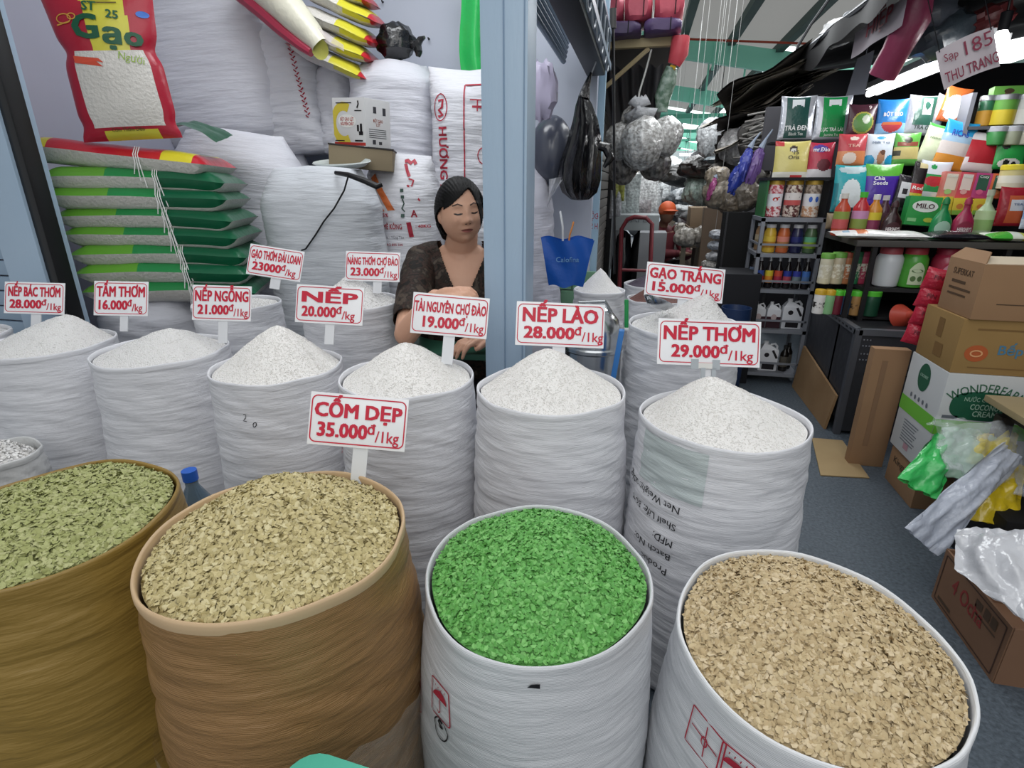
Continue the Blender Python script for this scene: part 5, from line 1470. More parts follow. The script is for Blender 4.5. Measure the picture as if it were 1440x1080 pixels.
bl_ = thing('light_bulb', 'bright white bulb at the right under the awning', 'lamp', M().lathe([(.002, -.06), (.03, -.045), (.04, -.01), (.03, .03), (.018, .05), (.018, .08)], 18), mat('FFFFFF', .4, emit=6.0), P(1405, 62, y=3.15))
part('socket', M().lathe([(.02, .05), (.022, .12), (.01, .125)], 14), DARK, bl_)
part('bulb_wire', M().tube([(0, 0, .12), (0, .02, .3)], .005, 6), BLACK, bl_)
# sign boards
def board(name, label, c4, Y, mt_, cat='sign'):
    pts = [P(px, py, y=Y) for px, py in c4]
    return thing(name, label, cat, M().poly([pts[3], pts[2], pts[1], pts[0]], 0, .008), mt_)
pw = P(1362, 83, y=2.9)
rt = P(1397, 68, y=2.9) - P(1327, 98, y=2.9)
mt_ = frame_of(rt, (0, 0, 1), pw)
bs = thing('hanging_sign', 'wrinkled white sign lettered Sạp 185 THU TRANG hanging below the tube light', 'sign', M().grid(lambda u, v: Vector(((u - .5) * .20, .008 * math.sin(u * 7 + v * 2), (v - .5) * .155 + .01 * math.sin(u * 3))), 16, 10), mat('CFC6CC', .45, .4))
bs.matrix_world = mt_
RS = mat('8E3A50', .5)
part('lettering', merge(shifted(text('Sạp', .030, .05, .0), -.06, -.012, .026), shifted(text('185', .055, .095, .0), .035, -.014, .018), shifted(text('THU TRANG', .042, .185, .01), 0, -.012, -.055)), RS, bs, smooth=False)
part('string', M().tube([(-.09, 0, .07), (-.09, .01, .3)], .002, 5).tube([(.09, 0, .07), (.09, .01, .3)], .002, 5), DARK, bs)
mt_ = frame_of((0, -1, 0.02), (0, 0, 1), P(1232, 42, x=1.05))
b2 = thing('hanging_banner', 'pale banner with red letters along the edge of the awning', 'banner', M().grid(lambda u, v: Vector(((u - .5) * .62, .006 * math.sin(u * 9), (v - .5) * .12)), 20, 4), mat('A79FA6', .6))
b2.matrix_world = mt_
part('lettering', shifted(text('HIỆP', .07, .30, .02), .05, -.010, -.008), mat('8A2A3A', .5), b2, smooth=False)
pp = [P(1292, -10, y=3.2), P(1282, 30, y=3.2), P(1262, 70, y=3.25), P(1240, 108, y=3.3)]
thing('hanging_pink_ribbon', 'dark pink plastic ribbon trailing under the awning', 'ribbon', M().tube(pp, [.06, .07, .055, .05], 12).xf(lambda p: p + Vector((.02 * noise.noise(p * 8), .0, .02 * noise.noise(p * 9)))), mat('8E3A58', .35, .5, bump=(9, 1.0)))
thing('hanging_dark_board', 'grey board tilted under the awning left of the pink ribbon', 'board', M().poly([P(1190, 135, y=3.9), P(1216, 132, y=3.9), P(1230, 70, y=3.9), P(1206, 82, y=3.9)], 0, .01).tube([P(1218, 76, y=3.9), P(1218, 76, y=3.9) + Vector((0, 0, .32))], .004, 5), mat('565860', .6))
for i, (px, py, w_, h_, col, lb) in enumerate(((1330, 50, .30, .20, '3E4850', 'grey film bundle hanging under the awning'), (1385, 30, .22, .12, '7A3A3C', 'reddish film bundle hanging at the upper right corner'), (1310, 20, .22, .16, '4A4F58', 'slate film bundle hanging near the upper edge'))):
    thing('hanging_film', lb, 'plastic film', M().ball((0, 0, 0), (w_ / 2, .08, h_ / 2), 20, 0, crumple(.35, 5, i)), mat(col, .3, .6, bump=(10, 1.0)), P(px, py, y=3.45), (0, RAD(-20), 0), group='film bundles under the awning')
thing('hanging_wire_coil', 'coil of grey cable on the edge of the awning', 'cable', M().tube([P(1195 + 9 * math.cos(t), 36 + 10 * math.sin(t) - t * .8, y=4.4) for t in np.linspace(0, 12, 40)], .010, 6), mat('6F7478', .5))
thing('hanging_grey_bag', 'translucent grey bag perched on the edge of the awning', 'plastic bag', M().ball((0, 0, 0), (.10, .08, .08), 20, 0, crumple(.2, 5, 3)), mat('9A9B9C', .4, .5), P(1178, 47, y=4.4))
thing('hanging_roof_cable', 'black cable drooping from the roof to the awning', 'cable', M().tube([P(1165, 0, y=5.5), P(1140, 35, y=5.5), P(1122, 65, y=5.5), P(1115, 92, y=5.5)], .012, 6), DARK)

# metal rack
rx0, rx1, ry0, ry1 = .715, 1.045, 3.6, 3.9
rk = thing('metal_rack', 'grey metal rack with four shelves of jars, bottles and jugs', 'rack', None)
for x in (rx0, rx1):
    for y in (ry0, ry1): part('post', M().box((x, y, .51), (.02, .02, 1.02)), GREYM, rk)
SZ = [1.01, .805, .592, .342, .06]
for z in SZ: part('shelf', M().box(((rx0 + rx1) / 2, (ry0 + ry1) / 2, z), (rx1 - rx0 + .02, ry1 - ry0 + .02, .022)), GREYM, rk)
for z in (.868, .652, .41, .135):
    part('guard_bar', M().box(((rx0 + rx1) / 2, ry0 - .006, z), (rx1 - rx0, .008, .012)), GREYM, rk)
    part('guard_bar', M().box((rx0 - .004, (ry0 + ry1) / 2, z), (.008, ry1 - ry0, .012)), GREYM, rk)
us = thing('upper_shelf', 'narrow dark shelf of tins standing on top of the metal rack', 'shelf', M().box((.89, 3.77, 1.235), (.36, .26, .016)), DARK)
part('side_panel', M().box((.722, 3.77, 1.125), (.012, .24, .205)), mat('2F6A3E', .5), us, 'green side panel')
part('side_panel', M().box((1.062, 3.77, 1.125), (.016, .24, .205)), DARK, us)

def can(name, label, cat, x, y, z, r, h, bands, lid=None, lidmat=None, group=None, n=20):
    """bands: list of (fraction, material index) from the foot; mats follow"""
    mats, prof, f = [], [(r * .9, 0, 0), (r, .004, 0)], 0
    for i, (fr_, mt_) in enumerate(bands):
        mats.append(mt_)
        prof.append((r, .004 + (h - .008) * f + .0001, i)); f = fr_; prof.append((r, .004 + (h - .008) * f, i))
    prof += [(r * .94, h, len(mats) - 1)]
    o = thing(name, label, cat, M().lathe(prof, n), mats, (x, y, z), group=group)
    if lidmat: part('lid', M().lathe([(r * 1.03, h - .004), (r * 1.03, h + .018), (r * .95, h + .022), (.002, h + .022)], n), lidmat, o)
    return o
LIDG = mat('B9973C', .35, .5, metal=.4)
def speck(c, d): return mat(c, .45, .5, var=(60, d, .06))
cz = SZ[0] + .012
for i, (x, bd, lb) in enumerate(((.775, [(.32, speck('B03A48', 'E8D8D8')), (.72, mat('E6E6EC', .4)), (1, speck('B23A4A', 'E8C8CC'))], 'red and white tin with a gold lid, leftmost on the metal rack'),
                                 (.878, [(.36, speck('D8CBBE', '5A2A2A')), (.52, mat('C85A58', .4)), (.75, mat('E4DEDA', .4)), (1, speck('D9CDBE', '5A2A2A'))], 'white tin with brown spots and a gold lid, middle one on the rack'),
                                 (.982, [(.33, speck('C4906A', 'E8DCD0')), (.72, mat('E8E8EA', .4)), (1, speck('B8A898', '6A5A4E'))], 'white tin with blue print and a gold lid, rightmost on the rack'))):
    o = can('tin', lb, 'tin', x, 3.70, cz, .046, .185, bd, True, LIDG, 'gold lidded tins on the rack', 24)
    pm = (merge(disc(.016, .012, 0, (0, 0), 12), stroke([(.01, .008), (.024, .012)], .006)), merge(stroke([(-.03, .012), (.03, .012)], .006)), merge(disc(.010, .016, 0, (-.016, 0), 10), disc(.010, .016, 0, (.018, 0), 10)))[i]
    part('logo', pm.xf(lambda p: (math.sin(p.x / .0465) * .0468, -math.cos(p.x / .0465) * .0468, p.z + .10)), (mat('B83A34', .5), mat('3A3A44', .5), mat('3F6AC8', .5))[i], o, smooth=False)
# jars
CAPW = mat('D4D6DA', .4)
jz = SZ[1] + .011
def bottle(name, label, cat, x, y, z, r, h, liquid, labelm, cap, group, neck=.45, label2=None, shoulder=.68, capr=None):
    c = capr or r * neck
    prof = [(r * .85, 0, 0), (r, .006, 0), (r, h * .18, 0), (r * 1.01, h * .181, 1), (r * 1.01, h * .40, 1), (r * 1.01, h * .401, 2), (r * 1.01, h * .58, 2), (r, h * .581, 0), (r * .96, h * shoulder, 0), (c, h * (shoulder + .16), 0), (c, h * .90, 0)]
    o = thing(name, label, cat, M().lathe(prof, 18), [liquid, label2 or labelm, labelm], (x, y, z), group=group)
    part('cap', M().lathe([(c * 1.15, h * .88), (c * 1.15, h), (.001, h)], 14), cap, o)
    return o
jc = [('D8B23A', 'E3C34A', 'B8842E', 'amber yellow topping jar with a white cap'), ('C8683A', 'D98A7A', 'B07A4A', 'orange topping jar with a pink label'), ('23284E', '2A3270', '1E2450', 'navy blue topping jar'), ('4E6A48', '6AB08A', '8FB03A', 'green topping jar with a lime on its label'), ('9A7A5A', 'A89A80', '8A7A60', 'brown topping jar at the back corner of the shelf')]
for i, (x, y) in enumerate(((.778, 3.66), (.853, 3.66), (.928, 3.66), (1.003, 3.66), (.755, 3.80))):
    l, a, b, lb = jc[i]
    bottle('jar', lb, 'jar', x, y, jz, .035, .165, mat(l, .2, .6), mat(a, .35), CAPW, 'topping jars on the second shelf', .62, mat(b, .4), .72, .024)
bz = SZ[2] + .011
lc = ['3A55A8', 'D8C43A', 'C8503A', '2F3E98', '3A44A0', '4A78C0', '6A7890']
l2 = ['B83A3A', 'D88A2E', 'A83048', 'B04A5A', '7A8A90', '5A7AA8', '8A4A4A']
wn = ['blue labelled syrup bottle at the left end of the row', 'yellow labelled syrup bottle, second from the left', 'red labelled syrup bottle, third from the left', 'navy labelled syrup bottle, fourth from the left', 'violet blue labelled syrup bottle, fifth from the left', 'light blue labelled syrup bottle at the right end', 'grey labelled syrup bottle behind the row at the left']
for i in range(7):
    x, y = (.752 + i * .0525, 3.655) if i < 6 else (.74, 3.80)
    bottle('syrup_bottle', wn[i], 'bottle', x, y, bz, .0235, .185, mat('1A1416', .15, .6), mat(lc[i], .4), mat('C9CACD', .3, metal=.5), 'syrup bottles on the third shelf', .36, mat(l2[i], .4), .62)
def jug(label, x, y, z, w, h, dark, style):
    jw = mat('D9DBE0', .35, .5)
    m = M().box((0, 0, h * .36), (w, .07, h * .72), bev=.012)
    m.add([(-w / 2 + .006, -.03, h * .71), (w / 2 - .006, -.03, h * .71), (w / 2 - .006, .03, h * .71), (-w / 2 + .006, .03, h * .71), (-w * .30, -.018, h * .86), (w * .0, -.018, h * .86), (w * .0, .018, h * .86), (-w * .30, .018, h * .86)],
          [(0, 1, 5, 4), (1, 2, 6, 5), (2, 3, 7, 6), (3, 0, 4, 7), (4, 5, 6, 7)])
    o = thing('jug', label, 'jug', m, jw, (x, y, z), group='white plastic jugs on the rack')
    part('cap', M().lathe([(w * .13, h * .85), (w * .13, h * .96), (.001, h * .96)], 14, 0, (-w * .17, 0, 0)), mat('E3E4E8', .4), o)
    part('handle', M().tube([(w * .08, 0, h * .84), (w * .30, 0, h * .88), (w * .42, 0, h * .80), (w * .43, 0, h * .66)], w * .06, 8), jw, o)
    if style: part('printed_label', merge(quad(-w * .30, h * .06, w * .34, h * .24, -.0356), disc(w * .13, w * .13, -.0356, (-w * .12, h * .54), 14), stroke([(w * .16, h * .70), (w * .42, h * .44)], w * .12, -.0356)), mat('1E1A20', .5), o, smooth=False)
    else: part('printed_label', quad(-w * .5, h * .02, w * .5, h * .44, -.0356), mat('3A1E28', .5), o, smooth=False); part('logo', disc(w * .2, w * .24, -.0362, (0, h * .42), 14), mat('B9A8A8', .5), o, smooth=False)
    return o
z3 = SZ[3] + .011
jug('white jug with a dark maroon label, left on the fourth shelf', .775, 3.66, z3, .085, .17, 1, 0)
jug('white jug with a dark maroon label, in the middle of the fourth shelf', .865, 3.66, z3, .082, .17, 1, 0)
jug('white jug with a slanted black label, right on the fourth shelf', .972, 3.66, z3, .115, .195, 1, 1)
jug('white jug with a black label on the lowest shelf', .875, 3.66, SZ[4] + .011, .115, .20, 1, 1)
jug('plain white jug handle showing at the back of the fourth shelf', .745, 3.80, z3, .07, .18, 1, 0)
for i, (x, y, lb) in enumerate(((.975, 3.66, 'dark bottle right of the jug on the lowest shelf'), (1.01, 3.72, 'dark bottle at the right back of the lowest shelf'))):
    bottle('dark_bottle', lb, 'bottle', x, y, SZ[4] + .011, .026, .17, mat('17130F', .2, .6), mat('5A564E', .4), mat('2A2A2A', .4), 'dark bottles on the lowest shelf', .4)

# counter with its lower shelves
cx0, cx1, cy0, cy1, ctop = 1.06, 2.75, 3.08, 3.66, .945
ctr_ = thing('shop_counter', 'dark steel framed counter of the shop on the right', 'counter', None)
part('countertop', M().box(((cx0 + cx1) / 2, (cy0 + cy1) / 2, ctop - .015), (cx1 - cx0, cy1 - cy0, .03), bev=.004), mat('4A4845', .5), ctr_)
part('shelf', M().box(((cx0 + cx1) / 2 + .04, 3.36, .70), (cx1 - cx0 - .08, .5, .018)), mat('2A2A2C', .6), ctr_)
part('shelf', M().box(((cx0 + cx1) / 2 + .04, 3.36, .555), (cx1 - cx0 - .08, .5, .014)), mat('222224', .6), ctr_)
for x in (1.075, 1.15, 1.72, 2.73):
    for y in (cy0 + .02, cy1 - .02): part('leg', M().box((x, y, ctop / 2 - .015), (.022, .022, ctop - .03)), mat('1C1C1F', .5), ctr_)
part('back_panel', M().box(((cx0 + cx1) / 2, 3.655, .47), (cx1 - cx0, .01, .92)), mat('151517', .7), ctr_)
def pxX(px, py, y): return P(px, py, y=y).x
# jars on the upper inner shelf
jar_sh = [(1163, .032, .135, 'CFC9B0', '6FA84A', 'patterned cream jar with a green lid, first in the counter'), (1180, .034, .14, 'C0B49A', '6FA84A', 'patterned beige jar with a green lid, second in the counter'), (1194, .030, .14, 'B8724A', 'A05038', 'orange jar in the counter shelf'), (1206, .030, .145, '2F7A52', '2A6A48', 'green jar left of the counter leg'), (1218, .030, .145, 'B03A58', 'A03050', 'dark pink jar left of the counter leg')]
for i, (px, r, h, c, l, lb) in enumerate(jar_sh):
    o = can('jar', lb, 'jar', pxX(px, 370, 3.2), 3.2 + .01 * i, .710, r, h, [(.2, mat(c, .3, .5)), (.75, speck(c, 'E3DFD0')), (1, mat(c, .3, .5))], True, mat(l, .4), 'jars on the shelf under the counter')
for i, (px, c, l, lb) in enumerate(((1250, 'D3D8DC', 'B0505A', 'white ribbed jar with a red lid under the counter'), (1285, '4FA23A', 'B0404A', 'green jar with a pale label and red lid under the counter'), (1330, 'A8304A', 'A02A44', 'crimson jar half hidden behind the brown carton'))):
    x = pxX(px, 370, 3.18)
    r = .062
    prof = [(r * .8, 0), (r * .95, .006), (r, .03), (r * 1.0, .12), (r * .97, .145), (r * .78, .168), (r * .72, .172)]
    if i == 0: prof = [(r * .75, 0), (r * .88, .006)] + [(r * (.90 + .10 * k / 6 + (.015 if k % 2 else 0)), .01 + k * .019) for k in range(7)] + [(r * .98, .145), (r * .75, .170)]
    o = thing('jar', lb, 'jar', M().lathe(prof, 28), mat(c, .25, .6), (x, 3.18, .710), group='large jars under the counter')
    part('lid', M().lathe([(r * .80, .164), (r * .80, .194), (r * .76, .198), (.001, .198)], 28), mat(l, .4), o)
    if i:
        pts = [(-.034, .02), (.034, .02), (.034, .09)] + [(.034 * math.cos(t), .09 + .04 * math.sin(t)) for t in np.linspace(0.3, PI - .3, 8)] + [(-.034, .09)]
        wrapj = lambda m, o_=.001: m.xf(lambda p: (math.sin(p.x / r) * (r + o_), -math.cos(p.x / r) * (r + o_), p.z))
        g = M().grid(lambda u, v: Vector(((u - .5) * .068, 0, .02 + v * (.075 + .035 * math.sin(PI * u)))), 14, 6)
        part('paper_label', wrapj(g), mat('C9D8B4' if i == 1 else 'C78A9A', .5), o)
        part('logo', wrapj(merge(disc(.026, .009, 0, (0, .088), 16), disc(.012, .014, 0, (-.014, .05), 10), disc(.012, .014, 0, (.016, .05), 10)), .002), mat('5A7A4A' if i == 1 else '7A2038', .5), o, smooth=False)
# canisters on the lower inner shelf
cn = [(1153, .028, 'E2E0DC', 'D0A832', 'white and orange canister with a yellow lid'), (1166, .028, '86B884', 'D0A832', 'pale green canister with a yellow lid'), (1178, .026, '6A2432', '58C23A', 'dark red canister with a bright green lid'), (1190, .026, '24405A', '58C23A', 'dark blue canister with a bright green lid'), (1204, .030, 'A07A4A', '58C23A', 'tan and black canister with a bright green lid'), (1226, .040, '1F4A36', '58C23A', 'dark green see-through canister with a bright green lid')]
for i, (px, r, c, l, lb) in enumerate(cn):
    can('canister', lb, 'canister', pxX(px, 420, 3.13 + .0 * i), 3.13, .563, r, .105 if i < 5 else .108, [(.3, mat(c, .35)), (.6, speck(c, '2A2420') if i in (0, 4) else mat(c, .35)), (1, mat(c, .35))], True, mat(l, .35), 'green and yellow lidded canisters under the counter')
o = thing('funnel', 'orange red plastic funnel lying under the counter', 'funnel', M().lathe([(.062, 0), (.058, .006), (.03, .05), (.016, .06), (.014, .09), (.010, .09), (.022, .055), (.05, .004)], 26, caps=False), mat('C04A38', .4), P(1266, 445, y=3.05), (RAD(70), 0, RAD(20)))

# cage box in front of the counter, and its leaning boards
cg = thing('metal_cage', 'dark grey perforated metal cabinet in front of the counter', 'cabinet', None)
gx0, gx1, gy0, gy1, gh = 1.07, 1.42, 2.86, 3.04, .548
gy1 = 3.60
CG = mat('3B3D43', .5, .5, metal=.3, bump=(20, .3))
part('left_panel', M().box((gx0, (gy0 + gy1) / 2, .30), (.012, gy1 - gy0, .46)), CG, cg)
part('front_panel', M().box(((gx0 + gx1) / 2, gy0, .27), (gx1 - gx0, .012, .50)), CG, cg)
part('top_panel', M().box(((gx0 + gx1) / 2, (gy0 + gy1) / 2, gh - .012), (gx1 - gx0 - .02, gy1 - gy0 - .02, .006)), mat('26272B', .6), cg)
for x in (gx0, gx1):
    for y in (gy0, gy1): part('corner_post', M().box((x, y, gh / 2), (.03, .03, gh)), mat('595C63', .45, metal=.4), cg)
part('rim_rail', M().box((gx0, (gy0 + gy1) / 2, gh - .01), (.03, gy1 - gy0, .03)).box(((gx0 + gx1) / 2, gy0, gh - .01), (gx1 - gx0, .03, .03)), mat('65686F', .45, metal=.4), cg)
sl = M()
for i in range(12): sl.box((gx0 - .0155, gy0 + .06 + i * .056, gh - .010), (.002, .026, .009))
part('slot_row', sl, BLACK, cg, 'row of dark slots')
sl = M()
for i in range(7):
    for z in (.36, .33, .14, .115): sl.box((gx0 + .07 + i * .034, gy0 - .0075, z), (.02, .002, .007))
part('slot_row', sl, BLACK, cg, 'rows of dark slots')
rv = M()
for i in range(3):
    for z in (.50, .47, .43, .40): rv.ball((gx0 + .03 + i * .014, gy0 - .008, z), .004, 6)
part('rivets', rv, GREYM, cg)
thing('plywood_board', 'raw plywood board leaning on the metal cabinet', 'board', M().poly([(1.035, 2.90, .0), (1.035, 3.56, .0), (1.058, 3.56, .27), (1.058, 2.90, .19)], 0, .012), mat('9A7E5E', .7, .2, var=(5, '84684A', .3)))
thing('flat_cardboard', 'flattened printed cardboard lying on the floor by the aisle', 'cardboard', M().poly([(.86, 2.36, .006), (1.06, 2.38, .006), (1.07, 2.76, .006), (.93, 2.76, .006)], 0, .005), mat('A5906C', .8, .2, var=(5, '947E5C', .3)))
bk = thing('cardboard_slab', 'tall brown cardboard slab standing between the carton stack and the metal cabinet', 'cardboard', M().box((0, 0, .275), (.14, .05, .55), bev=.004), CARD, (1.085, 2.53, 0))
part('floor_marks', M().box((-.02, -.026, .3), (.02, .002, .4)), mat('86684E', .7), bk)

# carton stack
def cbox(name, label, x0, x1, y0, y1, z0, z1, mt_, group='stack of cartons beside the aisle'):
    return thing(name, label, 'carton', M().box((0, 0, (z1 - z0) / 2), (x1 - x0, y1 - y0, z1 - z0), bev=.003), mt_, ((x0 + x1) / 2, (y0 + y1) / 2, z0), group=group)
x0, y0, y1 = 1.12, 2.14, 2.42
def leftf(m, yc=0.0): return m.xf(lambda p: (-W_ / 2 - .001 + p.y, yc - p.x, p.z))
def frontf(m): return m.xf(lambda p: (p.x, -D_ / 2 - .001 + p.y, p.z))
kb_ = cbox('carton', 'lowest brown carton of the stack, lettered Kingup', 1.13, 1.62, 2.16, 2.41, 0, .165, CARD); W_, D_ = .49, .25
part('lettering', leftf(shifted(text('Kingup', .028, .13, .01), -.02, 0, .10)), mat('3A2C22', .6), kb_, smooth=False)
wf = cbox('carton', 'white and green carton lettered WONDERFARM coconut cream', x0, 1.72, y0, 2.42, .167, .570, mat('C4C7C8', .5, .4)); W_, D_ = .60, .28
GB, DGR = mat('6DB83E', .5), mat('1F5A42', .5)
part('green_band', merge(leftf(quad(-.14, .165, .14, .225)), frontf(quad(-.30, .165, .30, .225))), GB, wf, smooth=False)
def arch(m, R): return m.xf(lambda p: ((R + p.z) * math.sin(p.x / R), p.y, (R + p.z) * math.cos(p.x / R) - R))
lw = shifted(arch(text('WONDERFARM', .034, .23, .01), .17), -.165, 0, .338)
part('lettering', frontf(lw), mat('3F6A52', .5), wf, smooth=False)
ov = [(-.165 + .105 * math.copysign(abs(math.cos(t)) ** .6, math.cos(t)), .285 + .055 * math.copysign(abs(math.sin(t)) ** .8, math.sin(t))) for t in np.linspace(0, 2 * PI, 36)[:-1]]
part('logo', frontf(M().add([(a, 0, b) for a, b in ov], [tuple(range(len(ov)))])), DGR, wf, smooth=False)
part('logo_lettering', merge(shifted(text('NƯỚC CỐT DỪA', .016, .13, .0), -.165, -.1425, .303), shifted(text('COCONUT', .022, .10, .02), -.155, -.1425, .272), shifted(text('CREAM', .022, .075, .02), -.155, -.1425, .246)), mat('A9C8B4', .5), wf, smooth=False)
part('print_rows', merge(frontf(quad(-.285, .232, -.235, .244)), leftf(merge(*[quad(-.07, .135 - i * .012, .05 - .01 * (i % 3), .139 - i * .012) for i in range(8)], *[disc(.008, .010, 0, (-.07 + i * .032, .245), 10) for i in range(5)]))), mat('6A7078', .6), wf, smooth=False)
part('side_logo', leftf(disc(.045, .055, 0, (-.01, .335))), DGR, wf, smooth=False)
part('side_lettering', merge(M().add(*(lambda t: (t.v, t.f))(text('COCONUT', .012, .06, .01).xf(lambda p: (-.3018 + p.y, .01 - p.x, p.z + .335))))), mat('A9C8B4', .5), wf, smooth=False)
part('red_print', leftf(quad(-.03, .025, .01, .05)), mat('B08A94', .5), wf, smooth=False)
bt = cbox('carton', 'yellow brown carton with an orange round logo, second from the top', x0 + .002, 1.70, y0 + .005, 2.41, .571, .766, mat('9A7C4E', .75, .25, var=(4, '8C7044', .3))); W_, D_ = .578, .265
part('logo', frontf(disc(.036, .030, 0, (-.225, .075))), mat('B0582E', .5), bt, smooth=False)
part('logo_ring', M().add(*(lambda t: (t.v, t.f))(ring(.020, .013, .005, -.1345, (-.225, .075)))), mat('D8A070', .5), bt, smooth=False)
part('lettering', frontf(shifted(text('Bếp Hoa', .034, .17, .02), -.075, 0, .075)), mat('4A7A98', .5), bt, smooth=False)
part('print_rows', merge(frontf(merge(quad(-.24, .158, .25, .164), quad(-.24, .022, .25, .026))), leftf(merge(quad(-.02, .10, .02, .17), quad(-.01, .03, .05, .08)))), mat('7A5C34', .6), bt, smooth=False)
tp = cbox('carton', 'open brown carton on top of the stack', x0 + .012, 1.70, y0 - .005, 2.36, .767, .955, CARD); W_, D_ = .568, .225
part('flap', M().poly([(-.284, -.1125, .187), (.284, -.1125, .187), (.284, -.03, .205), (-.24, -.03, .205)], 0, .004), mat('C9BBA4', .7), tp, 'pale inner face of the front flap')
part('flap', M().poly([(-.284, -.1125, .187), (-.25, -.06, .222), (-.25, .10, .222), (-.284, .1125, .187)], 0, .004), CARD, tp)
part('lettering', leftf(merge(shifted(text('SUPERKAT', .022, .13, .01), 0, 0, .135), quad(-.06, .105, .03, .115), quad(-.07, .082, .07, .090), quad(-.07, .062, .05, .069))), mat('54402E', .6), tp, smooth=False)
part('cut_line', frontf(stroke([(-.22, .055), (.28, .052)], .003)), mat('4A3828', .6), tp, smooth=False)
yb_ = thing('yellow_tub', 'yellow tub corner showing at the right edge of the picture', 'tub', M().lathe([(.07, 0), (.09, .12), (.10, .125), (.10, .14)], 24), mat('C9B63A', .4), (1.83, 2.9, .90))
# red sachet strips
RSA = mat('B01F38', .25, .6, bump=(30, .9))
for i, (px, py, lb) in enumerate(((1311, 395, 'uppermost red sachet of the strip beside the cartons'), (1301, 420, 'second red sachet from the top of the strip'), (1294, 445, 'third red sachet from the top of the strip'), (1283, 471, 'lowest red sachet of the strip, on the cardboard slab'))):
    b = pillow(.088, .085, .035, None, 12, 12, 0, i, .008)
    p = P(px, py + 13, y=2.46)
    t = thing('hanging_red_sachet', lb, 'sachet', b, RSA, p, (RAD(-6), RAD(10), RAD(-15)), group='strip of red sachets')
    part('lettering', on_bag(b, text('FIN', .016, .03, .02), 0, .042), mat('6A1426', .4), t, smooth=False)

# ---------------------------------------------------------------- pouches, boxes and bottles on the stepped display
ds = thing('display_rack', 'dark stepped display rack behind the counter goods', 'rack', None)
for z, y, xa, xb in ((1.085, 3.52, 1.08, 2.6), (1.235, 3.60, 1.08, 2.6), (1.425, 3.70, 1.12, 2.6)):
    part('step', M().box(((xa + xb) / 2, y + .03, z - .008), (xb - xa, .12, .014)), mat('222226', .6), ds)
part('back_board', M().box((1.88, 3.80, 1.27), (1.46, .02, .66)), mat('1A1A1E', .7), ds)
for x in (1.155, 2.59): part('upright', M().box((x, 3.775, 1.27), (.02, .05, .66)), mat('303036', .5), ds)
t2_ = thing('wall_ledge', 'thin dark ledge holding the two tea pouches', 'ledge', M().box((.90, 3.80, 1.432), (.36, .10, .012)), DARK)

def pouch(label, rect, Y, cols, regs=(), texts=(), lean=-10, yaw=0, roll=0, cat='pouch', name='pouch', th=.045, group='pouches on the stepped display', zfoot=None):
    x0, y0, x1, y1 = rect
    a, b, c = P(x0, (y0 + y1) / 2, y=Y), P(x1, (y0 + y1) / 2, y=Y), P((x0 + x1) / 2, y1, y=Y)
    top = P((x0 + x1) / 2, y0, y=Y)
    w, h = (b - a).length, (top - c).length / math.cos(RAD(lean))
    def paint(u, v):
        k = 0
        for r in regs:
            if r[0] == 'r' and r[1] < u < r[3] and r[2] < v < r[4]: k = r[5]
            if r[0] == 'e' and ((u - r[1]) / r[3]) ** 2 + ((v - r[2]) / r[4]) ** 2 < 1: k = r[5]
            if r[0] == 'd' and v > r[1] + r[2] * (u - .5): k = r[3]
        return k
    pb_ = pillow(w, h, th, paint, 32, 38, .25, hash(label) % 17, .004)
    o = thing(name, label, cat, pb_, [mat(q, .25, .5, bump=(26, .35)) if isinstance(q, str) else q for q in cols], c, (RAD(lean), RAD(roll), RAD(yaw)), group=group)
    for s_, fx, fz, fh, fw, col in texts:
        part('lettering', on_bag(pb_, text(s_, h * fh, w * fw, .02), w * fx, h * fz, .002), mat(col, .4), o, smooth=False)
    return o
SIL = mat('B9BCC4', .22, .6, metal=.35, bump=(20, .6))
yA, yB, yC = 3.72, 3.62, 3.54
pouch('dark green and silver tea pouch lettered TRÀ ĐEN', (1092, 134, 1142, 196), 3.80, [SIL, '1F4A44', 'D6DBDE'], [('r', .16, .02, .80, .98, 1), ('r', .32, .66, .66, .93, 2), ('e', .5, .66, .2, .12, 1)], [('TRÀ ĐEN', .0, .19, .11, .66, 'F0F2F2'), ('Black Tea', .0, .08, .07, .4, 'C8D0CC')], name='tea_pouch')
pouch('bright green and silver tea pouch lettered LỤC TRÀ LÀI', (1141, 134, 1192, 196), 3.80, [SIL, '1E8A48', 'D6DBDE'], [('r', .18, .05, .84, .98, 1), ('r', .34, .68, .68, .93, 2), ('e', .52, .68, .2, .12, 1)], [('LỤC TRÀ LÀI', .0, .17, .08, .6, 'E8F2EA'), ('Jasmine Tea', .0, .07, .05, .4, 'C8DCCC')], name='tea_pouch')
pouch('pale yellow pouch with a red corner and a small face logo', (1084, 198, 1134, 254), 3.68, ['D5C878', 'C23A3A', 'DAD8CC', '4A4038'], [('r', 0, .86, .24, 1, 1), ('r', 0, 0, 1, .22, 2), ('e', .52, .80, .12, .09, 3), ('e', .52, .77, .08, .05, 2), ('r', .5, .03, .84, .13, 1)], [('Oris', .04, .52, .10, .3, '5A5440'), ('15', .10, .64, .10, .14, '5A5440')])
pouch('red and white pouch with a purple oval logo beside the yellow one', (1132, 200, 1168, 254), 3.68, ['B5344A', 'D9D5D8', '5A4A9A', '6A2A34'], [('r', 0, 0, 1, .28, 1), ('e', .42, .84, .3, .10, 2), ('e', .62, .40, .28, .16, 3)], [('mr.Đào', -.03, .74, .11, .62, 'F2F0F4')])
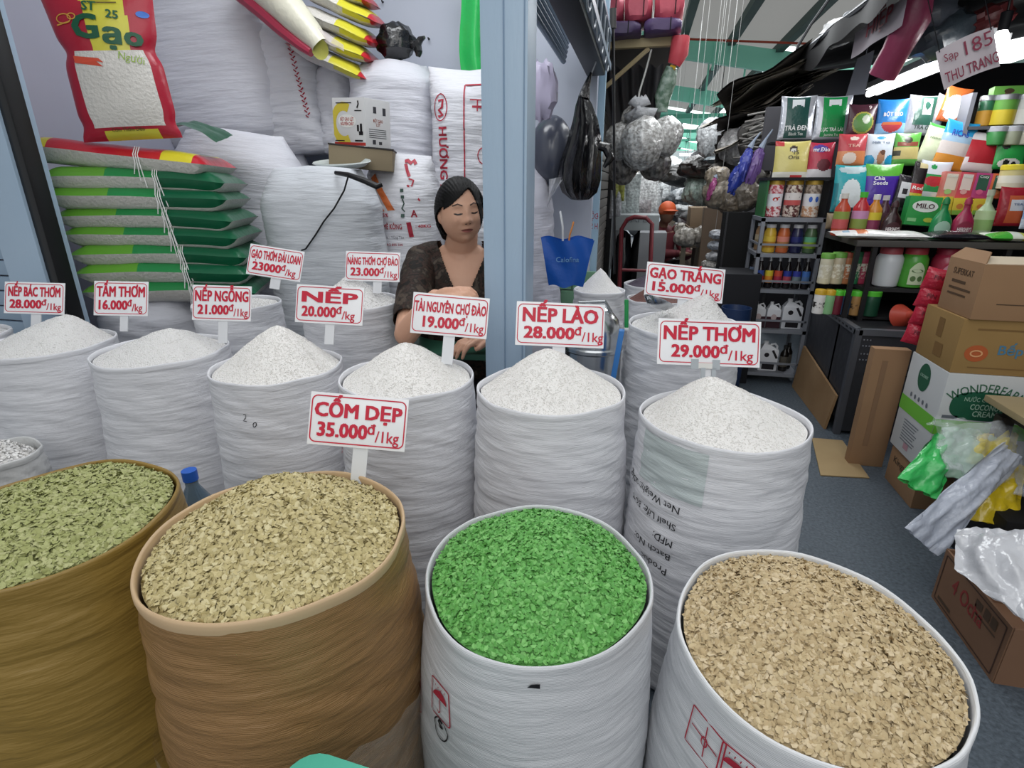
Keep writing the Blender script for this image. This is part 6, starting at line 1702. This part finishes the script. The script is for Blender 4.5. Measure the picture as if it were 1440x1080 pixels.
pouch('maroon pouch with a green round emblem', (1188, 146, 1229, 190), yA, ['4A2A34', '5E8A4A', 'A8A04A', 'BFC8B4'], [('e', .52, .38, .38, .36, 2), ('e', .52, .38, .33, .31, 1), ('e', .62, .48, .14, .14, 3)], [('9', .22, .80, .12, .1, 'D8C8C8')])
pouch('sky blue pouch with a red bowl', (1228, 139, 1272, 190), yA, ['2E7EC8', '8CB8DC', 'B84048', 'C86A3A'], [('r', 0, 0, 1, .34, 1), ('e', .5, .30, .34, .24, 2), ('r', 0, .32, 1, .6, 0), ('r', .18, .27, .82, .34, 3)], [('BỘT BÉO', .0, .50, .10, .6, 'F2F4F8')])
pouch('silver pouch with a dark green panel lettered TRÀ Ô LONG', (1267, 134, 1310, 190), yA, [SIL, '2F5A4C', 'D4DAD8'], [('r', .22, .24, .92, .98, 1), ('r', .46, .50, .78, .93, 2), ('e', .62, .74, .10, .10, 1)], [('TRÀ Ô', .06, .13, .10, .5, '30403C')], name='tea_pouch', roll=4)
pouch('orange and white pouch leaning at the top of the display', (1314, 122, 1352, 172), yA, ['D8733A', 'E8E4E0', 'B8582E'], [('e', .45, .40, .40, .36, 1), ('r', .0, .0, .15, .3, 2)], (), roll=12)
pouch('silver grey packet squeezed left of the orange pouch', (1300, 132, 1322, 178), yA + .02, [SIL], (), (), roll=16)
pouch('coral red pouch with an orange lower half', (1174, 188, 1215, 233), yB, ['C24A52', 'D98A5A', 'E8D8CC'], [('r', 0, 0, 1, .45, 1), ('e', .42, .22, .24, .18, 2), ('e', .52, .85, .16, .06, 2)], [('TEA', .02, .55, .10, .4, 'E8B8A8')])
pouch('white pouch with blue waves and a brown figure', (1213, 188, 1253, 233), yB, ['D8E0EA', '2E9AC8', '6A4A3A', 'B8886A'], [('e', .12, .12, .22, .2, 1), ('e', .92, .12, .2, .2, 1), ('e', .55, .24, .14, .22, 3), ('e', .60, .40, .10, .08, 2), ('e', .5, .87, .16, .05, 1)], [('Milk Tea', .0, .66, .08, .6, '7A8AA0')])
pouch('green topped pouch with a brown banner', (1252, 187, 1289, 233), yB, ['5EA84A', 'C8B878', '8A4A3A', '3A3A2A'], [('r', 0, .18, 1, .55, 1), ('r', .1, .58, .9, .72, 2), ('e', .5, .78, .16, .10, 3), ('r', 0, .28, .25, .46, 3)], ())
pouch('pale cream pouch leaning behind the sky blue one', (1284, 174, 1316, 230), yB + .01, ['CFD8B8', '4A9A48'], [('r', 0, .93, 1, 1, 1)], [('Natural', .0, .6, .06, .6, '8A9A78')], roll=14)
pouch('large pouch of sky blue fading to white and orange', (1306, 170, 1354, 238), yB - .02, ['C8862E', 'C9C0BC', '9AB8D0', '2E94C8'], [('r', 0, .28, 1, .55, 1), ('r', 0, .55, 1, .72, 2), ('r', 0, .72, 1, 1, 3)], [('RICHS', -.02, .66, .13, .5, '2A3A9A')], roll=12)
pouch('red pouch with a clear top and white foot', (1344, 186, 1395, 242), yB - .02, ['A82832', 'C9C6C8', 'D8D4D4'], [('r', 0, .78, 1, 1, 1), ('r', 0, 0, 1, .20, 2), ('r', 0, .22, .2, .34, 2)], (), roll=6)
pouch('green and white pouch with black and white cows', (1391, 184, 1438, 238), yB - .02, ['2FA24E', 'DDE0DC', 'C8582E', '202420'], [('d', .72, .3, 1), ('e', .5, .14, .34, .13, 1), ('e', .80, .70, .18, .08, 2), ('e', .32, .58, .12, .08, 3), ('e', .40, .16, .10, .07, 3), ('e', .64, .13, .08, .06, 3)], ())
pouch('turquoise pouch with a white centre', (1166, 232, 1216, 298), yC, ['2AA0A8', 'D5DEE0', 'B8CCD0', '1E7A84'], [('e', .5, .30, .30, .40, 1), ('e', .5, .9, .4, .08, 2), ('r', 0, .0, .12, .6, 3)], (), zfoot=1)
pouch('purple pouch with a green top lettered Chia Seeds', (1209, 231, 1262, 290), yC, ['4A2E9A', '5CB03A', '6A4ABE'], [('r', 0, .70, 1, 1, 1), ('r', 0, .05, 1, .12, 2)], [('Chia', -.12, .60, .09, .28, 'F0EEF6'), ('Seeds', -.08, .49, .09, .38, 'F0EEF6')])
pouch('black coffee pack with a white label', (1250, 246, 1276, 296), yC - .03, ['1E1A20', 'C8C8CC', '3A3A44'], [('r', .15, .35, .75, .8, 1), ('r', .3, .45, .6, .6, 0)], (), name='coffee_pack', roll=8)
pouch('black coffee pack with a red, yellow and blue foot', (1268, 228, 1292, 290), yC - .03, ['1E1618', 'C8323A', 'D8C43A', '2A4AA0', 'C0B48A'], [('r', 0, .28, 1, .50, 1), ('r', 0, .18, 1, .28, 2), ('r', 0, 0, 1, .18, 3), ('r', .3, .86, 1, 1, 4)], [('Red', .0, .36, .08, .6, 'F4ECEC')], name='coffee_pack', roll=8)
pouch('white and green packet with a red oval', (1281, 227, 1326, 282), yC - .02, ['C9CDD4', '2A8A4A', 'B02A34', 'D8DCE0'], [('r', 0, .22, 1, .66, 1), ('e', .5, .48, .34, .13, 2), ('e', .4, .85, .10, .06, 1)], (), roll=6)
def cube(label, rect, Y, dep, col, cat='box', name='tea_box', group='small boxes on the counter', decals=(), texts=(), roll=0, lean=-6):
    x0, y0, x1, y1 = rect
    a, b, c = P(x0, (y0 + y1) / 2, y=Y), P(x1, (y0 + y1) / 2, y=Y), P((x0 + x1) / 2, y1, y=Y)
    w, h = (b - a).length, (P((x0 + x1) / 2, y0, y=Y) - c).length
    o = thing(name, label, cat, M().box((0, dep / 2, h / 2), (w, dep, h), bev=.002), mat(col, .4, .45), c, (RAD(lean), RAD(roll), 0), group=group)
    for i, d in enumerate(decals):
        k, cu, cv, ru, rv, dc = d
        mm = disc(w * ru, h * rv, -.0008 - .0004 * i, (w * (cu - .5), h * cv), 20) if k == 'e' else quad(w * (cu - ru - .5), h * (cv - rv), w * (cu + ru - .5), h * (cv + rv), -.0008 - .0004 * i)
        part('print', mm, mat(dc, .4), o, smooth=False)
    for s_, fx, fz, fh, fw, tc_ in texts:
        part('lettering', shifted(text(s_, h * fh, w * fw, .02), w * fx, -.0035, h * fz), mat(tc_, .4), o, smooth=False)
    return o
cz_ = [('peach pink tea box, leftmost of four', 'D07A70', 'E0CFC0', 'A0C07A'), ('coral tea box, second of four', 'C84A58', 'E0CFC8', 'D8A0A0'), ('magenta and dark green tea box, third of four', 'B0407A', '2F5A48', 'D0608A'), ('orange and dark green tea box, rightmost of four', 'C8603A', '2F5A48', 'D88A5A')]
for i, (x0_, x1_) in enumerate(((1319, 1343), (1342, 1364), (1364, 1387), (1387, 1410))):
    lb, c1_, c2_, c3_ = cz_[i]
    cube(lb, (x0_, 242 + i, x1_, 279), yC - .06, .05, c1_, decals=(('r', .5, .62, .34, .30, c2_), ('e', .45, .25, .22, .10, c3_)), texts=(('Cozy', 0, .80, .10, .55, 'D8E4DC'),), roll=4)
cube('bright green box lettered MILO', (1270, 277, 1316, 317), 3.36, .06, '2E9A48', decals=(('e', .52, .66, .40, .20, 'E8ECE8'), ('r', .2, .18, .14, .06, '8AC88A'), ('e', .72, .2, .16, .08, 'B8C04A')), texts=(('MILO', .02, .59, .17, .56, '4A2430'),), name='drink_box', roll=4)
for i, (r_, lb) in enumerate((((1312, 277, 1336, 302), 'yellow patterned box behind the green bottle'), ((1337, 279, 1362, 302), 'yellow box behind the dark pink bottle'), ((1366, 280, 1390, 302), 'yellow box behind the pale green bottle'))):
    cube(lb, r_, 3.45, .05, 'D0B838', decals=(('e', .4, .5, .2, .16, 'C87A3A'), ('r', .5, .14, .5, .13, '7AA83E')), name='snack_box', group='yellow boxes behind the bottles')
# cans at the right
zc = P(1405, 177, y=3.66).z
for i, (px, r, c1_, c2_, lb) in enumerate(((1384, .034, 'C8963A', '2F6A4A', 'small orange and green can at the back right of the display'), (1408, .062, 'D8C23A', '6AA84A', 'yellow can with a green top, back right of the display'), (1438, .062, 'DADBD4', 'C9CCC8', 'white can cut by the right edge of the picture'))):
    o = can('can', lb, 'can', pxX(px, 160, 3.68), 3.68, zc, r, .125, [(.6, mat(c1_, .35)), (1, mat(c2_, .35))], True, mat('A9ACB0', .3, metal=.6), 'cans on the display')
for i, (px, c1_, lb) in enumerate(((1402, '3F8A4A', 'green cup tub in the lower can row'), (1424, '9AA08A', 'grey lidded cup tub in the lower can row'), (1443, 'B8B8A8', 'pale cup tub cut by the right edge'))):
    can('tub', lb, 'tub', pxX(px, 185, 3.62), 3.62, zc - .098, .042, .07, [(1, mat(c1_, .35))], True, mat('B9BCC4', .3), 'cup tubs below the cans')
part('shelf_board', M().box((2.05, 3.68, zc - .012), (.80, .14, .016)), mat('5A5C62', .5), ds)
part('side_board', M().box((1.645, 3.68, 1.52), (.02, .14, .26)), mat('7A7C84', .5), ds)
cube('green packet with a figure of a worker above the cans', (1394, 121, 1445, 146), 3.66, .05, '6AAA4A', decals=(('e', .4, .45, .10, .3, '6A4A38'), ('e', .42, .72, .14, .14, '4A3A28')), name='green_packet')
o = can('jar', 'cream jar with a yellow lid at the right of the tea boxes', 'jar', pxX(1424, 255, 3.46), 3.46, P(1424, 266, y=3.46).z, .062, .095, [(.3, mat('CFCBB4', .35)), (.7, mat('E0DECF', .35)), (1, mat('CFC48A', .35))], True, mat('D8C83A', .35), 'jars on the counter')
# bottles along the counter edge
bc = ctop + .0
btl = [(1184, 3.34, .038, .215, 'B84A32', '8A9A4A', 'D8D4CC', 'orange red juice bottle with a white cap', 'C85A5A'), (1210, 3.34, .040, .222, 'B83038', 'C890B8', '4AB83A', 'red juice bottle with a green cap', '8A9A4A'), (1229, 3.34, .036, .210, 'C8862E', 'D8C43A', 'E0E0E0', 'amber juice bottle with a white cap', '8A3A58'), (1242, 3.40, .034, .205, '4A2A3A', '5A3A4A', 'C8C8CC', 'dark plum juice bottle with a white cap', '3A3040')]
for px, y, r, h, l, a, c, lb, b in btl:
    bottle('juice_bottle', lb, 'bottle', pxX(px, 300, y), y, bc, r, h, mat(l, .15, .6), mat(a, .35), mat(c, .4), 'juice bottles on the counter', .4, mat(b, .4), .66)
def squeeze(label, px, y, r, h, body, panel, txt=None, tip=None):
    prof = [(r * .85, 0), (r, .008), (r * 1.02, h * .25), (r * .95, h * .45), (r * .62, h * .60), (r * .34, h * .70), (r * .30, h * .86), (r * .34, h * .87), (r * .30, h * .93), (r * .12, h)]
    o = thing('syrup_bottle', label, 'bottle', M().lathe(prof, 26, 0, (0, 0, 0), True, lambda q, a, p: Vector((q.x, q.y * .62, q.z))), mat(body, .22, .6), (pxX(px, 300, y), y, bc), group='squeeze bottles on the counter')
    wr = lambda m, of: m.xf(lambda p: (p.x, -.62 * math.sqrt(max(0, (r * 1.0) ** 2 - p.x ** 2)) - of + p.y, p.z))
    gd = M().grid(lambda u, v: Vector(((u - .5) * 1.5 * r * math.sqrt(max(.05, 1 - (2 * v - 1) ** 2)), 0, h * (.08 + .36 * v))), 10, 10)
    part('printed_label', wr(gd, .0022), mat(panel, .4), o)
    if txt: part('lettering', wr(shifted(text(txt, .018, r * 1.3, .03), 0, 0, h * .20), .0045), mat('E6DEDE', .4), o, smooth=False)
    if tip: part('cap', M().lathe([(r * .36, h * .84), (r * .32, h * .94), (r * .13, h * 1.01)], 16), mat(tip, .4), o)
squeeze("dark brown squeeze bottle lettered HERSHEY'S", 1257, 3.26, .048, .180, '2E1618', '3A1A20', "HERSHEY'S", '3A2024')
squeeze('green squeeze bottle with a pale label', 1327, 3.26, .047, .198, '1F8A4E', 'A8CDB8', None, '1F7A44')
squeeze("dark pink squeeze bottle lettered HERSHEY'S", 1358, 3.26, .047, .198, 'A02A4E', '8A2442', "HERSHEY'S", '9A2848')
bottle('juice_bottle', 'pale green clear bottle right of the pink squeeze bottle', 'bottle', pxX(1386, 300, 3.30), 3.30, bc, .040, .235, mat('A8BE9A', .12, .7), mat('B8D0A0', .35), mat('B8BCA8', .4), 'juice bottles on the counter', .34, mat('8AAE6A', .4), .56)
pouch('crimson pouch with an orange and white label at the right edge', (1394, 264, 1440, 318), 3.34, ['A01E2E', 'C8603A', 'D5D8E0'], [('r', .28, .08, .9, .80, 1), ('r', .34, .40, .84, .68, 2)], [('TEA', .08, .52, .06, .3, '6A7A98')], lean=-4)
pouch('light blue pack cut by the right edge of the picture', (1432, 275, 1462, 322), 3.30, ['8AA8CC', 'C8D4E4'], [('r', 0, 0, 1, .3, 1)], (), lean=-4)
pouch('carton of bottles, brown side, at the left end of the counter', (1160, 300, 1174, 322), 3.42, ['8A7A62'], (), (), name='brown_packet')
# packs lying along the counter edge
def lying(label, rect, Y, th, cols, regs, txt=None, tc_='E8E8E8'):
    x0, y0, x1, y1 = rect
    a, b = P(x0, y1, z=ctop + .02), P(x1, y1, z=ctop + .02)
    w = pxX(x1, y1, Y) - pxX(x0, y1, Y)
    pb_ = pillow(w, .14, th, lambda u, v: next((r[4] for r in regs if r[0] < u < r[2] and r[1] < v < r[3]), 0), 26, 14, 0, hash(label) % 11, .008, power=.4)
    o = thing('lying_pack', label, 'pack', pb_, [mat(c, .22, .6, bump=(30, .6)) for c in cols], ((pxX(x0, y1, Y) + pxX(x1, y1, Y)) / 2, Y, ctop + th * .55), (RAD(-86), 0, 0), group='packs lying along the counter edge')
    if txt: part('lettering', on_bag(pb_, text(txt, .024, w * .5, .02), w * .05, .05, .003), mat(tc_, .4), o, smooth=False)
lying('white pack with an orange patch lying at the counter edge', (1175, 318, 1312, 333), 3.085, .036, ['DCDCDA', 'C8703A', '8AA8C0'], [(.22, .1, .36, .8, 1), (.08, .2, .16, .5, 2)])
lying('black pack with white lettering lying at the counter edge', (1310, 320, 1396, 336), 3.085, .036, ['1C1C22'], [], 'Trân Châu')
lying('green and white pack lying at the right end of the counter edge', (1394, 322, 1460, 338), 3.085, .036, ['D5DCD0', '4AA83E', 'C9CC4A'], [(.0, .0, .45, .6, 1), (.7, .0, 1, 1, 2)])

# ---------------------------------------------------------------- bags and box in the right foreground
tb_ = thing('work_table', 'corner of a worn wooden table at the right edge of the picture', 'table', None)
part('tabletop', M().box((1.62, 1.72, .505), (.80, .74, .022), bev=.003), mat('A89878', .6, .3, var=(4, '94845F', .3)), tb_)
part('apron', M().box((1.64, 1.72, .475), (.74, .68, .04)), mat('2A241E', .7), tb_)
for x in (1.27, 1.97):
    for y in (1.40, 2.04): part('leg', M().box((x, y, .23), (.04, .04, .46)), mat('2E2822', .7), tb_)
thing('black_box', 'plain black box under the wooden table', 'crate', M().box((0, 0, .12), (.40, .30, .24), bev=.01), mat('0B0B0D', .6), (1.36, 1.86, 0))  # plain black box filling the space under the table
def cloth(pts4, sag, seed, nu=18, nv=14, amp=.02):
    A_, B_, C_, D2 = [Vector(p) for p in pts4]
    n_ = (B_ - A_).cross(D2 - A_).normalized()
    def f(u, v):
        p = A_.lerp(B_, u).lerp(D2.lerp(C_, u), v)
        return p + n_ * (sag * math.sin(PI * u) * math.sin(PI * v) + amp * noise.noise(Vector((u * 3.5 + seed, v * 3.5, seed))) + amp * .5 * noise.noise(Vector((u * 8 + seed, v * 8, 1))))
    return f
def filmbag(label, px4, d4, sag, seed, mt_, name='plastic_bag', amp=.025):
    pts = [P(px, py, d=d) for (px, py), d in zip(px4, d4)]
    m = M().grid(cloth(pts, sag, seed, amp=amp), 20, 16)
    m2 = M().grid(cloth(pts, -sag * .6, seed + 3, amp=amp), 20, 16)
    return thing(name, label, 'plastic bag', merge(m, m2), mt_, group='plastic bags heaped by the wooden table', smooth=True)
filmbag('bright green plastic bag at the left of the heap', [(1262, 672), (1318, 705), (1345, 640), (1318, 608)], (1.80, 1.78, 1.86, 1.90), -.05, 1, mat('3FBF62', .18, .7, alpha=.92, bump=(22, .9)))
filmbag('pale green clear plastic bag draped over the heap', [(1300, 650), (1370, 690), (1400, 615), (1330, 598)], (1.84, 1.80, 1.88, 1.93), -.06, 4, mat('BFE0CC', .12, .9, alpha=.55, bump=(26, 1.0)), amp=.035)
filmbag('crumpled yellow plastic bag on top of the heap', [(1360, 650), (1432, 655), (1428, 608), (1372, 612)], (1.82, 1.80, 1.88, 1.90), -.05, 7, mat('D8C42E', .2, .7, bump=(20, .9)), amp=.03)
filmbag('large folded yellow plastic bag hanging below the grey one', [(1345, 728), (1428, 742), (1446, 655), (1380, 650)], (1.74, 1.70, 1.80, 1.82), -.06, 9, mat('CDB327', .22, .7, bump=(16, .8)))
filmbag('long bluish grey plastic bag slanting across the heap', [(1272, 742), (1318, 782), (1440, 648), (1408, 622)], (1.68, 1.66, 1.74, 1.76), -.06, 12, mat('BCC3D2', .18, .8, alpha=.72, bump=(14, .9, (3, 3, .6))), amp=.028)
filmbag('clear crackling film over the top of the heap', [(1330, 660), (1440, 700), (1445, 600), (1310, 588)], (1.78, 1.72, 1.84, 1.90), -.06, 15, mat('E4EAF0', .06, 1.0, alpha=.22, bump=(30, 1.2)), amp=.05)
pk = cbx = thing('open_carton', 'open brown carton with faded red print, at the right edge near the front', 'carton', None, group='cartons on the floor')
CB2 = mat('8A6A54', .8, .2, var=(4, '7C5E4A', .3))
bx0, bx1, by0, by1, bh = .975, 1.50, 1.30, 1.62, .20
zt = P(1335, 775, x=.975)
bh = max(.16, min(.3, zt.z))
part('side', M().box((bx0, (by0 + by1) / 2, bh / 2), (.006, by1 - by0, bh)), CB2, pk)
part('front', M().box(((bx0 + bx1) / 2, by0, bh / 2), (bx1 - bx0, .006, bh)), CB2, pk)
part('back', M().box(((bx0 + bx1) / 2, by1, bh / 2), (bx1 - bx0, .006, bh)), CB2, pk)
part('side', M().box((bx1, (by0 + by1) / 2, bh / 2), (.006, by1 - by0, bh)), CB2, pk)
part('bottom', M().box(((bx0 + bx1) / 2, (by0 + by1) / 2, .006), (bx1 - bx0, by1 - by0, .008)), CB2, pk)
lf = lambda m: m.xf(lambda p: (bx0 - .004 + p.y, (by0 + by1) / 2 - p.x, p.z))
part('lettering', lf(shifted(text('4 Ocha', .05, .15, .02), -.01, 0, bh * .48)), mat('8E3A34', .6), pk, 'faded red lettering', smooth=False)
part('border_line', lf(stroke([(x, z + bh / 2) for x, z in rrect(.29, bh * .86, .004)], .004, close=True)), mat('4A3428', .6), pk, smooth=False)
part('print_rows', lf(merge(quad(.06, bh * .68, .085, bh * .86), quad(.09, bh * .68, .115, bh * .86), quad(.02, bh * .70, .05, bh * .84), quad(.03, bh * .60, .12, bh * .63), quad(-.13, bh * .12, -.06, bh * .18))), mat('54402F', .6), pk, smooth=False)
filmbag('clear white plastic packs standing in the open carton', [(1342, 800), (1450, 880), (1450, 745), (1345, 742)], (1.40, 1.20, 1.36, 1.50), -.03, 21, mat('D3D5DA', .15, .8, alpha=.85, bump=(18, .8)), name='plastic_packs', amp=.02)

# ---------------------------------------------------------------- small things round the front row
pw_ = P(-6, 640, y=.96)
t = sack('small clear bag of white flakes at the left edge', pw_.x, .96, P(10, 640, y=.96).z, .105, mat('C9CACA', .2, .7, bump=(14, .9)), 77, name='clear_bag', group='small bags of flakes', fold=1.5)
mound(t, 'heap of white flakes in the small clear bag', 'rice_flakes', 'rice flakes', RICEF, .03, P(10, 628, y=.96).z, (0, 0), 1.8, flakes=1500, size=.01, seed=70)
bw = P(280, 700, y=1.0)
wb = thing('water_bottle', 'clear water bottle with a blue cap behind the tan sack', 'bottle', M().lathe([(.03, 0), (.034, .01), (.034, .50), (.034, .52), (.014, .56), (.014, .585)], 20), mat('4A6A80', .1, .8, alpha=.7), (P(272, 690, y=.93).x, .93, P(272, 662, y=.93).z - .60))
part('cap', M().lathe([(.0165, .575), (.0165, .60), (.001, .60)], 16), mat('2860C0', .4), wb, 'blue cap')
thing('scoop', 'shallow stainless steel scoop on the rice behind the GẠO TRẮNG sign', 'scoop', M().lathe([(.004, 0), (.03, .006), (.045, .02), (.048, .026), (.044, .026), (.03, .012), (.004, .006)], 24), mat('B5B8BC', .18, metal=.95), P(922, 434, y=1.70), (RAD(-20), RAD(20), 0))
p = P(881, 455, y=1.64)
t = thing('green_clip', 'green handled knife stuck in the edge of the GẠO TRẮNG sack', 'knife', M().box((0, 0, .03), (.012, .008, .085), bev=.003), mat('1F8A48', .35), p, (0, RAD(-4), 0))
part('white_tip', M().box((0, -.001, -.016), (.013, .009, .008), bev=.001), mat('DADCDC', .4), t)
thing('blue_strip', 'narrow blue strip of cloth between the steel canister and the sack', 'strip', M().box((0, 0, 0), (.016, .03, .16), bev=.003), mat('3A7AC0', .5), P(868, 500, y=1.60), (0, RAD(6), 0))
tq = P(428, 1058, z=.56)
dq = Vector((tq.x, tq.y, 0)).normalized()
st_ = thing('plastic_stool', 'corner of a teal plastic stool at the bottom edge of the picture', 'stool', None, None, (tq.x - dq.x * .140, tq.y - dq.y * .140, 0), (0, 0, math.atan2(dq.y, dq.x) + PI / 4))
part('seat', M().poly([(a, b, .56) for a, b in rrect(.21, .21, .035)], 0, .024), mat('4FB39A', .35, .5), st_)
for sx_ in (-1, 1):
    for sy_ in (-1, 1): part('leg', M().tube([(sx_ * .075, sy_ * .075, .54), (sx_ * .088, sy_ * .088, 0)], [.016, .014], 10), mat('4FB39A', .35, .5), st_)
